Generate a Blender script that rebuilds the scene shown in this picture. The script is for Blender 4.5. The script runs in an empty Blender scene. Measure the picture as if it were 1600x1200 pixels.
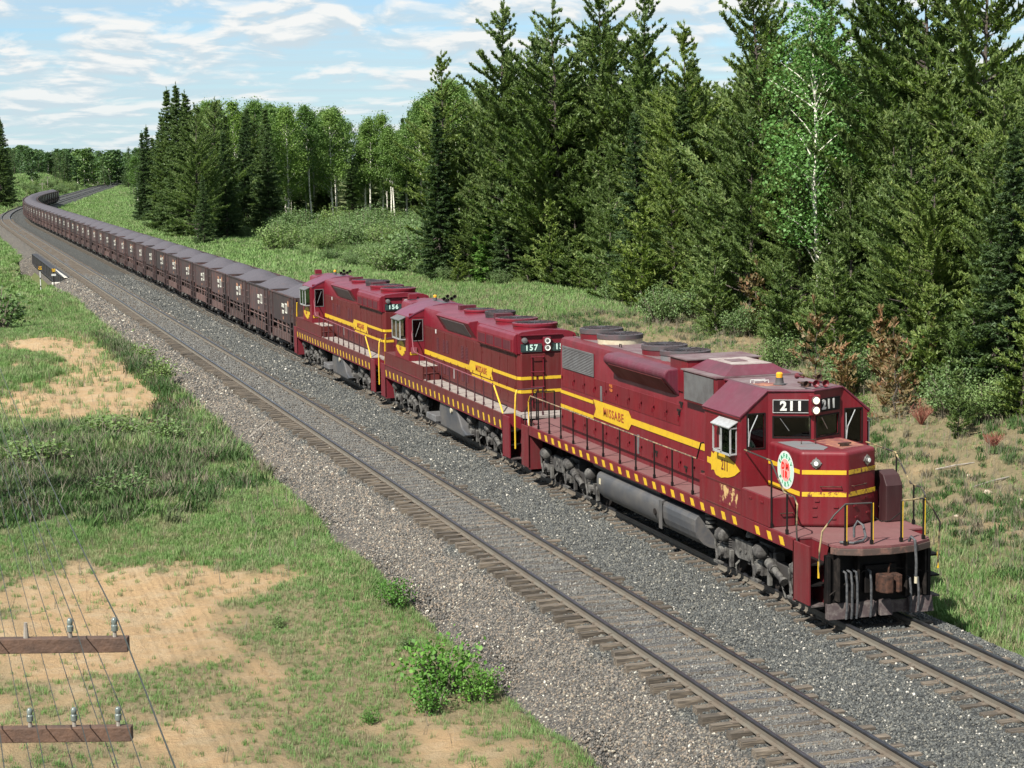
import bpy, bmesh, math, random
import numpy as np
from mathutils import Vector, Matrix, Euler
random.seed(7); rng = np.random.default_rng(7)
sc = bpy.context.scene
COL = sc.collection
PI = math.pi

# ------------------------------------------------------------------ camera
def make_camera():
    yaw, pit, rol = (math.radians(a) for a in (17.029, 6.762, -0.918))
    f = Vector((math.sin(yaw)*math.cos(pit), math.cos(yaw)*math.cos(pit), -math.sin(pit)))
    r = Vector((math.cos(yaw), -math.sin(yaw), 0)); u = r.cross(f)
    r2 = r*math.cos(rol)+u*math.sin(rol); u2 = -r*math.sin(rol)+u*math.cos(rol)
    cd = bpy.data.cameras.new('camera'); cd.sensor_width = 36; cd.lens = 2991.6*36/1600
    cd.clip_start = .1; cd.clip_end = 12000
    o = bpy.data.objects.new('camera', cd); COL.objects.link(o)
    m = Matrix((r2, u2, -f)).transposed().to_4x4(); m.translation = (-18.738, -34.924, 9.742)
    o.matrix_world = m; sc.camera = o
make_camera()

# ------------------------------------------------------------------ light
SUN_EL, SUN_AZ = math.radians(47), math.atan2(-.80, -.60)      # azimuth from +Y towards +X
sd = Vector((math.sin(SUN_AZ)*math.cos(SUN_EL), math.cos(SUN_AZ)*math.cos(SUN_EL), math.sin(SUN_EL)))
ld = bpy.data.lights.new('sun', 'SUN'); ld.energy = 5.0; ld.angle = math.radians(.5); ld.color = (1, .955, .88)
lo = bpy.data.objects.new('sun', ld); COL.objects.link(lo)
lo.rotation_euler = (-sd).to_track_quat('-Z', 'Y').to_euler()
sc.view_settings.view_transform = 'Standard'; sc.view_settings.look = 'None'
sc.view_settings.exposure = 1.12; sc.view_settings.gamma = 1
sc.cycles.max_bounces = 6; sc.cycles.transparent_max_bounces = 8; sc.cycles.diffuse_bounces = 3

class NT:
    """small node-tree helper"""
    def __init__(s, t): s.t = t; s.n = t.nodes; s.l = t.links
    def new(s, typ, ins=None, **kw):
        n = s.n.new(typ)
        for k, v in kw.items(): setattr(n, k, v)
        for k, v in (ins or {}).items():
            if isinstance(v, bpy.types.NodeSocket): s.l.new(v, n.inputs[k])
            else: n.inputs[k].default_value = v
        return n
    def math(s, op, a, b=None, clamp=False):
        d = {0: a}
        if b is not None: d[1] = b
        return s.new('ShaderNodeMath', d, operation=op, use_clamp=clamp).outputs[0]
    def mix(s, f, a, b, bt='MIX'):
        n = s.new('ShaderNodeMix', data_type='RGBA', blend_type=bt)
        for i, v in ((0, f), (6, a), (7, b)):
            if isinstance(v, bpy.types.NodeSocket): s.l.new(v, n.inputs[i])
            else: n.inputs[i].default_value = (*v, 1) if isinstance(v, tuple) and len(v) == 3 else v
        return n.outputs[2]
    def ramp(s, f, stops, interp='LINEAR'):
        n = s.new('ShaderNodeValToRGB', {0: f}); e = n.color_ramp; e.interpolation = interp
        while len(e.elements) < len(stops): e.elements.new(.5)
        for el, (p, c) in zip(e.elements, stops):
            el.position = p; el.color = (*c, 1) if isinstance(c, tuple) else (c, c, c, 1)
        return n.outputs[0]
    def mrange(s, v, a, b, c=0., d=1.):
        return s.new('ShaderNodeMapRange', {0: v, 1: a, 2: b, 3: c, 4: d}).outputs[0]
    def noise(s, vec, scale, detail=4, rough=.55, out=0, dist=0.):
        return s.new('ShaderNodeTexNoise', {'Vector': vec, 'Scale': scale, 'Detail': detail, 'Roughness': rough, 'Distortion': dist}).outputs[out]

def make_world():
    w = bpy.data.worlds.new('World'); sc.world = w; w.use_nodes = True
    w.node_tree.nodes.clear(); N = NT(w.node_tree)
    sky = N.new('ShaderNodeTexSky', sky_type='NISHITA', sun_disc=False, sun_elevation=SUN_EL,
                sun_rotation=SUN_AZ, altitude=400, air_density=1.0, dust_density=.25, ozone_density=1.6)
    tc = N.new('ShaderNodeTexCoord').outputs['Generated']
    sp = N.new('ShaderNodeSeparateXYZ', {0: tc})
    x, y, z = sp.outputs
    zc = N.math('MAXIMUM', z, 0.)
    hr = N.math('SQRT', N.math('ADD', N.math('MULTIPLY', x, x), N.math('MULTIPLY', y, y)))
    hr = N.math('MAXIMUM', hr, .02)
    v = N.math('LOGARITHM', N.math('ADD', zc, .03), math.e)
    def coord(dv, sh, sv):
        return N.new('ShaderNodeCombineXYZ', {0: N.math('MULTIPLY', N.math('DIVIDE', x, hr), sh),
                                              1: N.math('MULTIPLY', N.math('DIVIDE', y, hr), sh),
                                              2: N.math('MULTIPLY', N.math('ADD', v, dv), sv)}).outputs[0]
    def dens(dv):
        a = N.noise(coord(dv, 24, 8.), 1., 8, .55, dist=.45)
        b = N.noise(coord(dv, 7, 3.5), 1., 2, .5)
        return N.math('ADD', N.math('MULTIPLY', a, .68), N.math('MULTIPLY', b, .32))
    d0, d1 = dens(0.), dens(.045)
    cover = N.mrange(d0, .445, .55)
    bright = N.mrange(N.math('SUBTRACT', d0, d1), -.035, .045)
    ccol = N.mix(bright, (.66, .77, .85), (1.0, 1.0, .99))
    ccol = N.mix(1., ccol, (6.9, 6.95, 6.9), 'MULTIPLY')
    veil = N.mrange(N.noise(coord(0, 5, 16), 1., 6, .6), .36, .60)
    base = N.mix(1., sky.outputs[0], SKYTINT, 'MULTIPLY')
    base = N.mix(N.mrange(zc, .0, .09, .75, 0.), base, (4.1, 5.6, 6.3))
    base = N.mix(N.math('MULTIPLY', veil, .62), base, (4.3, 5.3, 5.9))
    low = N.mrange(zc, 0., .05, .60, .97)
    col = N.mix(N.math('MULTIPLY', cover, low), base, ccol)
    bg = N.new('ShaderNodeBackground', {0: col, 1: .0625})
    out = N.new('ShaderNodeOutputWorld', {0: bg.outputs[0]})
SKYTINT = (.62, .80, 1.0)
make_world()

# ------------------------------------------------------------------ object helpers
def link(o): COL.objects.link(o); return o
def tag(o, label=None, cat=None, group=None, kind=None):
    for k, v in (('label', label), ('category', cat), ('group', group), ('kind', kind)):
        if v: o[k] = v
    return o
def thing(name, label, cat, loc=(0, 0, 0), rz=0., group=None):
    o = bpy.data.objects.new(name, None); o.location = loc; o.rotation_euler = (0, 0, rz); o.empty_display_size = .3
    return tag(link(o), label, cat, group)
def from_mesh(name, me, parent=None, loc=None):
    o = bpy.data.objects.new(name, me); link(o)
    if parent: o.parent = parent
    if loc is not None: o.location = loc
    return o
def copy_tree(o, parent=None):
    c = o.copy(); link(c)
    if parent: c.parent = parent; c.matrix_parent_inverse = o.matrix_parent_inverse.copy()
    for ch in list(o.children): copy_tree(ch, c)
    return c

SMALL = set('walkway_seam door_latch lid_latch door_handle lifting_eye sill_rib grab_iron door_linkage brake_rigging sand_pipe pilot_brace end_post hood_ladder shutter_frame exhaust_stack truck_spring cab_fittings sill_moulding box_moulding drip_rail roof_grab_iron'.split())
class MB:
    def __init__(s): s.v = []; s.f = []
    def add(s, vs, fs):
        n = len(s.v); s.v += [tuple(p) for p in vs]; s.f += [tuple(i+n for i in f) for f in fs]; return s
    def box(s, x0, x1, y0, y1, z0, z1):
        return s.add([(x0,y0,z0),(x1,y0,z0),(x1,y1,z0),(x0,y1,z0),(x0,y0,z1),(x1,y0,z1),(x1,y1,z1),(x0,y1,z1)],
                     [(0,3,2,1),(4,5,6,7),(0,1,5,4),(1,2,6,5),(2,3,7,6),(3,0,4,7)])
    def bx(s, c, d, m=None):
        a, b, e = (k/2 for k in d)
        vs = [Vector((i*a, j*b, k*e)) for k in (-1, 1) for i, j in ((-1,-1),(1,-1),(1,1),(-1,1))]
        if m is not None: vs = [m @ p for p in vs]
        c = Vector(c)
        return s.add([p+c for p in vs], [(0,3,2,1),(4,5,6,7),(0,1,5,4),(1,2,6,5),(2,3,7,6),(3,0,4,7)])
    def prism(s, prof, a, b, axis='y', prof2=None):
        n = len(prof); p2 = prof2 or prof
        def mk(p, t):
            return (p[0], t, p[1]) if axis == 'y' else (t, p[0], p[1]) if axis == 'x' else (p[0], p[1], t)
        return s.add([mk(p, a) for p in prof]+[mk(p, b) for p in p2],
                     [tuple(range(n))[::-1], tuple(range(n, 2*n))]+[(i, (i+1) % n, n+(i+1) % n, n+i) for i in range(n)])
    def cyl(s, p0, p1, r0, r1=None, n=12, caps=True):
        r1 = r0 if r1 is None else r1
        p0, p1 = Vector(p0), Vector(p1); d = (p1-p0).normalized()
        a = d.orthogonal().normalized(); b = d.cross(a); vs = []
        for p, r in ((p0, r0), (p1, r1)):
            for i in range(n):
                t = 2*PI*i/n; vs.append(p+(a*math.cos(t)+b*math.sin(t))*r)
        fs = [(i, (i+1) % n, n+(i+1) % n, n+i) for i in range(n)]
        if caps: fs += [tuple(range(n))[::-1], tuple(range(n, 2*n))]
        return s.add(vs, fs)
    def tube(s, pts, r, n=6):
        pts = [Vector(p) for p in pts]; rs = r if isinstance(r, (list, tuple)) else [r]*len(pts)
        prev = None; vs = []
        for i, p in enumerate(pts):
            d = (pts[min(i+1, len(pts)-1)]-pts[max(i-1, 0)]).normalized()
            a = d.orthogonal().normalized() if prev is None else (prev-d*prev.dot(d)).normalized()
            prev = a; b = d.cross(a)
            for k in range(n):
                t = 2*PI*k/n; vs.append(p+(a*math.cos(t)+b*math.sin(t))*rs[i])
        m = len(pts); fs = [(i*n+k, i*n+(k+1) % n, (i+1)*n+(k+1) % n, (i+1)*n+k) for i in range(m-1) for k in range(n)]
        fs += [tuple(range(n))[::-1], tuple(range((m-1)*n, m*n))]
        return s.add(vs, fs)
    def lathe(s, c, prof, n=16, axis='z'):
        """prof: [(r, h)] about axis through c"""
        vs = []
        for r, h in prof:
            for k in range(n):
                t = 2*PI*k/n; a, b = r*math.cos(t), r*math.sin(t)
                p = (a, b, h) if axis == 'z' else (h, a, b) if axis == 'x' else (a, h, b)
                vs.append((c[0]+p[0], c[1]+p[1], c[2]+p[2]))
        m = len(prof)
        fs = [(i*n+k, i*n+(k+1) % n, (i+1)*n+(k+1) % n, (i+1)*n+k) for i in range(m-1) for k in range(n)]
        fs += [tuple(range(n))[::-1], tuple(range((m-1)*n, m*n))]
        return s.add(vs, fs)
    def quad(s, *p): return s.add(p, [tuple(range(len(p)))])
    def build(s, name, mat, parent=None, smooth=False, bevel=0., seg=2, normals=True, **tags):
        me = bpy.data.meshes.new(name); me.from_pydata(s.v, [], s.f)
        if normals:
            bm = bmesh.new(); bm.from_mesh(me); bmesh.ops.recalc_face_normals(bm, faces=bm.faces); bm.to_mesh(me); bm.free()
        if mat: me.materials.append(mat)
        if smooth:
            me.polygons.foreach_set('use_smooth', [True]*len(me.polygons))
            me.set_sharp_from_angle(angle=math.radians(38))
        o = from_mesh(name, me, parent)
        if bevel:
            b = o.modifiers.new('bevel', 'BEVEL'); b.width = bevel; b.segments = seg; b.limit_method = 'ANGLE'; b.angle_limit = math.radians(35)
        if name in SMALL: o['kind'] = 'stuff'
        tag(o, **tags)
        return o

def np_mesh(name, V, F, mat, smooth=False):
    """V (n,3), F (m,k) all the same k"""
    me = bpy.data.meshes.new(name); V = np.asarray(V, np.float32); F = np.asarray(F, np.int32)
    k = F.shape[1]
    me.vertices.add(len(V)); me.vertices.foreach_set('co', V.ravel())
    me.loops.add(F.size); me.loops.foreach_set('vertex_index', F.ravel())
    me.polygons.add(len(F)); me.polygons.foreach_set('loop_start', np.arange(0, F.size, k, dtype=np.int32))
    me.update(calc_edges=True)
    if smooth: me.polygons.foreach_set('use_smooth', np.ones(len(F), bool))
    if mat: me.materials.append(mat)
    return me

_tc = {}
def text_mesh(body, size, ext=.004, bold=0., space=1.):
    k = (body, size, ext, bold, space)
    if k in _tc: return _tc[k]
    cu = bpy.data.curves.new('lettering', 'FONT'); cu.body = body; cu.size = size; cu.extrude = ext; cu.offset = bold
    cu.align_x = 'CENTER'; cu.align_y = 'CENTER'; cu.space_character = space; cu.resolution_u = 3
    o = bpy.data.objects.new('lettering', cu); link(o)
    dg = bpy.context.evaluated_depsgraph_get()
    me = bpy.data.meshes.new_from_object(o.evaluated_get(dg)); bpy.data.objects.remove(o); bpy.data.curves.remove(cu)
    _tc[k] = me; return me
def text(name, body, size, mat, parent, loc, right, up, ext=.004, bold=0., sx=1., space=1., sy=1.):
    me = text_mesh(body, size, ext, bold, space).copy(); me.materials.clear(); me.materials.append(mat)
    r, u = Vector(right).normalized(), Vector(up).normalized(); n = r.cross(u)
    m = Matrix((r*sx, u*sy, n)).transposed().to_4x4(); m.translation = loc
    me.transform(m)
    return from_mesh(name, me, parent)

# ------------------------------------------------------------------ materials
def new_mat(name):
    m = bpy.data.materials.new(name); m.use_nodes = True; m.node_tree.nodes.clear(); N = NT(m.node_tree)
    b = N.new('ShaderNodeBsdfPrincipled'); o = N.new('ShaderNodeOutputMaterial', {0: b.outputs[0]})
    return m, N, b
KA = .80
def dim(c, k=KA): return tuple(v*k for v in c)
def simple(name, col, rough=.6, metal=0., col2=None, scale=3., thr=(.4, .7), bump=0., bscale=40., rand=0., spec=None):
    col = dim(col); col2 = dim(col2) if col2 else None
    m, N, b = new_mat(name); tc = N.new('ShaderNodeTexCoord').outputs['Object']
    c = N.new('ShaderNodeRGB').outputs[0]; c.default_value = (*col, 1)
    if col2: c = N.mix(N.mrange(N.noise(tc, scale, 6, .65), *thr), col, col2)
    if rand:
        r = N.new('ShaderNodeObjectInfo').outputs['Random']
        c = N.mix(1., c, N.ramp(r, [(0, 1-rand), (1, 1+rand)]), 'MULTIPLY')
    N.l.new(c, b.inputs['Base Color'])
    b.inputs['Roughness'].default_value = rough; b.inputs['Metallic'].default_value = metal
    if spec is not None: b.inputs['Specular IOR Level'].default_value = spec
    if bump:
        bp = N.new('ShaderNodeBump', {'Height': N.noise(tc, bscale, 4), 'Strength': bump, 'Distance': .02})
        N.l.new(bp.outputs[0], b.inputs['Normal'])
    return m

def paint(name, col, dust=(.20, .12, .10), dirt=(.10, .045, .03), amt=.5, rough=.42, streak=1.):
    """weathered enamel: dust that has settled on upward faces, vertical dirt streaks, mottled fading"""
    col, dust, dirt = dim(col, .88), dim(dust, .72), dim(dirt)
    m, N, b = new_mat(name); tc = N.new('ShaderNodeTexCoord').outputs['Object']
    mp = N.new('ShaderNodeMapping', {0: tc, 3: (3.2, 3.2, .25)}).outputs[0]
    st = N.mrange(N.noise(mp, 2.4, 7, .7), .47, .72)
    mot = N.noise(tc, 1.1, 6, .62)
    fine = N.noise(tc, 19., 5, .7)
    nz = N.new('ShaderNodeSeparateXYZ', {0: N.new('ShaderNodeNewGeometry').outputs['Normal']}).outputs[2]
    up = N.mrange(nz, .35, .95)
    c = N.mix(N.mrange(mot, .35, .68, 0., .6*amt), col, dirt)
    c = N.mix(N.math('MULTIPLY', st, .75*amt*streak), c, dust)
    c = N.mix(N.math('MULTIPLY', up, N.mrange(mot, .2, .75, .25, .9)), c, dust)
    c = N.mix(N.mrange(fine, .45, .75, 0., .25*amt), c, dirt)
    oz = N.new('ShaderNodeSeparateXYZ', {0: tc}).outputs[2]
    grime = N.math('MULTIPLY', N.mrange(oz, 2.5, 1.2, 0., .75), N.mrange(N.noise(mp, 1.7, 6, .7), .35, .68))
    c = N.mix(N.math('MULTIPLY', grime, min(1., amt)), c, (.075, .040, .036))
    soot = N.math('MULTIPLY', N.mrange(oz, 4.0, 4.7, 0., .55), N.mrange(mot, .42, .66))
    c = N.mix(soot, c, (.035, .018, .022))
    N.l.new(c, b.inputs['Base Color'])
    N.l.new(N.mrange(mot, .2, .8, rough, rough+.3), b.inputs['Roughness'])
    b.inputs['Specular IOR Level'].default_value = .32
    bp = N.new('ShaderNodeBump', {'Height': N.noise(tc, 3.5, 2), 'Strength': .12, 'Distance': .03})
    N.l.new(bp.outputs[0], b.inputs['Normal'])
    return m

M = {}
MAR = (.140, .0048, .0115)
M['maroon'] = paint('maroon_paint', MAR, dust=(.16, .036, .042), dirt=(.045, .005, .005), amt=.7, rough=.34)
M['maroon_roof'] = paint('maroon_roof_sky_cast', (0.1025, 0.01148, 0.02624), dust=(0.1558, 0.0615, 0.082), dirt=(0.0656, 0.0123, 0.0205), amt=.8, rough=.4)  # purple cast of dust and sky reflection mixed into the roof colour
M['maroon_rust'] = paint('maroon_rusty_paint', (0.0902, 0.00615, 0.0082), dust=(0.123, 0.0328, 0.0328), dirt=(0.0697, 0.01312, 0.00738), amt=1.0)
M['deck'] = paint('walkway_paint', (0.1558, 0.0492, 0.0533), dust=(0.205, 0.1025, 0.0984), dirt=(0.0984, 0.0287, 0.0287), amt=.8, rough=.6)
M['deck_pale'] = paint('worn_walkway', (0.2808, 0.2496, 0.2262), dust=(0.3276, 0.3042, 0.273), dirt=(0.234, 0.156, 0.1404), amt=.8, rough=.7)
M['yellow'] = simple('yellow_paint', (0.5616, 0.3588, 0.01404), .5, 0, (0.429, 0.2496, 0.0234), 7, (.5, .75))
M['yellow_worn'] = simple('worn_yellow_paint', (0.546, 0.351, 0.0156), .55, 0, (0.1248, 0.0234, 0.0156), 9, (.50, .60))
M['white'] = simple('white_paint', (0.6084, 0.6162, 0.5928), .5, 0, (0.468, 0.468, 0.429), 12)
M['green'] = simple('green_paint', (.03, .22, .11), .5)
M['red'] = simple('red_paint', (.62, .02, .015), .5)
M['black'] = simple('black_paint', (.006, .006, .006), .6, 0, (.016, .012, .011), 5, spec=.15)
M['dark'] = simple('dark_underframe', (.012, .010, .009), .85, 0, (.035, .028, .024), 6, (.45, .7), spec=.15)
M['grime'] = simple('grime_with_highlights', (.125, .12, .108), .75, 0, (.030, .027, .025), 4, (.40, .58), bump=.3, bscale=25)  # road grime; its light grey patches also paint the lit highlights
M['tank'] = simple('dusty_tank_paint', (.052, .055, .062), .55, 0, (.11, .10, .09), 1.6, (.38, .75), bump=.15, bscale=6)
M['steel'] = simple('bare_steel', (.42, .42, .41), .35, .8, (.25, .24, .22), 8)
M['silver'] = simple('aluminium_frame', (0.5148, 0.5304, 0.5304), .38, .35, (0.351, 0.3588, 0.351), 9)
M['rust'] = simple('rusty_casting', (.085, .040, .026), .85, 0, (.025, .016, .013), 11, (.35, .65), bump=.3, bscale=30, spec=.2)
M['lip'] = simple('worn_anticlimber', (.06, .038, .030), .75, 0, (.15, .075, .055), 6, (.5, .7))
M['hose'] = simple('grey_rubber_hose', (.035, .038, .043), .6, 0, (.11, .11, .11), 14)
M['footboard'] = simple('scuffed_plow_steel', (.05, .034, .034), .75, 0, (.13, .11, .10), 7, (.45, .68))
M['grille'] = simple('radiator_grille', (0.156, 0.156, 0.156), .6, .2, (0.1014, 0.0936, 0.0936), 3)
M['fan'] = simple('fan_grille', (.035, .033, .036), .5, .3, (.09, .06, .06), 4)
M['rooftop'] = simple('dusty_rooftop', (0.1716, 0.1326, 0.1326), .7, 0, (0.1014, 0.039, 0.0468), 1.5, (.35, .7), bump=.2, bscale=12)
M['cream'] = simple('cream_primer', (0.4836, 0.4368, 0.312), .6, 0, (0.351, 0.2808, 0.195), 5)
M['orange'] = simple('orange_patch', (.38, .17, .09), .7, 0, (.16, .05, .05), 4, (.35, .6))
M['greytop'] = simple('grey_nonslip', (0.1326, 0.1365, 0.1404), .85, 0, (0.1716, 0.0936, 0.0936), 3, (.5, .75))
M['amber'] = simple('amber_lens', (.75, .33, .02), .3)
M['skin'] = simple('skin', (.55, .30, .22), .6)
M['shirt'] = simple('light_shirt', (.45, .47, .5), .8)
M['hair'] = simple('dark_hair', (.03, .02, .015), .8)
def glass():
    m, N, b = new_mat('cab_glass')
    b.inputs['Base Color'].default_value = (.45, .5, .48, 1); b.inputs['Roughness'].default_value = .03
    g = N.new('ShaderNodeBsdfGlossy', {0: (.9, .95, 1, 1), 1: .02}); t = N.new('ShaderNodeBsdfTransparent', {0: (.13, .145, .14, 1)})
    fr = N.new('ShaderNodeFresnel', {0: 1.5}).outputs[0]
    mx = N.new('ShaderNodeMixShader', {0: N.math('MULTIPLY', fr, .7), 1: t.outputs[0], 2: g.outputs[0]})
    o = [n for n in N.n if n.type == 'OUTPUT_MATERIAL'][0]; N.l.new(mx.outputs[0], o.inputs[0]); return m
M['glass'] = glass()
def lamp(name, col, s):
    m, N, b = new_mat(name); b.inputs['Base Color'].default_value = (*col, 1)
    b.inputs['Emission Color'].default_value = (*col, 1); b.inputs['Emission Strength'].default_value = s; return m
M['lamp'] = lamp('lit_headlight', (1, .80, .5), 1.0)
M['lamp_off'] = lamp('headlight_lens', (.75, .76, .72), .0)
M['marker'] = lamp('lit_marker', (1, .35, .08), 1.6)

# ------------------------------------------------------------------ track centre line
S0, RAD, ANG = 285., 1170., .13
S1 = S0+RAD*ANG
TS = 4.65                                                     # spacing of the two tracks
def at(s, u, z=0.):
    """point at distance s along the train's track, u metres to the right of it"""
    if s < S0: return Vector((u, s, z))
    if s < S1:
        a = (s-S0)/RAD; return Vector((RAD-(RAD-u)*math.cos(a), S0+(RAD-u)*math.sin(a), z))
    a = ANG; p = at(S1-1e-9, u, z); d = s-S1
    return Vector((p.x+math.sin(a)*d, p.y+math.cos(a)*d, z))
def heading(s): return 0. if s < S0 else -min((s-S0)/RAD, ANG)       # rotation about z
def at_np(s, u):
    a = np.clip((s-S0)/RAD, 0, ANG); d = np.maximum(s-S1, 0)
    x = RAD-(RAD-u)*np.cos(a)+np.sin(ANG)*d; y = np.where(s < S0, s, S0+(RAD-u)*np.sin(a)+np.cos(ANG)*d)
    return x, y
def us_np(x, y):
    x = np.asarray(x, float); y = np.asarray(y, float)
    a = np.arctan2(y-S0, RAD-x); rr = np.hypot(y-S0, RAD-x)
    s = np.where(y < S0, y, S0+RAD*a); u = np.where(y < S0, x, RAD-rr)
    p = at(S1, 0); dx, dy = x-p.x, y-p.y
    s2 = S1+dx*math.sin(ANG)+dy*math.cos(ANG); u2 = dx*math.cos(ANG)-dy*math.sin(ANG)
    far = (y > S0) & (a > ANG)
    return np.where(far, u2, u), np.where(far, s2, s)

def _h(ix, iy, seed):
    n = (ix.astype(np.int64)*374761393+iy.astype(np.int64)*668265263+seed*974711) & 0x7fffffff
    n = ((n ^ (n >> 13))*1274126177) & 0x7fffffff
    return ((n ^ (n >> 16)) & 0xffff)/65535.
def vnoise(x, y, seed=0):
    ix, iy = np.floor(x), np.floor(y); fx, fy = x-ix, y-iy
    fx = fx*fx*(3-2*fx); fy = fy*fy*(3-2*fy)
    a = _h(ix, iy, seed)*(1-fx)+_h(ix+1, iy, seed)*fx; b = _h(ix, iy+1, seed)*(1-fx)+_h(ix+1, iy+1, seed)*fx
    return a*(1-fy)+b*fy
def fbm(x, y, seed=0, oct=4):
    t = 0; a = .5; n = 0
    for i in range(oct): t = t+a*vnoise(x*2**i, y*2**i, seed+i*17); n += a; a *= .5
    return t/n
def sstep(a, b, x):
    t = np.clip((x-a)/(b-a), 0, 1); return t*t*(3-2*t)

def ground_z(x, y):
    u, s = us_np(x, y)
    bump = (fbm(x*.22, y*.22, 3)-.5)*.55+(fbm(x*1.1, y*1.1, 5, 2)-.5)*.12
    z = -1.02+bump
    # right side: rough rising bank, flat marsh further on
    z = z+sstep(4, 11, u)*.35*(1-sstep(110, 150, s))+sstep(9, 22, u)*.9*(1-sstep(60, 110, s))+sstep(5, 9, u)*(1-sstep(60, 110, s))*(fbm(x*.33, y*.2, 14)-.5)*1.3
    z = z-sstep(6, 14, u)*sstep(125, 160, s)*(1-sstep(300, 360, s))*.35
    # left: sandy knoll, then the ground falls to a wet hollow by the bridge
    z = z+.75*np.exp(-(((u+13)/6.5)**2+((s-66)/17)**2))+sstep(9, 12, -u)*(1-sstep(110, 140, s))*(fbm(x*.16, y*.10, 13)-.5)*1.0
    L = sstep(7.6, 10.5, -u)
    z = z-L*sstep(92, 112, s)*(1-sstep(215, 260, s))*1.1
    z = z-sstep(6.5, 9, -u)*np.exp(-(((s-163)/20)**4))*1.7
    z = z+1.0*np.exp(-(((u+12.3)/3.2)**2+((s-128-2.4*(u+12))/9)**2))*L
    z = z+sstep(9, 24, -u)*sstep(300, 430, s)*(1-sstep(900, 1100, s))*6.5
    z = z+sstep(300, 900, np.abs(u)+s*.2)*4*fbm(x*.003, y*.003, 9)
    # bed of the tracks lies under the ballast
    k = sstep(-8.0, -7.4, u)*(1-sstep(2.9, 3.5, u)); br = ((s > 141) & (s < 191) & (u < -6.5) & (u > -8.8)); z = np.where(br, np.minimum(z, -2.9), z)
    k = np.where(br, 0, k)
    return z*(1-k)+(-1.45)*k

def masks(x, y):
    """bare sand, lushness"""
    u, s = us_np(x, y)
    n = fbm(x*.5, y*.28, 21); n2 = fbm(x*1.6, y*1.1, 31, 3); n3 = fbm(x*.16, y*.1, 41)
    def blob(cu, cs, ru, rs): return np.exp(-(((u-cu)/ru)**2+((s-cs)/rs)**2))
    sand = 1.9*blob(-9.7, 62, 2.3, 15)+1.7*blob(-12.6, 51, 3.8, 5.5)+1.5*blob(-10.8, 78, 3.3, 7)+.95*blob(-15.2, 13.5, 2.3, 5.)+.7*blob(-13.4, 8.5, 1.5, 4.5)
    sand += .5*blob(-17.5, 4, 2.2, 4)+.65*blob(-12.4, 24.5, .9, 2)+.2*blob(-17, 0, 2.5, 3)
    sand = sand+(n-.5)*1.5+(n2-.5)*.8
    sand = sand+.34*sstep(28, 8, s)*(u < 0)*sstep(7.6, 10.5, -u)-.25*sstep(8.2, 7.4, -u)*(u < 0)
    right = (u > 0)*sstep(190, 120, s)
    sand = sand+right*(.14-.30*sstep(7, 4, u)+.25*(n3-.5))
    sand = np.where(u > 0, sand*(1-sstep(120, 160, s)), sand*(1-sstep(95, 120, s)))
    lush = .35+.9*blob(-14, 33, 6, 7)+.8*blob(-9, 30, 2.5, 9)+.75*sstep(8.9, 7.6, -u)*(u < 0)*sstep(10, 40, s)+sstep(90, 105, s)*.9*(u < 0)+.7*blob(-8.6, 78, 1.6, 12)
    lush -= .35*(u < 0)*sstep(20, 6, s)
    lush -= .45*(u > 7.5)*sstep(75, 55, s)*sstep(7.5, 10, u)
    lush += .55*blob(5, 6, 3, 8)+(u > 0)*sstep(120, 160, s)*.8+(n3-.5)*.9+(n-.5)*.5
    return np.clip(sand, 0, 1.3), np.clip(lush, 0, 1.4)

# ------------------------------------------------------------------ ground materials
def ground_mat():
    m, N, b = new_mat('meadow_soil'); tc = N.new('ShaderNodeTexCoord').outputs['Object']
    sand = N.new('ShaderNodeAttribute', attribute_name='sand').outputs['Fac']
    lush = N.new('ShaderNodeAttribute', attribute_name='lush').outputs['Fac']
    f1 = N.noise(tc, 6., 8, .7); f2 = N.noise(tc, 1.3, 5, .6); f3 = N.noise(tc, 45., 3, .6)
    g = N.mix(N.mrange(f1, .3, .7), (.06, .085, .028), (.13, .15, .06))
    g = N.mix(N.math('MULTIPLY', N.mrange(f2, .4, .65), .5), g, (.14, .13, .065))
    sd_ = N.mix(N.mrange(f1, .3, .75), (.44, .30, .16), (.31, .215, .125))
    sd_ = N.mix(N.mrange(f2, .45, .7, 0., .6), sd_, (.44, .36, .24))
    sd_ = N.mix(N.mrange(f3, .55, .75, 0., .5), sd_, (.22, .15, .09))
    k = N.mrange(N.math('ADD', N.math('ADD', sand, N.math('MULTIPLY', N.math('SUBTRACT', f1, .5), .9)), N.math('MULTIPLY', N.math('SUBTRACT', f3, .5), .5)), .30, .80)
    dry = N.mix(N.mrange(f1, .35, .7), (.23, .185, .11), (.15, .135, .075))
    g = N.mix(N.mrange(lush, .2, .6), dry, g)
    N.l.new(N.mix(1., N.mix(k, g, sd_), (.84, .84, .84), 'MULTIPLY'), b.inputs['Base Color']); b.inputs['Roughness'].default_value = .95
    b.inputs['Specular IOR Level'].default_value = .1
    bp = N.new('ShaderNodeBump', {'Height': N.math('ADD', f1, N.math('MULTIPLY', f3, .3)), 'Strength': .9, 'Distance': .12})
    N.l.new(bp.outputs[0], b.inputs['Normal'])
    return m
M['ground'] = ground_mat()

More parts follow.
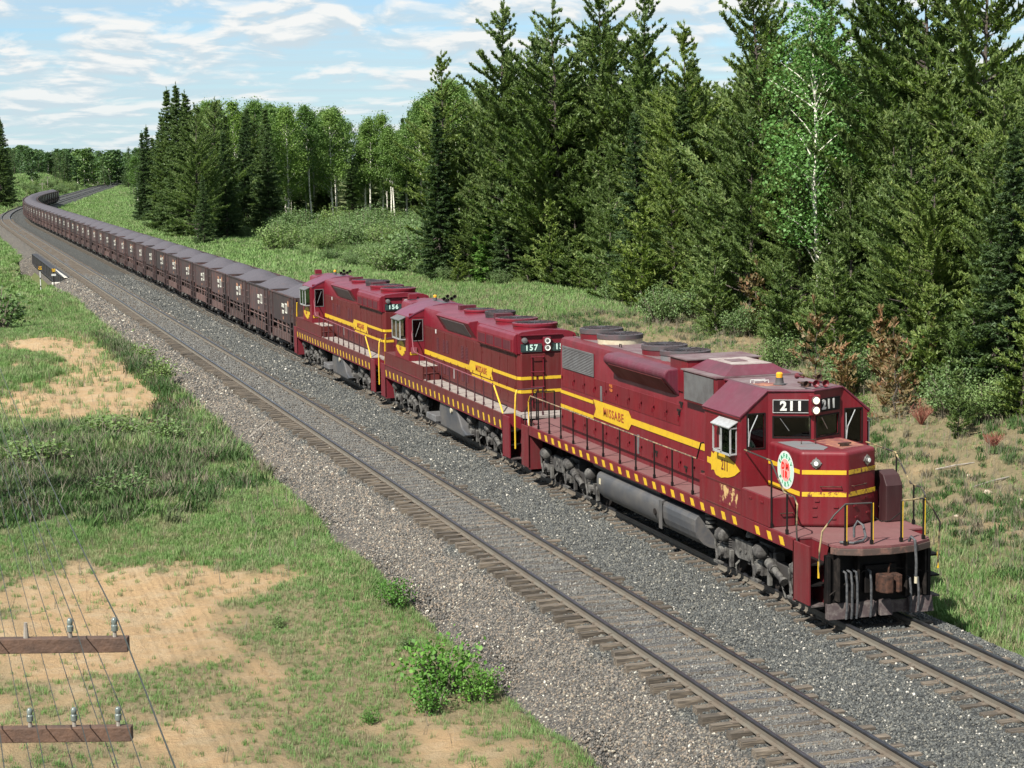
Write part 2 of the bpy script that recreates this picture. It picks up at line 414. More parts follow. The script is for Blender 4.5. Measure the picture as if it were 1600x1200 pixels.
def stone_colour(N, rnd, xpos):
    dark = N.ramp(rnd, [(0, (0.03844, 0.0414, 0.04287)), (.45, (0.07022, 0.07688, 0.0754)), (.8, (0.1109, 0.1183, 0.1109)), (.98, (0.17, 0.1663, 0.1404)), (.986, (0.4583, 0.4287, 0.3696)), (1, (0.4879, 0.4657, 0.414))])
    tan = N.ramp(rnd, [(0, (.048, .046, .043)), (.4, (.125, .115, .105)), (.7, (.185, .160, .135)), (.88, (.25, .185, .135)), (.97, (.27, .24, .19)), (.985, (.52, .48, .40)), (1, (.52, .49, .41))])
    return N.mix(1., dark, (.82, .82, .82), 'MULTIPLY'), N.mix(1., tan, (.86, .87, .86), 'MULTIPLY')
def stone_mat():
    m, N, b = new_mat('ballast_stone'); oi = N.new('ShaderNodeObjectInfo')
    x = N.new('ShaderNodeSeparateXYZ', {0: oi.outputs['Location']}).outputs[0]
    d, t = stone_colour(N, oi.outputs['Random'], x)
    n = N.noise(oi.outputs['Location'], .7, 3)
    k = N.mrange(N.math('ADD', x, N.math('MULTIPLY', N.math('SUBTRACT', n, .5), 1.6)), -6.1, -5.7, .78, .1)
    inner = N.math('MULTIPLY', N.mrange(x, -5.35, -5.25), N.mrange(x, -4.05, -3.95, 1., 0.))
    c = N.mix(k, d, t); c = N.mix(N.math('MULTIPLY', inner, .5), c, (.13, .125, .115))
    N.l.new(c, b.inputs['Base Color']); b.inputs['Roughness'].default_value = .85; b.inputs['Specular IOR Level'].default_value = .25
    return m
M['stone'] = stone_mat()
def ballast_mat():
    m, N, b = new_mat('ballast_bed'); tc = N.new('ShaderNodeTexCoord').outputs['Object']
    vo = N.new('ShaderNodeTexVoronoi', {'Vector': tc, 'Scale': 21., 'Randomness': 1.})
    rnd = N.new('ShaderNodeSeparateColor', {0: vo.outputs['Color']}).outputs[0]
    u = N.new('ShaderNodeAttribute', attribute_name='u').outputs['Fac']
    d, t = stone_colour(N, rnd, u)
    n = N.noise(tc, .7, 4)
    k = N.mrange(N.math('ADD', u, N.math('MULTIPLY', N.math('SUBTRACT', n, .5), 1.6)), -6.1, -5.7, .78, .1)
    def band(c0): return N.math('MULTIPLY', N.mrange(u, c0-.72, c0-.62), N.mrange(u, c0+.62, c0+.72, 1., 0.))
    c = N.mix(k, d, t)
    c = N.mix(N.math('MULTIPLY', band(-TS), .6), c, N.mix(N.mrange(n, .35, .65), (.165, .155, .138), (.11, .11, .122)))
    c = N.mix(N.math('MULTIPLY', band(0.), .45), c, (.10, .098, .094))
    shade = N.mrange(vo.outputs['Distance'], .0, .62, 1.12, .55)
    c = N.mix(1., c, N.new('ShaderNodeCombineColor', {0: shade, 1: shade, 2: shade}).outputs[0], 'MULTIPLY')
    N.l.new(c, b.inputs['Base Color']); b.inputs['Roughness'].default_value = .9; b.inputs['Specular IOR Level'].default_value = .2
    bp = N.new('ShaderNodeBump', {'Height': N.mrange(vo.outputs['Distance'], 0., .6, 1., 0.), 'Strength': .9, 'Distance': .03})
    N.l.new(bp.outputs[0], b.inputs['Normal'])
    return m
M['ballast'] = ballast_mat()

def tie_mat():
    m, N, b = new_mat('creosoted_tie_wood'); tc = N.new('ShaderNodeTexCoord').outputs['Object']
    r = N.new('ShaderNodeObjectInfo').outputs['Random']
    mp = N.new('ShaderNodeMapping', {0: tc, 1: N.new('ShaderNodeCombineXYZ', {0: N.math('MULTIPLY', r, 50.), 1: r, 2: r}).outputs[0], 3: (1.5, 22, 22)}).outputs[0]
    g = N.noise(mp, 1.6, 6, .65)
    c = N.ramp(g, [(.25, (.017, .014, .012)), (.48, (.065, .053, .040)), (.75, (.20, .16, .115))])
    c = N.mix(1., c, N.ramp(r, [(0, .62), (.5, 1.), (1, 1.35)]), 'MULTIPLY')
    N.l.new(c, b.inputs['Base Color']); b.inputs['Roughness'].default_value = .9
    bp = N.new('ShaderNodeBump', {'Height': g, 'Strength': .7, 'Distance': .02}); N.l.new(bp.outputs[0], b.inputs['Normal'])
    return m
M['tie'] = tie_mat()
M['rail_head'] = simple('polished_rail_head', (.14, .145, .165), .32, .85, (.08, .08, .09), 2)
M['rail_web'] = simple('rusty_rail_web', (.125, .112, .088), .85, 0, (.11, .085, .062), 2.5)
M['plate'] = simple('tie_plate_steel', (.15, .12, .09), .8, 0, (.08, .06, .045), 9)
# ------------------------------------------------------------------ terrain
def lines(segs):
    out = []
    for a, b, st in segs: out += list(np.arange(a, b, st))
    return np.array(out+[segs[-1][1]])
def build_terrain():
    U = lines([(-1400, -200, 150), (-200, -60, 14), (-60, -24, 3), (-24, -7, .28), (-7, 2.4, 1.3), (2.4, 12, .35), (12, 32, .8), (32, 90, 3.5), (90, 900, 60)])
    S = lines([(-260, -60, 40), (-60, -12, 3), (-12, 50, .4), (50, 110, .8), (110, 220, 1.6), (220, 520, 5), (520, 1200, 25), (1200, 5200, 250)])
    uu, ss = np.meshgrid(U, S); x, y = at_np(ss, uu); z = ground_z(x, y)
    nu, ns = len(U), len(S); i = np.arange((ns-1)*(nu-1)); r, c = i//(nu-1), i % (nu-1); a = r*nu+c
    me = np_mesh('ground', np.stack([x, y, z], -1).reshape(-1, 3), np.stack([a, a+1, a+nu+1, a+nu], -1), M['ground'], True)
    sand, lush = masks(x, y)
    for nm, v in (('sand', sand), ('lush', lush)):
        at_ = me.attributes.new(nm, 'FLOAT', 'POINT'); at_.data.foreach_set('value', v.ravel().astype(np.float32))
    tag(from_mesh('ground', me), kind='structure')
build_terrain()

PROF = [(-8.1, -1.3), (-7.75, -1.02), (-7.2, -.78), (-6.6, -.50), (-6.2, -.40), (-5.95, -.33), (-5.5, -.26), (-5.2, -.195), (-4.65, -.19), (-4.1, -.195), (-3.8, -.215),
        (-3.3, -.24), (-2.9, -.30), (-2.3, -.33), (-1.8, -.29), (-1.4, -.24), (-.9, -.215), (-.5, -.195), (0, -.19), (.5, -.195), (.9, -.215), (1.35, -.24), (1.75, -.32), (2.3, -.62), (2.9, -.9), (3.4, -1.12), (3.7, -1.35)]
def ballast_z(u, s):
    z = np.interp(u, [p[0] for p in PROF], [p[1] for p in PROF])
    return z+(fbm(u*3, s*3, 77, 2)-.5)*.05+(fbm(u*.8, s*.5, 78, 2)-.5)*.10*((u < -6) | (u > 1.6) | ((u > -3.2) & (u < -1.5)))
def build_ballast():
    U = np.unique(np.concatenate([np.arange(-8.1, 3.7, .18), [3.7]]))
    S = lines([(-30, -9, 2), (-9, 40, .25), (40, 120, .7), (120, 141, 2), (141, 141.3, .3), (141.3, 191, 4), (191, 300, 3), (300, 560, 6), (560, 1500, 40)])
    uu, ss = np.meshgrid(U, S)
    edge = (fbm(ss*.35, ss*0+3, 55)-.5)*.9
    u2 = np.where(uu < -7, uu+edge*sstep(-7, -8, uu), uu)
    x, y = at_np(ss, u2); z = ballast_z(uu, ss); z = np.where((ss > 141.2) & (ss < 190.8) & (uu < -6.5), -3.2, z)
    nu = len(U); ns = len(S); i = np.arange((ns-1)*(nu-1)); r, c = i//(nu-1), i % (nu-1); a = r*nu+c
    me = np_mesh('ballast', np.stack([x, y, z], -1).reshape(-1, 3), np.stack([a, a+1, a+nu+1, a+nu], -1), M['ballast'], True)
    at_ = me.attributes.new('u', 'FLOAT', 'POINT'); at_.data.foreach_set('value', uu.ravel().astype(np.float32))
    tag(from_mesh('ballast', me), kind='structure')
build_ballast()

# ------------------------------------------------------------------ scatter of stuff (geometry nodes on a cloud of points)
PROTO = {}
def proto_collection(key, meshes):
    c = bpy.data.collections.new(key)
    for i, me in enumerate(meshes):
        o = bpy.data.objects.new('%s_%d' % (key, i), me); c.objects.link(o)
    PROTO[key] = c; return c
def scatter(name, key, P, R, Sc, I, label=None, cat=None):
    me = bpy.data.meshes.new(name); me.vertices.add(len(P)); me.vertices.foreach_set('co', np.asarray(P, np.float32).ravel())
    a = me.attributes.new('rot', 'FLOAT_VECTOR', 'POINT'); a.data.foreach_set('vector', np.asarray(R, np.float32).ravel())
    a = me.attributes.new('scl', 'FLOAT', 'POINT'); a.data.foreach_set('value', np.asarray(Sc, np.float32))
    a = me.attributes.new('idx', 'INT', 'POINT'); a.data.foreach_set('value', np.asarray(I, np.int32))
    ng = bpy.data.node_groups.get('scatter_'+key)
    if not ng:
        ng = bpy.data.node_groups.new('scatter_'+key, 'GeometryNodeTree')
        ng.interface.new_socket('Geometry', in_out='INPUT', socket_type='NodeSocketGeometry')
        ng.interface.new_socket('Geometry', in_out='OUTPUT', socket_type='NodeSocketGeometry')
        n, l = ng.nodes, ng.links
        gi, go = n.new('NodeGroupInput'), n.new('NodeGroupOutput')
        ci = n.new('GeometryNodeCollectionInfo'); ci.inputs['Collection'].default_value = PROTO[key]
        ci.inputs['Separate Children'].default_value = True; ci.inputs['Reset Children'].default_value = True
        ip = n.new('GeometryNodeInstanceOnPoints'); ip.inputs['Pick Instance'].default_value = True
        def attr(nm, t):
            x = n.new('GeometryNodeInputNamedAttribute'); x.data_type = t; x.inputs['Name'].default_value = nm
            return [o for o in x.outputs if o.enabled and o.name == 'Attribute'][0]
        er = n.new('FunctionNodeEulerToRotation'); l.new(attr('rot', 'FLOAT_VECTOR'), er.inputs[0])
        l.new(gi.outputs[0], ip.inputs['Points']); l.new(ci.outputs[0], ip.inputs['Instance'])
        l.new(attr('idx', 'INT'), ip.inputs['Instance Index']); l.new(er.outputs[0], ip.inputs['Rotation'])
        l.new(attr('scl', 'FLOAT'), ip.inputs['Scale']); l.new(ip.outputs[0], go.inputs[0])
    o = from_mesh(name, me); md = o.modifiers.new('scatter', 'NODES'); md.node_group = ng
    return tag(o, label, cat, kind='stuff')

def stone_protos():
    out = []
    for k in range(6):
        bm = bmesh.new(); bmesh.ops.create_icosphere(bm, subdivisions=1, radius=.5)
        sx, sy, sz = random.uniform(.8, 1.25), random.uniform(.65, 1.), random.uniform(.5, .8)
        for v in bm.verts:
            q = random.uniform(.78, 1.2); v.co = Vector((v.co.x*sx*q, v.co.y*sy*q, v.co.z*sz*q))
        me = bpy.data.meshes.new('stone'); bm.to_mesh(me); bm.free(); me.materials.append(M['stone']); out.append(me)
    return out
proto_collection('stone', stone_protos())
def build_gravel():
    P = []; Sc = []
    for s0, s1, n, a, b in ((-9, 8, 90000, .034, .068), (8, 24, 80000, .04, .075), (24, 48, 70000, .05, .09), (48, 85, 45000, .075, .12), (85, 140, 30000, .09, .15)):
        u = rng.uniform(-7.9, 3.3, n); s = rng.uniform(s0, s1, n)
        tie = ((np.abs(u+TS) < 1.3) | (np.abs(u) < 1.3)) & ((np.mod(s, .53) < .30))
        keep = (rng.random(n) > .8) | ~tie
        keep &= ~((np.abs(np.abs(u+TS)-.75) < .1) | (np.abs(np.abs(u)-.75) < .1))
        keep &= (u > -7.4) | (rng.random(n) > .35)
        u, s = u[keep], s[keep]; sc_ = rng.uniform(a, b, len(u))*np.where(rng.random(len(u)) > .97, 1.6, 1.)
        z = ballast_z(u, s)+sc_*.12
        P.append(np.stack([u, s, z], -1)); Sc.append(sc_)
    P = np.concatenate(P); Sc = np.concatenate(Sc); n = len(P)
    scatter('gravel', 'stone', P, rng.uniform(0, 6.28, (n, 3)), Sc, rng.integers(0, 6, n), 'crushed grey stone of the track bed', 'gravel')
build_gravel()

# ------------------------------------------------------------------ tracks
RAILP = [(-.075, -.175), (.075, -.175), (.075, -.16), (.012, -.14), (.010, -.045), (.036, -.036), (.037, -.006), (.028, 0), (-.028, 0), (-.037, -.006), (-.036, -.036), (-.010, -.045), (-.012, -.14), (-.075, -.16)]
def sweep(name, prof, ulist, S, mats, parent, head=()):
    V = []; F = []; mi = []; n = len(prof)
    for s in S:
        for pu, pz in prof: V.append(at(s, ulist+pu, pz))
    for i in range(len(S)-1):
        for k in range(n):
            F.append((i*n+k, i*n+(k+1) % n, (i+1)*n+(k+1) % n, (i+1)*n+k)); mi.append(1 if k in head else 0)
    F.append(tuple(range(n))[::-1]); mi.append(0)
    me = bpy.data.meshes.new(name); me.from_pydata(V, [], F)
    for m_ in mats: me.materials.append(m_)
    me.polygons.foreach_set('material_index', mi)
    return from_mesh(name, me, parent)
def tie_mesh(k):
    rnd = random.Random(k); b = MB()
    w0, w1 = rnd.uniform(.085, .115), rnd.uniform(.085, .115); l0, l1 = rnd.uniform(1.18, 1.40), rnd.uniform(1.18, 1.40)
    b.add([(-l0, -w0, -.36), (l1, -w1, -.36), (l1, w1, -.36), (-l0, w0, -.36), (-l0, -w0+.01, -.178), (l1, -w1+.01, -.178), (l1, w1-.01, -.178), (-l0, w0-.01, -.178)],
          [(0,3,2,1),(4,5,6,7),(0,1,5,4),(1,2,6,5),(2,3,7,6),(3,0,4,7)])
    me = bpy.data.meshes.new('tie'); me.from_pydata(b.v, [], b.f); me.materials.append(M['tie']); return me
TIES = [tie_mesh(k) for k in range(6)]
def track(u0, label, s_end, n_ties):
    t = thing('railway_track', None, None); tag(t, kind='structure'); t['label'] = label
    S = list(np.arange(-30, S0-5, 21.))+list(np.arange(S0-5, S1+10, 6.))+list(np.arange(S1+10, s_end, 60.))
    for sg in (-1, 1): sweep('rail', RAILP, u0+sg*.75, S, [M['rail_web'], M['rail_head']], t, head=(4, 5, 6, 7, 8, 9, 10))
    s = -9.; k = 0; rest = MB(); pl = MB(); rnd = random.Random(int(abs(u0)*10)+3)
    while s < 330:
        js = s+rnd.uniform(-.03, .03); ju = rnd.uniform(-.07, .07); jr = rnd.uniform(-.02, .02)
        if k < n_ties:
            o = from_mesh('tie', TIES[rnd.randrange(6)], t, (u0+ju, js, 0)); o.rotation_euler = (0, 0, jr)
        else:
            m = Matrix.Rotation(heading(js), 3, 'Z')
            p = at(js, u0+ju); rest.bx((p.x, p.y, -.265), (2.6, .23, .175), m)
        if js < 60:
            for sg in (-1, 1):
                c = u0+sg*.75
                pl.bx((c, js, -.176), (.36, .17, .014))
                for e in (-.10, .10): pl.bx((c+e, js+rnd.choice((-.05, .05)), -.155), (.035, .03, .035))
                if js < 30 and k % 2 == 0: pl.bx((c, js+.15, -.165), (.17, .05, .05))
        s += .53; k += 1
    o = rest.build('distant_tie', M['tie'], t, normals=False); o['kind'] = 'stuff'
    o = pl.build('tie_plate', M['plate'], t, normals=False); o['kind'] = 'stuff'
track(-TS, 'empty near railway track left of the train', 1100, 185)
track(0., 'railway track carrying the ore train', 1100, 112)

# a few off-cuts and sticks on the shoulder
def stick(p, q, r, label, mat):
    a, b = Vector(p), Vector(q); m = (a+b)/2+Vector((0, 0, .02)); mb = MB().tube([a, m+Vector((.04, .02, 0)), b], [r, r*.9, r*.6], 6)
    return tag(mb.build('fallen_branch', mat, None), label, 'branch')
# ------------------------------------------------------------------ locomotive components
def wall_holes(mb, o, ux, uy, W, H, holes, t):
    """a plate of thickness t (behind the plane) with rectangular holes; o origin, ux/uy unit vectors"""
    o, ux, uy = Vector(o), Vector(ux), Vector(uy); n = ux.cross(uy)
    xs = sorted({0, W, *[h[0] for h in holes], *[h[1] for h in holes]}); ys = sorted({0, H, *[h[2] for h in holes], *[h[3] for h in holes]})
    m = Matrix((ux, uy, n)).transposed()
    for j in range(len(ys)-1):
        run = None
        for i in range(len(xs)-1):
            cx, cy = (xs[i]+xs[i+1])/2, (ys[j]+ys[j+1])/2
            solid = not any(h[0] < cx < h[1] and h[2] < cy < h[3] for h in holes)
            if solid:
                if run is None: run = xs[i]
            if run is not None and (not solid or i == len(xs)-2):
                e = xs[i+1] if solid else xs[i]
                mb.bx(o+ux*((run+e)/2)+uy*cy-n*(t/2), (e-run, ys[j+1]-ys[j], t), m); run = None
    return mb
def plate(name, mat, parent, c, ux, uy, w, h, t=.02, bevel=0.):
    ux, uy = Vector(ux).normalized(), Vector(uy).normalized(); n = ux.cross(uy); m = Matrix((ux, uy, n)).transposed()
    return MB().bx(Vector(c), (w, h, t), m).build(name, mat, parent, bevel=bevel)

M['frame_dark'] = simple('shaded_truck_frame', (.035, .032, .03), .7, 0, (.085, .08, .072), 3.5, (.55, .7))  # dark base deepens the underbody shade, lighter patches act as painted highlights
def make_truck(parent, yc, axles, mirror_front=True):
    """three-axle truck; returns nothing, everything is a child"""
    y0, y1 = yc+axles[0], yc+axles[-1]
    tr = MB()
    for sx in (-1, 1):
        X = sx*1.02
        prof = [(y0-.35, .62), (y0-.3, .86), (y0+.55, .92), (y0+.75, .80), (yc-.55, .80), (yc-.4, .93), (yc+.4, .93), (yc+.55, .80), (y1-.75, .80), (y1-.55, .92), (y1+.3, .86), (y1+.35, .62),
                (y1-.2, .66), (y1-.45, .52), (yc+.5, .50), (yc+.3, .62), (yc-.3, .62), (yc-.5, .50), (y0+.45, .52), (y0+.2, .66)]
        tr.prism(prof, X-.09, X+.09, 'x')
        tr.box(X-.12, X+.12, yc-.75, yc-.62, .45, 1.0); tr.box(X-.12, X+.12, yc+.62, yc+.75, .45, 1.0)
    tr.box(-1.0, 1.0, yc-.4, yc+.4, .55, 1.05)
    bogie = tr.build('truck', M['frame_dark'], parent, bevel=.02)
    for a in axles:
        y = yc+a; w = MB()
        w.cyl((-.7, y, .508), (.7, y, .508), .1, n=10)
        for sx in (-1, 1): w.lathe((sx*.70, y, .508), [(.2, .02*sx), (.40, .03*sx), (.47, .065*sx), (.508, .06*sx), (.513, -.04*sx), (.54, -.06*sx), (.54, -.085*sx), (.2, -.05*sx)], 28, 'x')
        w.build('wheelset', M['dark'], bogie, smooth=True)
        for sx in (-1, 1):
            j = MB(); X = sx*1.06
            j.box(min(X, X+sx*.14), max(X, X+sx*.14), y-.17, y+.17, .36, .68); j.cyl((X+sx*.10, y, .508), (X+sx*.23, y, .508), .13, .115, 14)
            j.build('journal_box', M['grime'], bogie, bevel=.015)
            for d in (-.30, .30):
                sp = MB()
                for q in range(5): sp.lathe((X+sx*.02, y+d, .60+q*.055), [(.055, 0), (.085, .012), (.085, .028), (.055, .04)], 10)
                sp.build('coil_spring', M['frame_dark'], bogie, smooth=True)
    for sx in (-1, 1):
        for k, a in enumerate((axles[0]+.05, .0+axles[1]-.1, axles[-1]-.05)):
            y = yc+a; c = MB(); z = .93; X = sx*1.24
            c.lathe((X, y, z), [(.05, -.26), (.12, -.24), (.165, -.19), (.17, .02), (.13, .06), (.06, .10), (.045, .30)], 16, 'y')
            c.bx((X-sx*.1, y-.06, z-.12), (.12, .16, .2))
            c.build('brake_cylinder', M['grime'], bogie, smooth=True)
            r = MB()
            r.tube([(X, y+.12, z), (X+sx*.03, y+.3, z-.08), (X, y+.34, z-.35), (X-sx*.02, y+.26, z-.62)], .035, 6)
            r.bx((X-sx*.08, y+.38, .42), (.09, .13, .42)); r.bx((X-sx*.08, y-.40, .42), (.09, .11, .40))
            r.bx((X-sx*.06, y+.30, .20), (.10, .42, .07)); r.bx((X-sx*.02, y+.1, .24), (.05, .30, .05))
            r.build('brake_rigging', M['grime'], bogie, bevel=.01)
        # damper / snubber
        d = MB(); y = yc+axles[0]*.48; X = sx*1.26
        d.cyl((X, y-.42, .52), (X, y+.05, .68), .075, n=12); d.cyl((X, y+.05, .68), (X, y+.36, .78), .105, n=12); d.cyl((X, y-.46, .50), (X, y-.40, .53), .1, n=12)
        d.build('damper', M['grime'], bogie, smooth=True)
        g = MB(); y = yc+axles[-1]*.42
        g.prism([(y-.48, .98), (y+.45, .98), (y+.52, .62), (y+.30, .52), (y-.35, .55), (y-.52, .74)], sx*1.16-.03, sx*1.16+.03, 'x')
        for q in (-.15, .15): g.cyl((sx*1.12, y+q, .74), (sx*1.22, y+q, .74), .05, n=10)
        g.build('equalizer_plate', M['grime'], bogie, bevel=.01)
    s = MB()
    for sx in (-1, 1): s.tube([(sx*.86, yc-1.2, .7), (sx*1.2, yc-1.25, .35), (sx*1.15, yc-1.3, .12)], .025); s.tube([(sx*.86, yc+1.2, .7), (sx*1.2, yc+1.25, .35), (sx*1.15, yc+1.3, .12)], .025)
    s.build('sand_pipe', M['grime'], bogie)

def coupler(parent, y, d):
    b = MB()
    b.box(-.13, .13, min(y, y+d*.45), max(y, y+d*.45), .76, .98)
    b.prism([(-.2, 0), (-.2, .2), (-.1, .34), (.05, .34), (.05, .22), (.13, .2), (.17, .32), (.27, .30), (.27, .05), (.15, -.08)] if d > 0 else
            [(-.27, .05), (-.27, .30), (-.17, .32), (-.13, .2), (-.05, .22), (-.05, .34), (.1, .34), (.2, .2), (.2, 0), (-.15, -.08)], .68, 1.06, 'z')
    me = b
    # knuckle head is drawn pointing to +y; flip to the end of the unit
    n = 8
    for i in range(n, len(me.v)):
        x, yy, z = me.v[i]; me.v[i] = (x, y-d*yy, z)
    o = b.build('coupler', M['rust'], parent, bevel=.025)
    MB().tube([(.05, y-d*.1, 1.06), (.05, y-d*.12, 1.2), (.12, y-d*.05, 1.25)], .02).build('uncoupling_link', M['rust'], o)
def hoses(parent, y, d, xs, z0=1.12, z1=.16):
    for i, x in enumerate(xs):
        MB().tube([(x, y, z0), (x+.01, y-d*.14, z0-.02), (x+.02, y-d*.17, z0-.25), (x+.035, y-d*.15, z1+.2), (x+.03, y-d*.12, z1)], .026, 8).build('brake_hose', M['hose'], parent, smooth=True)

def stripes(parent, x, sg, ys, z0, z1, w=.19, skew=.10, miss=()):
    b = MB()
    for i, y in enumerate(ys):
        if i in miss: continue
        b.prism([(y-w/2-skew/2, z0), (y+w/2-skew/2, z0), (y+w/2+skew/2, z1), (y-w/2+skew/2, z1)], min(x, x+sg*.006), max(x, x+sg*.006), 'x')
        b.build('sill_stripe', M['yellow'], parent); b = MB()

def handrail(parent, pts, posts, mat_rail, mat_post, r=.019):
    h = MB().tube(pts, r, 8).build('handrail', mat_rail, parent, smooth=True)
    for p, z0 in posts:
        MB().tube([(p[0], p[1], z0), p], .021, 6).bx((p[0], p[1], z0+.05), (.05, .07, .1)).build('handrail_post', mat_post, h)
    return h
def fan(parent, y, x, z, r, h, body, pale=None):
    f = MB().lathe((x, y, z), [(r*.99, -.04), (r, h*.55), (.1, h*.55)], 30).build('fan_housing', body, parent, smooth=True)
    MB().lathe((x, y, z), [(r*1.03, h*.56), (r*1.03, h), (r*.9, h+.02), (r*.86, h-.03), (.05, h-.03)], 30).build('fan_rim', pale or body, f, smooth=True)
    g = MB()
    for q in range(1, 6): 
        rr = r*.88*q/5; g.lathe((x, y, z+h), [(rr-.012, 0), (rr-.012, .014), (rr+.012, .014), (rr+.012, 0)], 24)
    for k in range(10):
        t = PI*k/10; g.bx((x, y, z+h+.018), (r*1.9, .022, .012), Matrix.Rotation(t, 3, 'Z'))
    g.lathe((x, y, z+h), [(.16, 0), (.16, .03), (.1, .04)], 14)
    g.build('fan_grille', M['fan'], f)
    bl = MB()
    for k in range(8): bl.bx((x+math.cos(k*PI/4)*r*.45, y+math.sin(k*PI/4)*r*.45, z+h*.6), (r*.75, .12, .01), Matrix.Rotation(k*PI/4, 3, 'Z') @ Matrix.Rotation(.5, 3, 'X'))
    bl.build('fan_blade', M['dark'], f)
def louvre(parent, x, sg, y0, y1, z0, z1, n, mat, frame=None, vert=False):
    p = MB().box(min(x, x-sg*.02), max(x, x-sg*.02), y0, y1, z0, z1).build('louvre_panel', M['dark'], parent)
    b = MB()
    for i in range(n):
        if vert:
            y = y0+(i+.5)*(y1-y0)/n; b.bx((x+sg*.012, y, (z0+z1)/2), (.02, (y1-y0)/n*.55, z1-z0))
        else:
            z = z0+(i+.5)*(z1-z0)/n; b.bx((x+sg*.014, (y0+y1)/2, z), (.03, y1-y0, (z1-z0)/n*.5), Matrix.Rotation(sg*.6, 3, 'Y'))
    o = b.build('louvre_blade', mat, p); o['kind'] = 'stuff'
    if frame:
        w = .035; f = MB(); a, c = min(x, x+sg*.03), max(x, x+sg*.03)
        f.box(a, c, y0-w, y1+w, z1, z1+w); f.box(a, c, y0-w, y1+w, z0-w, z0); f.box(a, c, y0-w, y0, z0, z1); f.box(a, c, y1, y1+w, z0, z1)
        f.build('louvre_frame', frame, p)
def hood_doors(parent, x, sg, ys, z0, z1, mat):
    for a, b in zip(ys[:-1], ys[1:]):
        d = MB().box(min(x, x+sg*.014), max(x, x+sg*.014), a+.02, b-.02, z0, z1).build('access_door', mat, parent, bevel=.006, seg=1)
        h = MB(); h.bx((x+sg*.025, a+.08, z0+(z1-z0)*.35), (.03, .03, .12)); h.bx((x+sg*.02, b-.05, z0+.25), (.02, .05, .09)); h.bx((x+sg*.02, b-.05, z1-.25), (.02, .05, .09))
        h.build('door_latch', mat, d)
def stepwell(parent, y_in, d, mat, z_deck):
    """steps at the corner of an end platform; d = -1 towards lower y. open to the side"""
    for sx in (-1, 1):
        w = MB(); a, b = sorted((sx*1.12, sx*1.55))
        yo = y_in+d*.72
        w.box(a, b, min(y_in, y_in-d*.04), max(y_in, y_in-d*.04), .36, z_deck-.02)
        s = w.build('step_well', mat, parent)
        MB().box(min(sx*1.10, sx*1.12), max(sx*1.10, sx*1.12), min(y_in, yo), max(y_in, yo), .36, z_deck-.02).build('step_back', mat, s)
        a9, b9 = sorted((sx*1.505, sx*1.55)); sx < 0 and MB().box(a9, b9, min(y_in-d*.04, yo), max(y_in-d*.04, yo), .40, z_deck-.03).build('step_side_panel', mat, s, bevel=.006)
        for k, z in enumerate((.36, .80, 1.24)):
            q = sx*.035*k
            MB().box(a+.06 if sx < 0 else a, b-.06 if sx > 0 else b, min(y_in, yo), max(y_in, yo), z, z+.035).build('step_tread', M['footboard'] if k == 0 else M['black'], s)

def arrowhead(parent, x, sg, yc, zc, L, H, fwd, mat, number, txt_mat, size, tail=.3):
    """ragged stone-arrowhead emblem on a cab side. fwd=-1: tip towards lower y"""
    up = [(-.50, .0), (-.34, .22), (-.12, .40), (.10, .47), (.22, .44), (.30, .30), (.36, .36), (.38, .14), (.50, .12)]
    dn = [(.50, -.10), (.38, -.12), (.37, -.34), (.28, -.30), (.22, -.46), (.06, -.50), (-.14, -.40), (-.34, -.24)]
    rnd = random.Random(4); pts = []
    for a in (up, dn):
        for p, q in zip(a, a[1:]+[None]):
            pts.append(p)
            if q and abs(p[0]) < .45: pts.append(((p[0]+q[0])/2+rnd.uniform(-.012, .012), (p[1]+q[1])/2+rnd.uniform(-.02, .02)))
    prof = [(yc-fwd*p[0]*L, zc+p[1]*H) for p in pts]
    o = MB().prism(prof, min(x, x+sg*.006), max(x, x+sg*.006), 'x').build('arrowhead_emblem', mat, parent)
    text('emblem_number', number, size, txt_mat, o, (x+sg*.010, yc+fwd*.05*L, zc), (0, -1, 0) if sg < 0 else (0, 1, 0), (0, 0, 1), sx=.8, bold=.004)

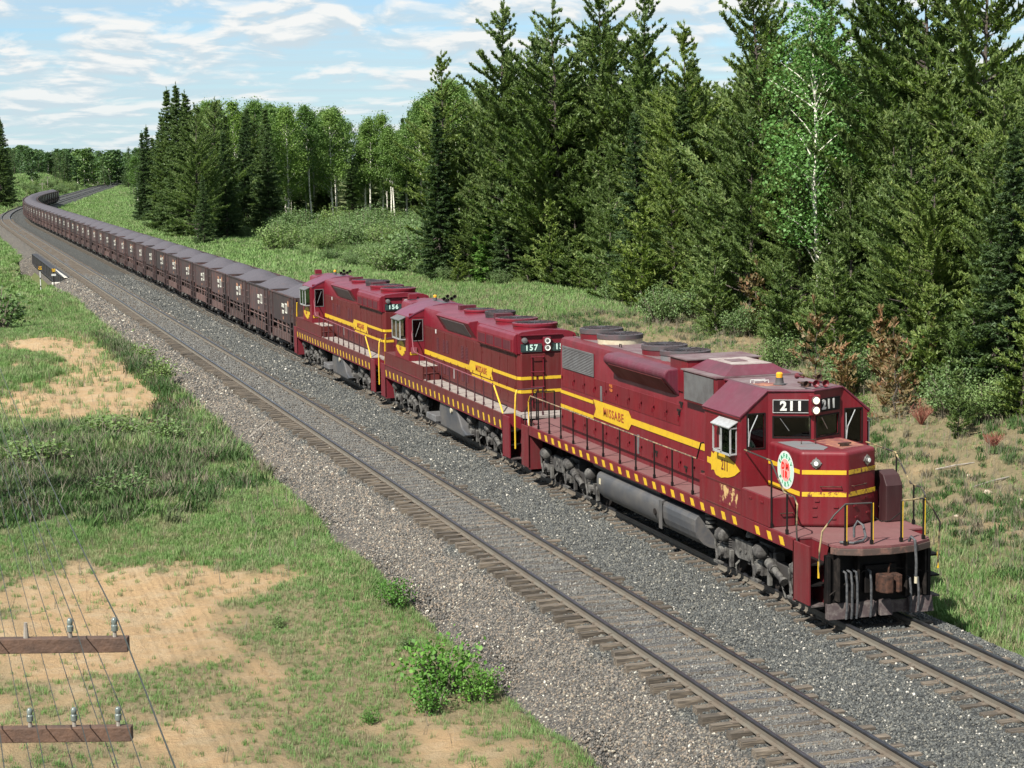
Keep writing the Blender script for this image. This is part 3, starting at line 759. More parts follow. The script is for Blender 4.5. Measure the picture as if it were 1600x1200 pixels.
def seated_person(loc, label):
    """engineer at the side window, one forearm on the sill"""
    me = bpy.data.meshes.new('person')
    x, y, z = loc
    V = [(0,0,0), (0,0,.22), (0,0,.45), (0,0,.56), (.0,-.01,.64), (-.17,0,.50), (-.27,-.05,.28), (-.38,-.22,.24), (.17,0,.50), (.24,-.06,.26), (.2,-.3,.2), (-.1,-.05,-.02), (-.12,-.42,-.03), (-.12,-.44,-.42), (.1,-.05,-.02), (.12,-.42,-.03), (.12,-.44,-.42), (-.45,-.32,.25), (.17,-.4,.2)]
    E = [(0,1),(1,2),(2,3),(3,4),(2,5),(5,6),(6,7),(7,17),(2,8),(8,9),(9,10),(10,18),(0,11),(11,12),(12,13),(0,14),(14,15),(15,16)]
    R = [.15,.14,.15,.055,.055,.07,.05,.04,.07,.05,.04,.09,.075,.055,.09,.075,.055,.035,.035]
    me.from_pydata([(x+a, y+b, z+c) for a, b, c in V], [], []) if False else me.from_pydata([(x+a, y+b, z+c) for a, b, c in V], E, [])
    o = from_mesh('person', me); o.modifiers.new('skin', 'SKIN')
    for i, d in enumerate(me.skin_vertices[0].data): d.radius = (R[i], R[i]); d.use_root = (i == 0)
    ss = o.modifiers.new('sub', 'SUBSURF'); ss.levels = 1; ss.render_levels = 2
    me.materials.append(M['shirt'])
    tag(o, label, 'person')
    h = MB().lathe((x, y-.02, z+.74), [(.02, -.13), (.07, -.11), (.085, -.04), (.088, .03), (.07, .10), (.02, .125)], 16).bx((x, y-.115, z+.735), (.025, .04, .04)).build('head', M['skin'], o, smooth=True)
    MB().lathe((x, y-.01, z+.79), [(.095, -.02), (.098, .03), (.07, .09), (.02, .105)], 16).build('hair', M['hair'], o, smooth=True)
    for (hx, hy, hz) in ((-.48, -.37, .25), (.16, -.46, .2)):
        hb = MB().bx((x+hx, y+hy, z+hz), (.05, .09, .03))
        for k in range(4): hb.tube([(x+hx-.02+k*.014, y+hy-.04, z+hz), (x+hx-.02+k*.014, y+hy-.085, z+hz-.005), (x+hx-.02+k*.014, y+hy-.11, z+hz-.025)], .007, 5)
        hb.tube([(x+hx+.02, y+hy, z+hz), (x+hx+.05, y+hy-.04, z+hz)], .009, 5)
        hb.build('hand', M['skin'], o)
    return o

# ------------------------------------------------------------------ leading locomotive (low nose, 211)
def build_lead():
    T = thing('diesel_locomotive', 'leading maroon diesel locomotive numbered 211 with low nose and yellow stripes', 'locomotive')
    mar, ro = M['maroon'], M['maroon_roof']; HW = .92
    fr = MB(); fr.box(-.75, .75, .5, 20.2, 1.0, 1.40); fr.box(-1.48, 1.48, 1.25, 19.55, 1.40, 1.64)
    fr.build('underframe', M['dark'], T)
    for sx in (-1, 1):
        a, b = sorted((sx*1.50, sx*1.55)); MB().box(a, b, 1.17, 19.6, 1.41, 1.69).build('side_sill', mar, T, bevel=.008)
        ys = [y for y in np.arange(1.75, 19.0, .62)]
        stripes(T, sx*1.552, sx, ys, 1.45, 1.62, miss=(3,))
    MB().box(-1.50, 1.50, 1.17, 19.6, 1.645, 1.695).build('walkway', M['deck'], T)
    seam = MB()
    for y in np.arange(6.9, 19.4, 1.25):
        for sx in (-1, 1): a, b = sorted((sx*.95, sx*1.5)); seam.box(a, b, y, y+.015, 1.695, 1.70)
    seam.build('walkway_seam', M['dark'], T)
    # end platforms with bowed anticlimber
    fp = [(-1.13, 1.17), (-1.13, .30), (-1.05, .12), (-.62, -.12), (0, -.20), (.62, -.12), (1.05, .12), (1.13, .30), (1.13, 1.17)]
    MB().prism(fp, 1.645, 1.695, 'z').build('front_platform', M['deck'], T)
    lip = MB().prism([(x*1.015, y-.02) for x, y in fp[1:-1]], 1.50, 1.64, 'z').build('anticlimber', M['lip'], T, bevel=.01)
    rp = [(x, 20.77-y) for x, y in fp][::-1]
    MB().prism(rp, 1.645, 1.695, 'z').build('rear_platform', M['deck'], T)
    MB().prism([(x, y+.02) for x, y in rp[1:-1]], 1.50, 1.64, 'z').build('rear_anticlimber', M['lip'], T, bevel=.01)
    stepwell(T, 1.17, -1, mar, 1.68); stepwell(T, 19.6, 1, mar, 1.68)
    for y, d in ((.36, 1), (20.41, -1)):
        e = MB(); e.box(-1.14, 1.14, min(y, y+d*.05), max(y, y+d*.05), .40, 1.50)
        e.box(-1.20, -1.12, y-.06, y+.12, .36, 1.45); e.box(1.12, 1.20, y-.06, y+.12, .36, 1.45); e.box(-.36, .36, min(y-d*.12, y), max(y-d*.12, y), .62, 1.2)
        pl = e.build('pilot_plate', M['black'], T, bevel=.01)
        for x0, x1 in ((-1.22, -.72), (-.52, -.12), (-.02, .26), (.66, 1.22)):
            MB().prism([(min(y-d*.16, y-d*.02) if d > 0 else y-.0, .12), (y if d > 0 else y+.16, .12), (y if d > 0 else y+.10, .44), (y-d*.08 if d > 0 else y, .44)], x0, x1, 'x').build('footboard', M['footboard'], pl, bevel=.008)
        b = MB().box(-1.2, 1.2, min(y-d*.03, y), max(y-d*.03, y), .14, .40).build('pilot_bar', M['footboard'], pl)
        coupler(T, y-d*.25, d)
        hoses(T, y-d*.06, d, (-.86, -.74, -.62, -.30), 1.12, .12); hoses(T, y-d*.06, d, (.62, .80), .9, .16)
        br = MB(); 
        for x in (-1.0, -.55, .55, 1.0): br.box(x-.02, x+.02, min(y-d*.2, y), max(y-d*.2, y), .5, 1.5)
        br.tube([(-1.15, y-d*.05, .62), (-.4, y-d*.12, 1.1), (.4, y-d*.12, 1.1), (1.15, y-d*.05, .95)], .018)
        br.build('pilot_brace', M['dark'], pl)
    # hose that hangs over the front lip, curled hose on the platform
    MB().tube([(.50, -.02, 1.70), (.50, -.12, 1.82), (.52, -.24, 1.76), (.54, -.27, 1.3), (.55, -.24, .98)], .03, 8).build('hanging_hose', M['hose'], T, smooth=True)
    MB().cyl((.55, -.24, 1.0), (.55, -.235, .86), .035, n=8).build('hose_end', M['cream'], T)
    MB().tube([(-.95, .25, 1.74), (-.7, .12, 1.73), (-.45, .2, 1.74), (-.3, .35, 1.78), (-.28, .5, 2.0), (-.36, .6, 2.08), (-.44, .6, 1.95), (-.44, .6, 1.74)], .028, 8).build('curled_hose', M['hose'], T, smooth=True)
    # hoods
    def roundprof(w, z0, z1, r=.13):
        return [(-w, z0), (-w, z1-r), (-w+r*.3, z1-r*.3), (-w+r, z1), (w-r, z1), (w-r*.3, z1-r*.3), (w, z1-r), (w, z0)]
    hood = MB().prism(roundprof(HW, 1.69, 4.46), 6.27, 18.30, 'y').build('long_hood', mar, T, smooth=True)
    MB().prism([(-.6, 4.462), (-.6, 4.475), (.6, 4.475), (.6, 4.462)], 9.7, 18.1, 'y').build('hood_roof_panel', M['rooftop'], hood)
    hd = [6.3, 7.2, 8.1, 9.0, 9.9, 10.8, 11.7, 12.6, 13.5, 14.4, 15.3, 16.2, 17.1, 18.2]
    for sx in (-1, 1):
        hood_doors(hood, sx*HW, sx, hd, 1.85, 2.38, mar); hood_doors(hood, sx*HW, sx, hd[3:], 3.02, 3.55, mar)
        louvre(hood, sx*(HW+.012), sx, 15.40, 18.02, 3.62, 4.20, 13, M['grille'], M['grille'])
        bl = MB().prism([(sx*.86, 4.47), (sx*1.24, 4.44), (sx*1.33, 4.34), (sx*1.33, 4.24), (sx*.90, 3.74)], 9.05, 13.5, 'y').build('dynamic_brake_blister', ro, hood, bevel=.04)
        z0, z1 = 3.80, 4.21
        g = MB(); n = Vector((sx*.5, 0, -.43)).normalized(); uz = Vector((sx*.43, 0, .5)).normalized()
        g.bx(Vector((sx*1.115, 11.25, 4.0))+n*.012, (3.9, .52, .02), Matrix((Vector((0, 1, 0)), uz, Vector((0, 1, 0)).cross(uz))).transposed()); g.build('blister_grille', M['maroon_rust'], bl)
    blk = MB().box(-.96, .96, 8.42, 9.55, 3.9, 4.72).build('exhaust_housing', mar, T, bevel=.02)
    MB().box(-1.0, 1.0, 8.38, 9.6, 4.722, 4.75).build('housing_lid', M['rooftop'], blk)
    flt = MB().box(-1.08, 1.08, 6.30, 8.42, 3.74, 4.50).build('filter_housing', mar, T, bevel=.02)
    for sx in (-1, 1): louvre(flt, sx*1.082, sx, 6.50, 8.30, 3.80, 4.46, 44, M['grille'], None, True)
    MB().box(-1.12, 1.12, 6.28, 8.46, 4.502, 4.535).build('filter_housing_eave', M['rooftop'], flt)
    ht = MB().prism([(-.86, 6.35), (.86, 6.35), (.86, 8.44), (-.86, 8.44)], 4.54, 4.76, 'z', [(-.52, 6.62), (.5, 6.62), (.5, 8.2), (-.52, 8.2)]).build('roof_hatch', ro, T)
    MB().box(-.5, .48, 6.64, 8.18, 4.762, 4.775).build('hatch_top', M['rooftop_pale'], ht); MB().box(-.3, .1, 7.2, 7.7, 4.777, 4.79).build('hatch_vent', M['rooftop'], ht)
    # roof fans
    fan(T, 17.3, 0, 4.47, .62, .30, mar, M['fan_side']); fan(T, 15.75, 0, 4.47, .64, .26, M['cream'], M['fan_side'])
    fan(T, 12.35, 0, 4.47, .60, .26, mar, M['fan_side']); fan(T, 10.9, 0, 4.47, .64, .24, M['greytop'], M['fan_side'])
    lift = MB()
    for y, x in ((14.3, .5), (14.5, -.45), (13.7, .2), (9.9, -.7), (17.95, -.5), (18.1, .5)): lift.tube([(x, y-.08, 4.47), (x, y-.06, 4.56), (x, y+.06, 4.56), (x, y+.08, 4.47)], .014)
    lift.build('lifting_eye', M['dark'], hood)
    # stripes and name board on the hood
    for sx in (-1, 1):
        X = sx*(HW+.016); a, b = sorted((X, X+sx*.005))
        st = MB().box(a, b, 7.22, 12.42, 2.62, 2.79).build('hood_stripe', M['yellow'], hood)
        for z in (2.86, 2.44): MB().box(a, b, 15.42, 18.29, z-.045, z+.05).build('hood_stripe', M['yellow'], hood)
        bd = MB().prism([(15.40, 2.95), (15.20, 2.70), (15.40, 2.46), (12.62, 2.44), (12.42, 2.61), (12.42, 2.80), (12.62, 2.95)], a, b, 'x').build('name_board', M['yellow'], hood)
        text('name_lettering', 'MISSABE', .33, M['red' if 0 else 'rust_text'], bd, (X+sx*.012, 13.78, 2.69), (0, sx, 0), (0, 0, 1), sx=1.12, space=1.22, bold=.004)
        text('data_lettering', 'FUEL\n1500', .12, M['orange_text'], hood, (X+sx*.012, 13.95, 3.42), (0, sx, 0), (0, 0, 1))
        plate('sight_glass', M['grille'], hood, (X, 14.75, 3.18), (0, 1, 0), (0, 0, 1), .12, .42, .03)
        plate('sight_glass', M['grille'], hood, (X, 11.9, 2.16), (0, 1, 0), (0, 0, 1), .13, .5, .03)
        for y, z in ((9.05, 3.42), (8.9, 3.62), (7.5, 2.1), (8.6, 2.05), (10.6, 2.15)):
            MB().bx((X, y, z), (.03, .2, .05)).bx((X+sx*.02, y-.05, z-.08), (.03, .04, .08)).build('door_handle', M['dark'], hood)
    # ---- cab
    cab = MB(); CW = 1.55; y0, y1, ya = 3.85, 5.95, 3.40
    sidez = (1.69, 3.93)
    cabo = MB()
    for sx in (-1, 1):
        # side wall with window
        ux = (0, sx, 0); org = (sx*CW, y0 if sx > 0 else y1, 1.69)
        W = y1-y0; H = 2.24
        h = (W-1.62, W-.42, 1.40, 2.02) if sx < 0 else (.42, 1.62, 1.40, 2.02)
        if sx < 0: h = (y1-5.02, y1-4.14, 1.38, 2.02)
        else: h = (4.14-y0, 5.02-y0, 1.38, 2.02)
        wall_holes(cabo, org, ux, (0, 0, 1), W, H, [h], .05)
        # outer front panels beside the nose
        o = (-1.50, y0, 1.69) if sx < 0 else (.90, y0, 1.69)
        hh = (.10, .50, 1.52, 2.28) if sx < 0 else (.10, .50, 1.52, 2.28)
        wall_holes(cabo, o, (1, 0, 0), (0, 0, 1), .60, 2.30, [hh], .05)
        # gable triangle above
        cabo.prism([(sx*1.50, 3.99), (sx*.90, 3.99), (sx*.90, 4.46), (sx*.93, 4.46)], y0, y0+.05, 'y')
        # centre front, folded to a shallow prow
        p0 = Vector((sx*.90, y0, 1.69)); p1 = Vector((0, ya, 1.69)); L = (p1-p0).length
        if sx < 0: o, ux = p0, (p1-p0)/L; hole = (.12, L-.10, 1.76, 2.20)
        else: o, ux = p1, (p0-p1)/L; hole = (.10, L-.12, 1.76, 2.20)
        wall_holes(cabo, o, ux, (0, 0, 1), L, 2.77, [hole], .05)
        # window glass and rims
        wz = 1.69+(hole[2]+hole[3])/2; cc = Vector(o)+Vector(ux)*((hole[0]+hole[1])/2); cc.z = wz
        n = Vector(ux).cross(Vector((0, 0, 1)))
        g = plate('windshield', M['glass'], T, cc-n*.02, ux, (0, 0, 1), hole[1]-hole[0]-.01, hole[3]-hole[2]-.01, .008)
        rim(g, cc+n*.004, ux, (0, 0, 1), hole[1]-hole[0], hole[3]-hole[2], .03, .018, M['black'])
        MB().tube([cc+n*.03+Vector(ux)*(-.25)+Vector((0, 0, .2)), cc+n*.04+Vector(ux)*(-.05)+Vector((0, 0, -.08))], .008).build('wiper', M['steel'], g)
        # number board
        nb = cc.copy(); nb.z = 4.14
        q = plate('number_board', M['black'], T, nb+n*.018, ux, (0, 0, 1), .80, .27, .03, bevel=.012)
        rim(q, nb+n*.02, ux, (0, 0, 1), .80, .27, .013, .035, M['silver'] if sx < 0 else M['black'])
        text('board_digits', '211', .285, M['white'], q, nb+n*.040, ux, (0, 0, 1), bold=.014, sx=1.0, space=1.25)
        cc = Vector(((-1.20) if sx < 0 else 1.20, y0+.02, 1.69+1.90))
        g = plate('front_side_window', M['glass'], T, cc, (1, 0, 0), (0, 0, 1), .39, .75, .008)
        rim(g, cc+Vector((0, -.024, 0)), (1, 0, 0), (0, 0, 1), .40, .76, .028, .02, M['black'])
        MB().tube([cc+Vector((-.19, -.05, -.33)), cc+Vector((-.17, -.09, .0)), cc+Vector((.03, -.05, .36))], .012).tube([cc+Vector((-.19, -.05, -.33)), cc+Vector((-.19, -.04, .3))], .01).build('wiper', M['silver'], g)
        # side windows and the projecting wind deflector box
        wc = Vector((sx*(CW-.02), 4.58, 1.69+1.70))
        g = plate('side_window', M['glass'], T, wc, (0, 1, 0), (0, 0, 1), .88, .62, .008)
        rim(g, Vector((sx*(CW+.008), 4.58, 3.39)), (0, 1, 0), (0, 0, 1), .89, .64, .03, .02, M['silver'])
        MB().box(min(sx*1.52, sx*1.56), max(sx*1.52, sx*1.56), 4.56, 4.60, 3.08, 3.70).build('window_post', M['silver'], g)
        wb = MB(); xo = sx*1.73; xi = sx*1.56
        for yy in (4.09, 5.05):
            for xx in (xo,): wb.box(min(xx, xx-sx*.03), max(xx, xx-sx*.03), yy-.018, yy+.018, 3.04, 3.66)
            wb.box(min(xi, xo), max(xi, xo), yy-.015, yy+.015, 3.04, 3.075); wb.box(min(xi, xo), max(xi, xo), yy-.015, yy+.015, 3.63, 3.66)
        wb.box(min(xo, xo-sx*.03), max(xo, xo-sx*.03), 4.09, 5.05, 3.02, 3.07); wb.box(min(xo, xo-sx*.03), max(xo, xo-sx*.03), 4.09, 5.05, 3.62, 3.67)
        wb.box(min(xo, xo-sx*.03), max(xo, xo-sx*.03), 4.56, 4.61, 3.04, 3.66)
        dfl = wb.build('wind_deflector_frame', M['silver'], T)
        MB().prism([(sx*1.55, 3.80), (sx*1.77, 3.67), (sx*1.77, 3.65), (sx*1.55, 3.78)], 4.05, 5.09, 'y').build('awning', M['silver'], dfl)
        MB().box(min(xo-sx*.012, xo-sx*.018), max(xo-sx*.012, xo-sx*.018), 4.12, 4.56, 3.07, 3.62).build('deflector_glass', M['glass'], dfl)
    cb = cabo.build('cab_shell', mar, T)
    cb['label'] = 'boxy cab shell with folded front'
    rear = MB(); wall_holes(rear, (1.5, y1, 1.69), (-1, 0, 0), (0, 0, 1), 3.0, 2.24, [(.15, .5, 1.5, 2.0)], .05); rear.box(-.95, .95, y1-.05, y1, 3.93, 4.47); rear.build('cab_rear_wall', mar, T)
    MB().box(-1.5, 1.5, y0, y1-.05, 1.70, 1.76).build('cab_floor', M['dark'], T)
    rf = MB()
    rf.prism([(-.93, y0-.03), (0, ya-.03), (.93, y0-.03), (.93, y1+.32), (-.93, y1+.32)], 4.46, 4.50, 'z')
    for sx in (-1, 1):
        rf.prism([(sx*.93, 4.50), (sx*.93, 4.455), (sx*1.59, 3.89), (sx*1.62, 3.935)], y0-.03, y1+.02, 'y')
        a, b = sorted((sx*.92, sx*1.0)); rf.prism([(sx*.9, 4.455), (sx*.9, 4.0), (sx*1.45, 4.0)], y1-.06, y1-.01, 'y')
    rfo = rf.build('cab_roof', ro, T, bevel=.012)
    MB().prism([(-.85, 3.95), (0, 3.5), (.85, 3.95), (.85, 6.2), (-.85, 6.2)], 4.502, 4.508, 'z').build('roof_top_grime', M['rooftop'], rfo)
    MB().prism([(-.80, 4.5), (-.35, 4.35), (-.1, 4.7), (-.4, 5.1), (-.78, 5.0)], 4.51, 4.514, 'z').build('bare_patch', M['orange'], rfo)
    gt = MB()
    for sx in (-1, 1): a, b = sorted((sx*1.55, sx*1.60)); gt.box(a, b, y0, y1, 3.87, 3.90)
    gt.build('drip_rail', mar, rfo)
    # seats and control stand seen through the glass
    st = MB(); st.bx((-1.0, 4.95, 2.25), (.45, .45, .12)); st.bx((-1.0, 5.15, 2.55), (.42, .1, .55)); st.bx((-1.0, 4.95, 1.98), (.12, .12, .45)); st.bx((1.0, 4.9, 2.25), (.45, .45, .12)); st.bx((1.0, 5.1, 2.55), (.42, .1, .55)); st.bx((1.0, 4.95, 1.98), (.12, .12, .45)); st.bx((-.35, 4.6, 2.3), (.45, .5, 1.1))
    st.build('cab_fittings', M['dark'], T)
    # headlight pair between the boards, horns, beacon
    hl = MB().bx((0, ya-.03, 4.17), (.26, .10, .46)).build('headlight_housing', M['maroon'], T, bevel=.02)
    for z in (4.28, 4.06):
        MB().lathe((0, ya-.08, z), [(.085, .03), (.095, -.01), (.09, -.05), (.078, -.05)], 20, 'y').build('headlight_rim', M['steel'], hl, smooth=True)
        MB().lathe((0, ya-.08, z), [(.01, -.066), (.072, -.052), (.072, -.02)], 20, 'y').build('headlight', M['lamp'], hl, smooth=True)
    hn = MB().bx((.12, 4.05, 4.56), (.16, .2, .1)).build('air_horn', M['dark'], T)
    for k, (dx, dz, L, rr) in enumerate(((-.22, .06, .42, .075), (-.08, .16, .34, .07), (.05, .05, .36, .085), (.16, .18, .30, .075), (.27, .05, .40, .085))):
        y = 4.0; s = -1 if k != 1 else 1
        MB().lathe((.12+dx, y, 4.56+dz), [(.02, 0), (.022, s*L*.6), (.035, s*L*.82), (rr, s*L), (rr*.9, s*L*1.0), (.03, s*L*.85)], 14, 'y').build('horn_bell', M['rust' if k in (0, 3) else 'maroon'], hn, smooth=True)
    bc = MB().lathe((-.30, 4.55, 4.51), [(.14, 0), (.14, .03), (.10, .04), (.085, .16), (.09, .17)], 16).build('beacon_base', M['tank'], T, smooth=True)
    MB().lathe((-.30, 4.55, 4.68), [(.075, 0), (.08, .09), (.05, .12)], 14).build('beacon_lens', M['amber'], bc, smooth=True)
    MB().tube([(-.72, 5.0, 4.51), (-.72, 5.0, 4.57), (-.36, 5.0, 4.57), (-.36, 5.0, 4.51)], .012).tube([(-.72, 5.2, 4.51), (-.72, 5.2, 4.57), (-.36, 5.2, 4.57), (-.36, 5.2, 4.51)], .012).build('roof_grab_iron', M['white'], rfo)
    # lower cab boxes
    for sx in (-1, 1):
        a, b = sorted((sx*1.10, sx*1.553)); MB().box(a, b, 3.86, 6.27, 1.70, 2.30).build('sub_cab_box', mar, T, bevel=.01)
        a, b = sorted((sx*1.553, sx*1.565)); MB().box(a, b, 3.9, 5.85, 2.27, 2.30).box(a, b, 3.9, 5.85, 1.72, 1.745).build('box_moulding', M['maroon_rust'], T)
        plate('worn_patch', M['patch'], T, (sx*1.556, 4.55, 2.04), (0, 1, 0), (0, 0, 1), 1.0, .42, .004)
        a, b = sorted((sx*.94, sx*1.553)); bt = MB().box(a, b, 2.38, 3.84, 1.70, 2.34).build('battery_box', mar, T, bevel=.015)
        MB().box(a+.02, b-.02, 2.40, 3.82, 2.341, 2.352).build('battery_box_lid', M['deck'], bt)
        MB().bx((sx*1.56, 3.35, 2.2), (.02, .16, .04)).bx((sx*1.56, 2.75, 2.2), (.02, .16, .04)).build('lid_latch', mar, bt)
        MB().tube([(sx*1.3, 2.36, 2.0), (sx*1.3, 2.32, 2.0), (sx*1.02, 2.32, 2.0), (sx*1.02, 2.36, 2.0)], .012).build('grab_iron', M['rust'], bt)
        arrowhead(T, sx*1.557, sx, 4.84, 2.70, 1.86, .62, -1, M['yellow'], '211', M['maroon_text'], .34)
    # ---- nose
    ns = [(-.90, 3.84), (-.90, 2.20), (0, 1.75), (.90, 2.20), (.90, 3.84)]
    nose = MB().prism(ns, 1.70, 3.35, 'z').build('low_nose', mar, T, bevel=.075, seg=4)
    MB().prism([(-.78, 3.6), (-.78, 2.45), (-.35, 2.2), (-.1, 2.5), (-.1, 3.6)], 3.352, 3.358, 'z').build('nonslip_patch', M['greytop'], nose)
    MB().prism([(.0, 3.6), (.05, 2.15), (.75, 2.45), (.80, 3.6)], 3.352, 3.357, 'z').build('bare_patch', M['orange'], nose)
    MB().tube([(-.45, 3.1, 3.36), (-.45, 3.1, 3.46), (-.15, 3.0, 3.46), (-.15, 3.0, 3.36)], .013).build('nose_grab_iron', M['rust'], nose)
    MB().bx((.3, 2.5, 3.39), (.18, .1, .06)).bx((.3, 2.5, 3.42), (.3, .05, .03)).build('vent_cap', M['rust'], nose)
    cl = lambda t: 1-t
    for z, hh in ((2.90, .095), (2.42, .10)):
        for sx in (-1, 1):
            a, b = sorted((sx*.902, sx*.906)); MB().box(a, b, 2.23, 3.83, z-hh/2, z+hh/2).build('nose_stripe', M['yellow'], nose)
            p0, p1 = Vector((sx*.90, 2.20, z)), Vector((0, 1.75, z)); ux = (p1-p0).normalized() if sx < 0 else (p0-p1).normalized(); n = ux.cross(Vector((0, 0, 1)))
            L = (p1-p0).length
            plate('nose_stripe', M['yellow'] if (z > 2.6 and sx < 0) else M['yellow_worn'], nose, (p0+p1)/2+n*.004, ux, (0, 0, 1), L*(.94), hh, .005)
    for sx in (-1, 1):
        p0, p1 = Vector((sx*.90, 2.20, 3.10)), Vector((0, 1.75, 3.10)); ux = (p1-p0).normalized() if sx < 0 else (p0-p1).normalized(); n = ux.cross(Vector((0, 0, 1))); c = p0.lerp(p1, .33)
        l = MB(); 
        m = Matrix((ux, Vector((0, 0, 1)).cross(ux)*-1, Vector((0, 0, 1)))).transposed()
        l.cyl(c, c+n*.03, .10, n=16); l.cyl(c+n*.03, c+n*.07, .062, n=16); l.bx(c+n*.01, (.24, .03, .03), Matrix((ux, n, Vector((0, 0, 1)))).transposed()); l.bx(c+n*.01, (.03, .03, .24), Matrix((ux, n, Vector((0, 0, 1)))).transposed())
        lo_ = l.build('classification_light', M['steel'], nose); MB().cyl(c+n*.065, c+n*.078, .045, n=14).build('light_lens', M['lamp_off'], lo_)
        for (t0, t1, z) in ((.42, .86, 2.60),):
            a, b = p0.lerp(p1, t0), p0.lerp(p1, t1); a.z = b.z = z
            MB().tube([a, a+n*.07, b+n*.07, b], .012).build('nose_grab_iron', M['rust'], nose)
        for t, z in ((.3, 2.15), (.75, 2.15), (.3, 1.95), (.7, 1.9), (.35, 2.28)):
            a = p0.lerp(p1, t); a.z = z; MB().bx(a+n*.01, (.10, .03, .035), Matrix((ux, n, Vector((0, 0, 1)))).transposed()).build('step_cleat', mar, nose)
    # round safety emblem on the nose side
    for sx in (-1, 1):
        X = sx*.908; a, b = (0, sx, 0), (0, 0, 1); C = Vector((X, 2.92, 2.84))
        def disc(r, off, mat, nm, par, r2=0., squash=1.):
            m_ = MB(); N_ = 40
            P = [C+Vector((sx*off, math.cos(t)*r*squash, math.sin(t)*r)) for t in [2*PI*i/N_ for i in range(N_)]]
            m_.prism([(p.y, p.z) for p in P], min(P[0].x-.002, P[0].x), P[0].x, 'x'); return m_.build(nm, mat, par)
        em = disc(.42, .003, M['white'], 'round_emblem', nose)
        disc(.375, .006, M['pale_green'], 'emblem_ring', em); disc(.26, .009, M['white'], 'emblem_centre', em); disc(.245, .012, M['pale_red'], 'emblem_field', em)
        for word, t0, step, flip in (('SAFETY', 150, -24, 1), ('FIRST', 215, 27, -1)):
            for i, ch in enumerate(word):
                t = math.radians(t0+step*i); 
                rad = Vector((0, sx*math.cos(t), math.sin(t))); upv = rad*flip; r_ = upv.cross(Vector((-sx, 0, 0))) if sx < 0 else upv.cross(Vector((-sx, 0, 0)))
                r_ = Vector((0, 0, 0))+r_
                if r_.cross(upv).x*sx < 0: r_ = -r_
                text('emblem_lettering', ch, .13, M['green'], em, C+rad*.318+Vector((sx*.012, 0, 0)), r_, upv, bold=.003)
        text('emblem_lettering', 'D M', .2, M['red'], em, C+Vector((sx*.018, 0, .08)), (0, sx, 0), (0, 0, 1), bold=.01)
        text('emblem_lettering', 'I R', .2, M['red'], em, C+Vector((sx*.018, 0, -.10)), (0, sx, 0), (0, 0, 1), bold=.01)
    # ---- handrails
    for sx in (-1, 1):
        x = sx*1.50
        ys = [8.11-1.3, 8.11, 9.31, 10.61, 11.79, 13.08, 14.37, 15.56, 16.65, 17.71, 18.74, 19.45]
        handrail(T, [(x, 6.55, 2.60), (x, 19.5, 2.60)], [((x, y, 2.60), 1.69) for y in ys], M['rust_rail'], M['black'])
        MB().tube([(x, 6.55, 2.60), (x, 6.3, 3.0), (sx*1.54, 6.05, 3.05)], .019).build('cab_grab_rail', M['black'], T)
        handrail(T, [(sx*1.50, 3.80, 3.20), (x, 2.42, 3.16), (x, 2.36, 3.1), (x, 1.75, 2.58), (x, 1.25, 2.56), (x, 1.10, 2.42), (x, 1.14, 1.9), (x, 1.1, 1.55), (x, 1.06, 1.05)],
                 [((x, 2.38, 3.14), 1.70), ((x, 1.6, 2.56), 1.70)], M['rail_mix'], M['black'])
        MB().tube([(x, 1.135, 1.62), (x, 1.085, 1.05)], .023).build('yellow_grab_end', M['yellow'], T)
        # front corner rails
        handrail(T, [(sx*.34, .02, 2.56), (sx*.90, .10, 2.56), (sx*1.12, .14, 2.35), (sx*1.36, .22, 2.0), (sx*1.38, .30, 1.6), (sx*1.38, .33, 1.05)], [((sx*.34, .02, 2.56), 1.69), ((sx*.90, .10, 2.56), 1.69)], M['rail_mix'], M['black'])
        for q in (.34, .90):
            MB().tube([(sx*q+.04, (.02 if q < .5 else .10), 1.69), (sx*q+.04, (.02 if q < .5 else .10), 2.56)], .011).build('yellow_post', M['yellow'], T)
        MB().tube([(sx*1.38, .33, 1.35), (sx*1.385, .33, 1.0)], .023).build('yellow_grab_end', M['yellow'], T)
        handrail(T, [(x, 19.5, 2.60), (x, 19.7, 2.4), (x, 19.66, 1.2)], [], M['yellow'], M['black'])
        handrail(T, [(sx*.34, 20.7, 2.56), (sx*.95, 20.62, 2.56), (sx*1.36, 20.5, 2.0), (sx*1.38, 20.45, 1.0)], [((sx*.34, 20.7, 2.56), 1.69), ((sx*.95, 20.62, 2.56), 1.69)], M['black'], M['black'])
    MB().tube([(.34, .06, 2.3), (.1, .05, 2.15), (-.1, .05, 2.15), (-.34, .06, 2.3)], .012).build('safety_chain', M['dark'], T)
    # right-hand curved tread plate beside the nose
    MB().prism([(2.0, 1.70), (2.0, 2.50), (2.15, 2.72), (2.4, 2.80), (2.75, 2.72), (2.9, 2.5), (2.9, 1.70)], 1.05, 1.45, 'x').build('brake_valve_box', M['valve_box'], T, bevel=.02)
    # ---- tank, reservoirs, trucks
    tk = [(-1.50, 1.10), (-1.45, 1.18), (-1.36, 1.22), (1.36, 1.22), (1.45, 1.18), (1.50, 1.10), (1.51, .95), (1.49, .78), (1.42, .62), (1.30, .49), (1.12, .39), (.9, .34), (-.9, .34), (-1.12, .39), (-1.30, .49), (-1.42, .62), (-1.49, .78), (-1.51, .95)]
    tank = MB().prism(tk, 8.9, 13.6, 'y').build('fuel_tank', M['tank'], T, smooth=True)
    tk2 = [(x*.985, z-.02 if z > 1 else z) for x, z in tk]
    MB().prism(tk2, 6.75, 8.85, 'y').build('fuel_tank_end', M['tank'], tank, bevel=.02)
    MB().prism([(x*.99, z) for x, z in tk2], 6.72, 6.745, 'y').build('tank_end_plate', M['dark_tank'], tank)
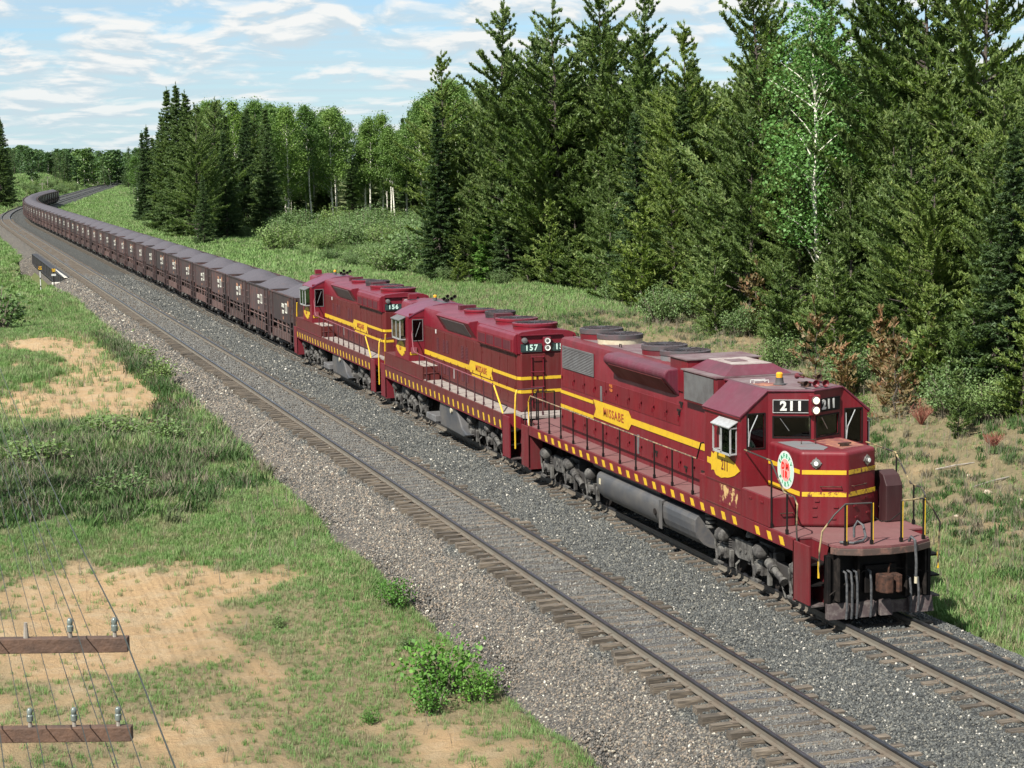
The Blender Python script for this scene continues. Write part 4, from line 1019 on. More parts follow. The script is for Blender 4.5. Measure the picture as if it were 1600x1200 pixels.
    MB().lathe((-1.50, 9.25, .86), [(.085, .02), (.085, -.03), (.06, -.03)], 16, 'x').build('fuel_filler', M['dark'], tank)
    MB().box(-1.515, -1.50, 8.78, 8.98, .5, 1.2).box(1.50, 1.515, 8.78, 8.98, .5, 1.2).build('tank_band', M['tank'], tank)
    plate('tank_notice', M['cream'], tank, (-1.506, 13.35, .98), (0, 1, 0), (0, 0, 1), .14, .16, .01)
    for sx in (-1, 1):
        MB().cyl((sx*1.22, 9.3, 1.38-.03), (sx*1.22, 14.3, 1.35), .155, n=18).build('air_reservoir', M['tank'], T, smooth=True)
        v = MB()
        for k in range(4): v.lathe((sx*1.22, 6.35, .95+k*.1), [(.10, 0), (.14, .02), (.14, .06), (.10, .08)], 12)
        v.build('air_filter', M['grime'], T, smooth=True)
        MB().lathe((sx*1.1, 4.25, 1.12), [(.16, 0), (.14, .08), (.06, .26), (.05, .32)], 14).build('bell', M['grime'], T, smooth=True)
    make_truck(T, 3.70, (-2.08, 0., 2.05)); make_truck(T, 16.9, (-2.05, 0., 2.08))
    return T
def rim(parent, c, ux, uy, w, h, t, d, mat):
    ux, uy = Vector(ux).normalized(), Vector(uy).normalized(); n = ux.cross(uy); m = Matrix((ux, uy, n)).transposed(); b = MB(); c = Vector(c)
    b.bx(c+uy*(h/2+t/2), (w+2*t, t, d), m); b.bx(c-uy*(h/2+t/2), (w+2*t, t, d), m); b.bx(c+ux*(w/2+t/2), (t, h, d), m); b.bx(c-ux*(w/2+t/2), (t, h, d), m)
    return b.build('window_frame', mat, parent)
M['rust_text'] = simple('reddish_lettering', (.26, .04, .012), .6, 0, (.42, .16, .02), 5, (.55, .7))
M['orange_text'] = simple('faded_stencil', (.45, .13, .02), .7)
M['maroon_text'] = simple('maroon_lettering', (.12, .015, .015), .5)
M['patch'] = simple('flaked_paint', (.13, .012, .02), .5, 0, (.50, .33, .14), 5., (.50, .56))
M['rust_rail'] = simple('worn_handrail', (.07, .05, .045), .5, .2, (.38, .26, .14), 6, (.4, .6))
M['rail_mix'] = simple('worn_yellow_handrail', (.035, .03, .026), .5, .1, (.34, .26, .13), 2.2, (.50, .60))
M['pale_green'] = simple('emblem_green_ring', (.42, .66, .52), .5)
M['pale_red'] = simple('emblem_red_field', (.72, .30, .27), .5)
M['dark_tank'] = simple('tank_end_undercoat', (.075, .075, .08), .8, 0, (.12, .11, .10), 8)
M['maroon_louvre'] = paint('maroon_shutter_paint', (.075, .006, .014), dust=(.14, .05, .06), dirt=(.03, .01, .01), amt=.7)
M['valve_box'] = paint('shaded_box_paint', (.03, .006, .008), dust=(.06, .03, .03), dirt=(.01, .006, .006), amt=.6)  # maroon darkened so the box looks as if in shade
M['fan_side'] = simple('sooty_fan_rim', (.05, .048, .05), .6, 0, (.09, .05, .055), 4)
M['rooftop_pale'] = simple('pale_dusty_hatch', (.36, .32, .29), .7, 0, (.2, .12, .12), 4, (.4, .7))
build_lead()
seated_person((-1.0, 4.98, 2.33), 'person in pale shirt seated at the leading cab window, arm on the sill')
# ------------------------------------------------------------------ trailing locomotives (high nose, long hood leading)
def build_trailing(Y0, num, label, tow=False):
    T = thing('diesel_locomotive', label, 'locomotive', (0, Y0, 0)); mar, ro = M['maroon_gloss'], M['maroon_gloss']; HW = .92
    def P(o): return o
    fr = MB(); fr.box(-.75, .75, .6, 17.9, .95, 1.28); fr.box(-1.45, 1.45, 1.5, 17.3, 1.28, 1.66); fr.build('underframe', M['dark'], T)
    for sx in (-1, 1):
        a, b = sorted((sx*1.50, sx*1.55))
        MB().prism([(1.42, 1.24), (1.42, 1.72), (11.45, 1.72), (11.45, 2.22), (17.4, 2.22), (17.4, 1.24)], a, b, 'x').build('side_sill', M['maroon_rust'], T, bevel=.006)
        MB().box(sx*1.555 if sx > 0 else sx*1.575, sx*1.575 if sx > 0 else sx*1.555, 11.45, 17.4, 1.70, 1.73).box(a, b, 1.42, 17.4, 1.20, 1.238).build('sill_moulding', M['maroon_gloss'], T)
        stripes(T, sx*1.552, sx, [y for y in np.arange(1.65, 17.3, .62)], 1.26, 1.50, w=.13, skew=.09)
        a, b = sorted((sx*.93, sx*1.50))
        MB().box(a, b, 1.42, 11.45, 1.70, 1.74).build('walkway', M['deck_pale'], T)
        bx = MB().box(a, b, 11.47, 17.38, 1.74, 2.20).build('equipment_box', M['maroon_rust'], T)
        MB().box(a+.01, b-.01, 11.5, 13.4, 2.202, 2.212).build('box_lid', M['deck_pale'], bx)
        a, b = sorted((sx*1.0, sx*1.5)); sp = MB()
        sp.box(a, b, 11.10, 11.44, 1.95, 1.98); sp.box(a, b, 11.10, 11.13, 1.74, 1.98); sp.build('step', M['maroon_rust'], T)
    for y, d in ((.45, 1), (18.05, -1)):
        pts = [(-1.13, 1.42), (-1.13, .52), (-1.0, .36), (1.0, .36), (1.13, .52), (1.13, 1.42)] if d > 0 else [(-1.13, 17.4), (1.13, 17.4), (1.13, 18.0), (1.0, 18.14), (-1.0, 18.14), (-1.13, 18.0)]
        MB().prism(pts, 1.66, 1.735, 'z').build('end_platform', M['deck_pale'], T)
        e = MB(); e.box(-1.14, 1.14, min(y, y+d*.05), max(y, y+d*.05), .40, 1.60); e.box(-.35, .35, min(y-d*.1, y), max(y-d*.1, y), .62, 1.15)
        pl = e.build('pilot_plate', mar if d > 0 else M['black'], T, bevel=.01)
        MB().box(-1.2, 1.2, min(y-d*.12, y), max(y-d*.12, y), .14, .40).build('footboard', M['footboard'], pl, bevel=.02)
        coupler(T, y-d*.30, d); hoses(T, y-d*.06, d, (-.86, -.72, -.58), 1.2, .16); hoses(T, y-d*.06, d, (.6, .78), 1.0, .2)
    stepwell(T, 1.42, -1, mar, 1.73); stepwell(T, 17.4, 1, mar, 1.73)
    def rp(w, z0, z1, r=.12): return [(-w, z0), (-w, z1-r), (-w+r*.35, z1-r*.3), (-w+r*1.1, z1), (0, z1+.07), (w-r*1.1, z1), (w-r*.35, z1-r*.3), (w, z1-r), (w, z0)]
    hood = MB().prism([(-HW, 1.78), (-HW+.10, 1.62), (HW-.10, 1.62), (HW, 1.78), (HW, 13.45), (-HW, 13.45)], 1.70, 3.55, 'z').build('long_hood', M['maroon_rust'], T, bevel=.02)
    up = MB().prism(rp(HW, 3.552, 4.24), 1.66, 13.45, 'y').build('hood_top', mar, hood, smooth=True)
    for sx in (-1, 1):
        hd = [5.8, 6.75, 7.7, 8.65, 9.6, 10.55, 11.5, 12.45, 13.4]
        hood_doors(hood, sx*HW, sx, hd, 1.9, 3.50, M['maroon_rust'])
        hood_doors(hood, sx*HW, sx, [1.9, 2.8, 3.7, 4.6, 5.75], 1.9, 3.50, M['maroon_rust'])
        for a, b in ((7.45, 7.75), (8.0, 8.3), (10.0, 10.28), (10.45, 10.73), (11.3, 11.58)):
            for z0, z1 in ((2.78, 3.25), (2.0, 2.3)):
                lv = MB()
                for q in range(9): z = z0+(q+.5)*(z1-z0)/9; lv.bx((sx*(HW+.022), (a+b)/2, z), (.02, b-a, .022), Matrix.Rotation(sx*.5, 3, 'Y'))
                lv.build('door_louvre', M['maroon_louvre'], hood)
        # radiator shutter box
        x0, x1 = sx*HW, sx*1.07
        rb = MB().prism([(x0, 3.50), (x1, 3.60), (x1, 4.0), (sx*1.03, 4.14), (x0, 4.2)], 1.72, 5.85, 'y').build('radiator_box', mar, T, bevel=.02)
        for q in range(4):
            y = 1.95+q*.95; o = MB().box(min(x1, x1+sx*.008), max(x1, x1+sx*.008), y, y+.86, 3.66, 3.94).build('shutter_panel', M['maroon_louvre'], rb)
            m_ = MB().box(min(x1, x1+sx*.02), max(x1, x1+sx*.02), y-.045, y-.015, 3.62, 3.98).build('shutter_frame', mar, rb)
        # dynamic brake blister with its grille
        bl = MB().prism([(sx*.86, 4.25), (sx*1.16, 4.22), (sx*1.24, 4.16), (sx*.90, 3.60)], 6.35, 10.55, 'y', [(sx*.86, 4.25), (sx*1.16, 4.22), (sx*1.24, 4.16), (sx*.90, 3.60)]).build('dynamic_brake_blister', mar, hood, bevel=.02)
        uz = Vector((sx*.34, 0, .56)).normalized(); n = Vector((uz.z*sx, 0, -uz.x*sx)).normalized()
        g = MB().bx(Vector((sx*1.075, 8.5, 3.885))+n*.01, (3.1, .50, .02), Matrix((Vector((0, 1, 0)), uz, n)).transposed()); go = g.build('blister_grille', M['grille_dim'], bl)
    # grime and rust-brown wash on the doors is in the paint; long stripes and name board
    for sx in (-1, 1):
        X = sx*(HW+.016); a, b = sorted((X, X+sx*.005))
        MB().box(a, b, 7.30, 13.42, 2.48, 2.65).build('hood_stripe', M['yellow'], hood)
        MB().box(a, b, 1.80, 4.45, 2.72, 2.83).build('hood_stripe', M['yellow'], hood)
        MB().box(a, b, 1.80, 4.45, 2.30, 2.40).build('hood_stripe', M['yellow'], hood)
        MB().box(a, b, 4.50, 5.75, 2.30, 2.39).box(a, b, 5.82, 7.0, 2.30, 2.39).build('hood_stripe', M['yellow'], hood)
        bd = MB().prism([(4.45, 2.84), (4.62, 2.62), (4.45, 2.43), (7.15, 2.43), (7.32, 2.50), (7.32, 2.66), (7.15, 2.84)], a, b, 'x').build('name_board', M['yellow'], hood)
        text('name_lettering', 'MISSABE', .30, M['rust_text'], bd, (X+sx*.012, 5.82, 2.63), (0, sx, 0), (0, 0, 1), sx=1.05, space=1.2, bold=.004)
        plate('sight_glass', M['silver'], hood, (X, 9.3, 2.14), (0, 1, 0), (0, 0, 1), .08, .34, .02); plate('sight_glass', M['white'], hood, (X, 11.72, 3.45), (0, 1, 0), (0, 0, 1), .10, .14, .02)
    for z in (2.775, 2.35):
        for x0, x1 in ((-.86, -.34), (-.26, .86)): MB().box(x0, x1, 1.612, 1.618, z-.05, z+.05).build('hood_stripe', M['yellow'], hood)
    for sx in (-1, 1):
        MB().prism([(sx*.925, 1.80), (sx*.925, 1.775), (sx*.825, 1.612), (sx*.818, 1.616)], 2.30, 2.40, 'z').prism([(sx*.925, 1.80), (sx*.925, 1.775), (sx*.825, 1.612), (sx*.818, 1.616)], 2.725, 2.825, 'z').build('hood_stripe', M['yellow'], hood)
    # number boards, headlights and ladder on the hood end
    for sx in (-1, 1):
        c = Vector((sx*.50, 1.62, 3.74)); q = plate('number_board', M['board'], up, c, (1, 0, 0), (0, 0, 1), .66, .22, .05, bevel=.015)
        rim(q, c+Vector((0, -.02, 0)), (1, 0, 0), (0, 0, 1), .66, .22, .018, .03, M['board'])
        text('board_digits', num, .25, M['pale_digits'], q, c+Vector((0, -.032, 0)), (1, 0, 0), (0, 0, 1), bold=.008, sx=.95, space=1.25)
    MB().box(-.86, .55, 1.58, 1.64, 4.13, 4.16).build('hood_end_visor', M['maroon_gloss'], up)
    hl = MB().bx((.02, 1.60, 3.84), (.26, .12, .46)).build('headlight_housing', mar, up, bevel=.02)
    for z in (3.95, 3.73):
        MB().lathe((.02, 1.54, z), [(.10, .02), (.11, -.02), (.10, -.04)], 18, 'y').build('headlight_rim', M['steel'], hl, smooth=True)
        MB().lathe((.02, 1.54, z), [(.01, -.03), (.086, -.045), (.086, -.02)], 18, 'y').build('headlight', M['lamp_off'], hl, smooth=True)
    MB().lathe((-.72, 1.58, 3.98), [(.085, .1), (.095, 0), (.085, -.04), (.02, -.06)], 14, 'y').build('classification_light', M['grille'], up, smooth=True)
    ld = MB()
    for x in (-.50, -.12): ld.box(x-.012, x+.012, 1.56, 1.585, 1.9, 3.5)
    for z in (3.45, 2.98, 2.5, 2.15): ld.tube([(-.52, 1.60, z), (-.52, 1.53, z), (-.10, 1.53, z), (-.10, 1.60, z)], .013)
    ld.build('hood_ladder', M['maroon_gloss'], hood)
    # roof fans and exhaust
    fan(T, 2.75, 0, 4.27, .72, .17, mar); fan(T, 4.75, 0, 4.27, .70, .17, mar); fan(T, 7.1, .15, 4.27, .52, .22, M['fan']); fan(T, 9.15, 0, 4.27, .55, .14, mar)
    ex = MB(); ex.box(-.3, .3, 6.1, 6.4, 4.25, 4.48); ex.box(-.3, .3, 10.6, 10.9, 4.25, 4.45); ex.build('exhaust_stack', M['maroon_louvre'], T)
    # cab with arched roof
    y0, y1 = 13.45, 15.55; CW = 1.55; cab = MB()
    for sx in (-1, 1):
        org = (sx*CW, y0 if sx > 0 else y1, 2.2); h0, h1 = (.42, 1.62) if sx > 0 else (.48, 1.68)
        wall_holes(cab, org, (0, sx, 0), (0, 0, 1), y1-y0, 1.68, [(h0, h1, .82, 1.52)], .05)
        o = (-1.50, y0, 2.2) if sx < 0 else (.92, y0, 2.2)
        wall_holes(cab, o, (1, 0, 0), (0, 0, 1), .58, 1.80, [(.13, .50, .78, 1.55)], .05)
        c = Vector((sx*1.185 - .0, y0+.02, 2.2+1.165)); c.x = (-1.50+.315) if sx < 0 else (.92+.315)
        g = plate('front_side_window', M['glass'], T, c, (1, 0, 0), (0, 0, 1), .36, .76, .008)
        rim(g, c+Vector((0, -.024, 0)), (1, 0, 0), (0, 0, 1), .37, .77, .025, .02, M['grille'])
        MB().tube([c+Vector((-.1, -.05, -.25)), c+Vector((.1, -.05, .3))], .012).build('wiper', M['steel'], g)
        wc = Vector((sx*(CW-.02), 14.47, 3.37)); g = plate('side_window', M['glass'], T, wc, (0, 1, 0), (0, 0, 1), 1.18, .68, .008)
        wb = MB(); xo, xi = sx*1.78, sx*1.56
        for yy in (13.85, 15.08):
            wb.box(min(xo, xo-sx*.03), max(xo, xo-sx*.03), yy-.03, yy+.03, 2.98, 3.72); wb.box(min(xi, xo), max(xi, xo), yy-.02, yy+.02, 2.98, 3.02)
        wb.box(min(xo, xo-sx*.03), max(xo, xo-sx*.03), 13.85, 15.08, 2.98, 3.04); wb.box(min(xo, xo-sx*.03), max(xo, xo-sx*.03), 14.4, 14.47, 3.0, 3.72)
        df = wb.build('wind_deflector_frame', M['silver'], T)
        MB().prism([(sx*1.55, 3.86), (sx*1.82, 3.74), (sx*1.82, 3.71), (sx*1.55, 3.83)], 13.80, 15.12, 'y').build('awning', M['grille'], df)
        MB().box(min(xo-sx*.01, xo-sx*.016), max(xo-sx*.01, xo-sx*.016), 13.86, 15.06, 3.03, 3.70).build('deflector_glass', M['glass'], df)
        MB().bx((sx*1.35, y0-.03, 2.62), (.22, .04, .22)).build('small_signal_box', M['pinkish'], T)
        arrowhead(T, sx*1.557, sx, 14.62, 2.62, 1.5, .60, 1, M['yellow'], num, M['rust_text'], .28)
        MB().box(min(sx*1.2, sx*1.5), max(sx*1.2, sx*1.5), y0-.012, y0-.006, 2.44, 2.56).build('cab_front_stripe', M['yellow'], T)
    arc = [(-1.55+3.1*i/12, 3.88+.46*math.sin(PI*i/12)**.9) for i in range(13)]
    for ya, yb in ((y0-.012, y0+.03), (y1-.04, y1+.008)): cab.prism([(-1.5, 3.85)]+[(x*.97, z-.02) for x, z in arc]+[(1.5, 3.85)], ya, yb, 'y')
    cab.box(-1.5, 1.5, y1-.05, y1, 2.2, 3.85)
    cab.build('cab_shell', mar, T)
    out = arc; inn = [(x*.985, z-.04) for x, z in arc]
    rf = MB(); n = len(out); prof = out+inn[::-1]
    vs = [(x, y, z) for y in (y0-.03, y1+.04) for x, z in prof]; k = len(prof); fs = []
    for i in range(k): fs.append((i, (i+1) % k, k+(i+1) % k, k+i))
    for i in range(n-1):
        fs.append((i, i+1, k-2-i, k-1-i)); fs.append((k+i, k+i+1, k+k-2-i, k+k-1-i))
    rf.add(vs, fs); rfo = rf.build('cab_roof', M['roof_sheen'], T, smooth=True)
    MB().prism([(x*.62, z+.012-.055*abs(x)/1.5) for x, z in arc if abs(x) < 1.4] + [(x*.62, z-.06) for x, z in arc if abs(x) < 1.4][::-1], y0+.05, y1-.05, 'y').build('roof_top_grime', M['tank'], rfo)
    MB().box(-1.5, 1.5, y0+.06, y1-.06, 2.1, 2.2).build('cab_floor', M['dark'], T)
    st = MB(); st.bx((-1.0, 14.4, 2.6), (.45, .45, .12)); st.bx((-1.0, 14.6, 2.95), (.42, .1, .55)); st.bx((1.0, 14.5, 2.9), (.4, .5, .8)); st.build('cab_fittings', M['dark'], T)
    hn = MB().bx((.15, 14.1, 4.40), (.14, .2, .1)).build('air_horn', M['dark'], T)
    for i, (dx, dz, L) in enumerate(((-.2, .05, .36), (-.05, .14, .3), (.1, .05, .34), (.24, .12, .28))): MB().lathe((.15+dx, 14.1, 4.42+dz), [(.02, 0), (.024, -L*.6), (.075, -L), (.06, -L), (.03, -L*.8)], 12, 'y').build('horn_bell', M['dark'], hn, smooth=True)
    MB().lathe((-.1, 14.9, 4.36), [(.08, 0), (.075, .1)], 12).build('beacon_base', M['tank'], T); MB().lathe((-.1, 14.9, 4.46), [(.06, 0), (.065, .07), (.04, .1)], 12).build('beacon_lens', M['amber'], T)
    # short high hood behind the cab
    sh = MB().prism(rp(HW, 1.74, 4.24), y1, 16.95, 'y').build('short_hood', mar, T, smooth=True)
    MB().bx((-.55, 16.7, 4.4), (.3, .3, .2)).build('sand_filler', mar, sh)
    # handrails
    for sx in (-1, 1):
        x = sx*1.50
        handrail(T, [(x, 2.5, 2.52), (x, 12.0, 2.60), (x, 12.75, 2.62), (sx*1.52, 12.85, 2.75), (sx*1.50, 13.1, 3.25), (sx*1.40, 13.42, 3.35)], [((x, y, 2.56), 1.73) for y in np.arange(2.6, 12.2, 1.05)], M['pinkish'], M['post_dim'])
        MB().tube([(x, 2.45, 2.50), (x, 1.75, 1.95), (x, 1.50, 1.72), (x, 1.48, 1.0), (x, 1.40, .75)], .028, 8).build('grab_rail', M['yellow'], T, smooth=True)
        MB().tube([(sx*1.30, .62, 2.55), (sx*1.36, .58, 2.4), (sx*1.40, .55, 1.8), (sx*1.40, .55, .72)], .028, 8).build('grab_rail', M['yellow'], T, smooth=True)
        MB().tube([(x, 17.35, 2.9), (x, 17.45, 2.5), (x, 17.5, 1.7), (x, 17.46, .9)], .034, 8).build('grab_rail', M['yellow'], T, smooth=True)
        handrail(T, [(sx*1.30, .62, 2.55), (sx*.5, .50, 2.6)], [((sx*.5, .50, 2.6), 1.74)], M['post_dim'], M['post_dim'])
    MB().tube([(-1.05, .2, 1.85), (-1.1, .1, 1.6), (-1.05, .05, 1.2), (-1.1, .1, .9)], .03).build('white_hose', M['white'], T)
    if num == '157':
        m_ = MB().cyl((.25, .52, 2.02), (.25, .52, 2.12), .05, n=12).build('marker_lamp', M['marker'], T); MB().cyl((.25, .52, 1.74), (.25, .52, 2.02), .035, n=8).build('marker_stand', M['dark'], T)
    # tank and trucks
    tk = [(-1.48, 1.05), (-1.38, 1.2), (1.38, 1.2), (1.48, 1.05), (1.48, .55), (1.2, .32), (-1.2, .32), (-1.48, .55)]
    tank = MB().prism([(7.3, 1.2), (9.35, 1.2), (9.5, .9), (9.35, .34), (7.7, .32), (6.3, .30), (5.9, .42), (6.6, .6), (7.0, .95)], -1.46, 1.46, 'x').build('fuel_tank', M['tank'], T, bevel=.05, seg=3)
    for sx in (-1, 1):
        MB().lathe((sx*1.48, 7.75, 1.05), [(.09, -.04), (.09, .03), (.06, .04)], 14, 'x').build('fuel_filler', M['cream'], tank)
        a, b = sorted((sx*1.1, sx*1.62)); MB().box(a, b, 9.5, 10.7, .42, .66).build('battery_tray', M['grille'], T, bevel=.03)
    make_truck(T, 4.05, (-2.05, 0., 2.05)); make_truck(T, 14.75, (-2.05, 0., 2.05))
    return T
M['maroon_gloss'] = paint('maroon_clean_paint', (.150, .0055, .015), dust=(.17, .05, .075), dirt=(.06, .007, .010), amt=.5, rough=.32, streak=.5)
M['roof_sheen'] = paint('cab_roof_painted_sheen', (0.144, 0.028, 0.06), dust=(0.16, 0.072, 0.104), dirt=(0.096, 0.024, 0.04), amt=.4, rough=.4)  # paler purple base puts the roof's sheen into the colour
M['grille_dim'] = simple('blister_grille_mesh', (0.104, 0.084, 0.084), .6, .1, (0.072, 0.04, 0.04), 3)
M['board'] = simple('number_board_glass', (.035, .06, .06), .15)
M['pale_digits'] = simple('pale_digits', (.55, .75, .66), .5)
M['pinkish'] = simple('sun_faded_maroon', (0.208, 0.056, 0.072), .5)
M['post_dim'] = simple('dark_maroon_post', (.05, .015, .02), .5)
build_trailing(20.88, '157', 'second maroon diesel locomotive, numbered 157, long hood end coupled behind the low-nosed leader')
build_trailing(39.38, '156', 'third maroon diesel locomotive, numbered 156, coupled to the first ore car')

# ------------------------------------------------------------------ ore cars
def ore_mat():
    m, N, b = new_mat('taconite_pellets'); tc = N.new('ShaderNodeTexCoord').outputs['Object']
    n = N.noise(tc, 3.5, 8, .75); f = N.noise(tc, 38., 3, .7)
    c = N.mix(n, (.040, .036, .043), (.082, .074, .086)); c = N.mix(N.mrange(f, .5, .75), c, (.02, .018, .02))
    c = N.mix(N.mrange(N.noise(tc, 1.2, 4), .62, .74, 0., .35), c, (.08, .045, .042))
    N.l.new(c, b.inputs['Base Color']); b.inputs['Roughness'].default_value = .75
    bp = N.new('ShaderNodeBump', {'Height': f, 'Strength': .5, 'Distance': .03}); N.l.new(bp.outputs[0], b.inputs['Normal']); return m
M['ore'] = ore_mat()
def car_mat(name, c1, c2, c3):
    m, N, b = new_mat(name); tc = N.new('ShaderNodeTexCoord').outputs['Object']; r = N.new('ShaderNodeObjectInfo').outputs['Random']
    off = N.new('ShaderNodeVectorMath', {0: tc, 1: N.new('ShaderNodeCombineXYZ', {0: N.math('MULTIPLY', r, 30.), 1: r, 2: r}).outputs[0]}, operation='ADD').outputs[0]
    mp = N.new('ShaderNodeMapping', {0: off, 3: (1, 2.4, .35)}).outputs[0]
    n = N.noise(off, 1.6, 6, .65); st = N.noise(mp, 2.5, 6, .7)
    c = N.mix(N.mrange(st, .4, .68), c1, c2); c = N.mix(N.mrange(n, .52, .68), c, c3)
    c = N.mix(1., c, N.ramp(r, [(0, .5), (1, 1.55)]), 'MULTIPLY')
    N.l.new(c, b.inputs['Base Color']); b.inputs['Roughness'].default_value = .7; return m
M['car'] = car_mat('ore_car_paint', (.022, .012, .012), (.050, .032, .031), (.066, .023, .017))
M['car_sill'] = car_mat('ore_car_worn_sill', (.035, .020, .018), (.12, .075, .065), (.075, .032, .024))
M['car_dark'] = simple('ore_car_underside', (.02, .014, .013), .85)
M['stencil'] = simple('stencil_white', (.60, .60, .52), .7, 0, (.25, .2, .18), 9, (.5, .7)); M['stencil_tan'] = simple('stencil_tan', (.45, .22, .12), .7, 0, (.1, .04, .03), 9, (.45, .65))
CL = 6.86                                                     # body length; cars are 7.32 m apart
def build_ore_car(variant):
    T = thing('ore_car', None, 'ore car'); h = CL/2; rnd = random.Random(variant)
    mb = M['car']
    for sx in (-1, 1):
        x = sx*1.40; a, b = sorted((x, x-sx*.03))
        sd = MB().box(a, b, -h+.95, h-.95, 1.62, 2.98).build('side_sheet', mb, T, bevel=.008)
        ext = MB().box(a, b, -h+.02, -h+.95, 1.75, 2.98).box(a, b, h-.95, h-.02, 1.75, 2.98).build('end_side_sheet', mb, T)
        a2, b2 = sorted((x+sx*.045, x-sx*.04)); MB().box(a2, b2, -h, h, 2.98, 3.05).build('top_chord', mb, T)
        for y in (-h+.96, h-.96, -h+.06, h-.06):
            a3, b3 = sorted((x+sx*.05, x)); MB().box(a3, b3, y-.05, y+.05, .62, 2.98).build('side_post', mb, T)
        a4, b4 = sorted((x+sx*.02, x-sx*.03)); sl = MB().box(a4, b4, -h+.98, h-.98, .72, 1.12).build('side_sill', M['car_sill'], T)
        rb = MB()
        for q in range(-3, 4): a5, b5 = sorted((x+sx*.045, x+sx*.02)); rb.box(a5, b5, q*.68-.03, q*.68+.03, .72, 1.12)
        rb.build('sill_rib', M['car_sill'], sl)
        fr = MB()
        for y in (-1.2, 0, 1.2): fr.box(min(x-sx*.06, x), max(x-sx*.06, x), y-.04, y+.04, 1.12, 1.62)
        fr.tube([(x-sx*.02, -h+1, 1.45), (x-sx*.02, h-1, 1.45)], .03); fr.tube([(x-sx*.1, -1.9, 1.12), (x-sx*.1, -.9, 1.6)], .03); fr.tube([(x-sx*.1, 1.9, 1.12), (x-sx*.1, .9, 1.6)], .03)
        fr.build('door_linkage', M['car_sill'], T)
        # ladder and grab irons at the ends
        ldr = MB()
        for e in (-1, 1):
            y = e*(h-.48)
            for z in np.arange(.75, 2.9, .36): ldr.tube([(x+sx*.0, y-.26, z), (x+sx*.07, y-.24, z), (x+sx*.07, y+.24, z), (x, y+.26, z)], .012, 5)
        ldr.build('grab_iron', M['car_sill'], T)
        # stencils
        X = x+sx*.004
        def st(nm, y, z, w, hh, mat): return plate(nm, mat, sd, (X, y, z), (0, sx, 0), (0, 0, 1), w, hh, .004)
        y = -1.30 if sx < 0 else 1.30
        d = -1 if sx < 0 else 1
        pn = st('stencil_panel', y, 2.36, .56, .50, M['stencil']); 
        plate('panel_window', mb, pn, (X+sx*.004, y-.13, 2.36), (0, 1, 0), (0, 0, 1), .13, .34, .004); plate('panel_window', mb, pn, (X+sx*.004, y+.13, 2.36), (0, 1, 0), (0, 0, 1), .13, .34, .004)
        text('reporting_mark', 'DM&IR', .26, M['stencil'], sd, (X+sx*.004, y-d*.85, 2.44), (0, sx, 0), (0, 0, 1), bold=.012, sx=.85)
        text('car_number', '%d' % (51200+variant*137), .24, M['stencil'], sd, (X+sx*.004, y-d*.85, 2.12), (0, sx, 0), (0, 0, 1), bold=.012, sx=.85)
        st('stencil_mark', y-d*.85, 1.82, .18, .14, M['stencil_tan'])
        if variant not in (1, 4): st('stencil_mark', y+d*.55, 2.62, .30, .28, M['stencil_tan'])
        if variant in (2, 3): st('stencil_mark', y-d*.85, 2.66, .5, .16, M['stencil_tan'])
    for e in (-1, 1):
        y = e*h; a, b = sorted((y, y-e*.03)); MB().box(-1.38, 1.38, a, b, 1.35, 3.02).build('end_sheet', mb, T)
        MB().box(-1.40, 1.40, a, b, .78, 1.05).box(-.16, .16, min(y, y+e*.25), max(y, y+e*.25), .74, .98).build('end_sill', mb, T)
        pe = MB()
        for x in (-1.33, -.5, .5, 1.33): pe.box(x-.04, x+.04, min(y, y+e*.06), max(y, y+e*.06), 1.05, 2.98)
        pe.build('end_post', mb, T)
        s = MB().prism([(e*h*.98, 1.95), (e*(h-.1), 1.9), (e*.5, .55), (e*.4, .62)], -1.3, 1.3, 'x').build('slope_sheet', M['car_dark'], T)
        MB().cyl((-.55, e*(h+.02), 1.15), (-.55, e*(h+.10), 1.15), .22, n=16).build('brake_wheel', M['car_dark'], T) if e > 0 else None
    MB().prism([(-1.1, .55), (1.1, .55), (1.1, .62), (-1.1, .62)], -1.3, 1.3, 'x').prism([(-.9, .5), (.9, .5), (1.1, 1.6), (-1.1, 1.6)], -1.1, 1.1, 'x').build('hopper', M['car_dark'], T)
    MB().box(-.25, .25, -h, h, .60, .95).build('centre_sill', M['car_dark'], T)
    for e in (-1, 1):
        yc = e*(h-1.30); f = MB()
        for sx in (-1, 1):
            f.prism([(yc-1.0, .40), (yc-.85, .56), (yc-.3, .70), (yc+.3, .70), (yc+.85, .56), (yc+1.0, .40), (yc+.6, .36), (yc+.3, .22), (yc-.3, .22), (yc-.6, .36)], sx*1.0-.06, sx*1.0+.06, 'x')
        tr = f.build('truck', M['car_dark'], T)
        for d in (-.84, .84):
            w = MB().cyl((-.7, yc+d, .42), (.7, yc+d, .42), .08, n=8)
            for sx in (-1, 1): w.lathe((sx*.70, yc+d, .42), [(.15, .03*sx), (.36, .05*sx), (.42, .05*sx), (.43, -.05*sx), (.45, -.08*sx), (.1, -.04*sx)], 18, 'x')
            w.build('wheelset', M['car_dark'], tr)
            for sx in (-1, 1): MB().cyl((sx*1.04, yc+d, .42), (sx*1.17, yc+d, .42), .10, .085, 10).build('bearing_cap', M['grime'], tr)
        sp = MB()
        for sx in (-1, 1):
            for q in (-.12, .12): sp.cyl((sx*1.06, yc+q, .25), (sx*1.06, yc+q, .55), .06, n=8)
        sp.build('truck_spring', M['grime'], tr)
    # heaped load
    nx, ny = 18, 40; X = np.linspace(-1.37, 1.37, nx); Y = np.linspace(-h+.04, h-.04, ny); xx, yy = np.meshgrid(X, Y)
    ex = np.clip(1-np.abs(xx)/1.37, 0, 1); ey = np.clip((h-np.abs(yy-rnd.uniform(-.3, .3)))/h, 0, 1)
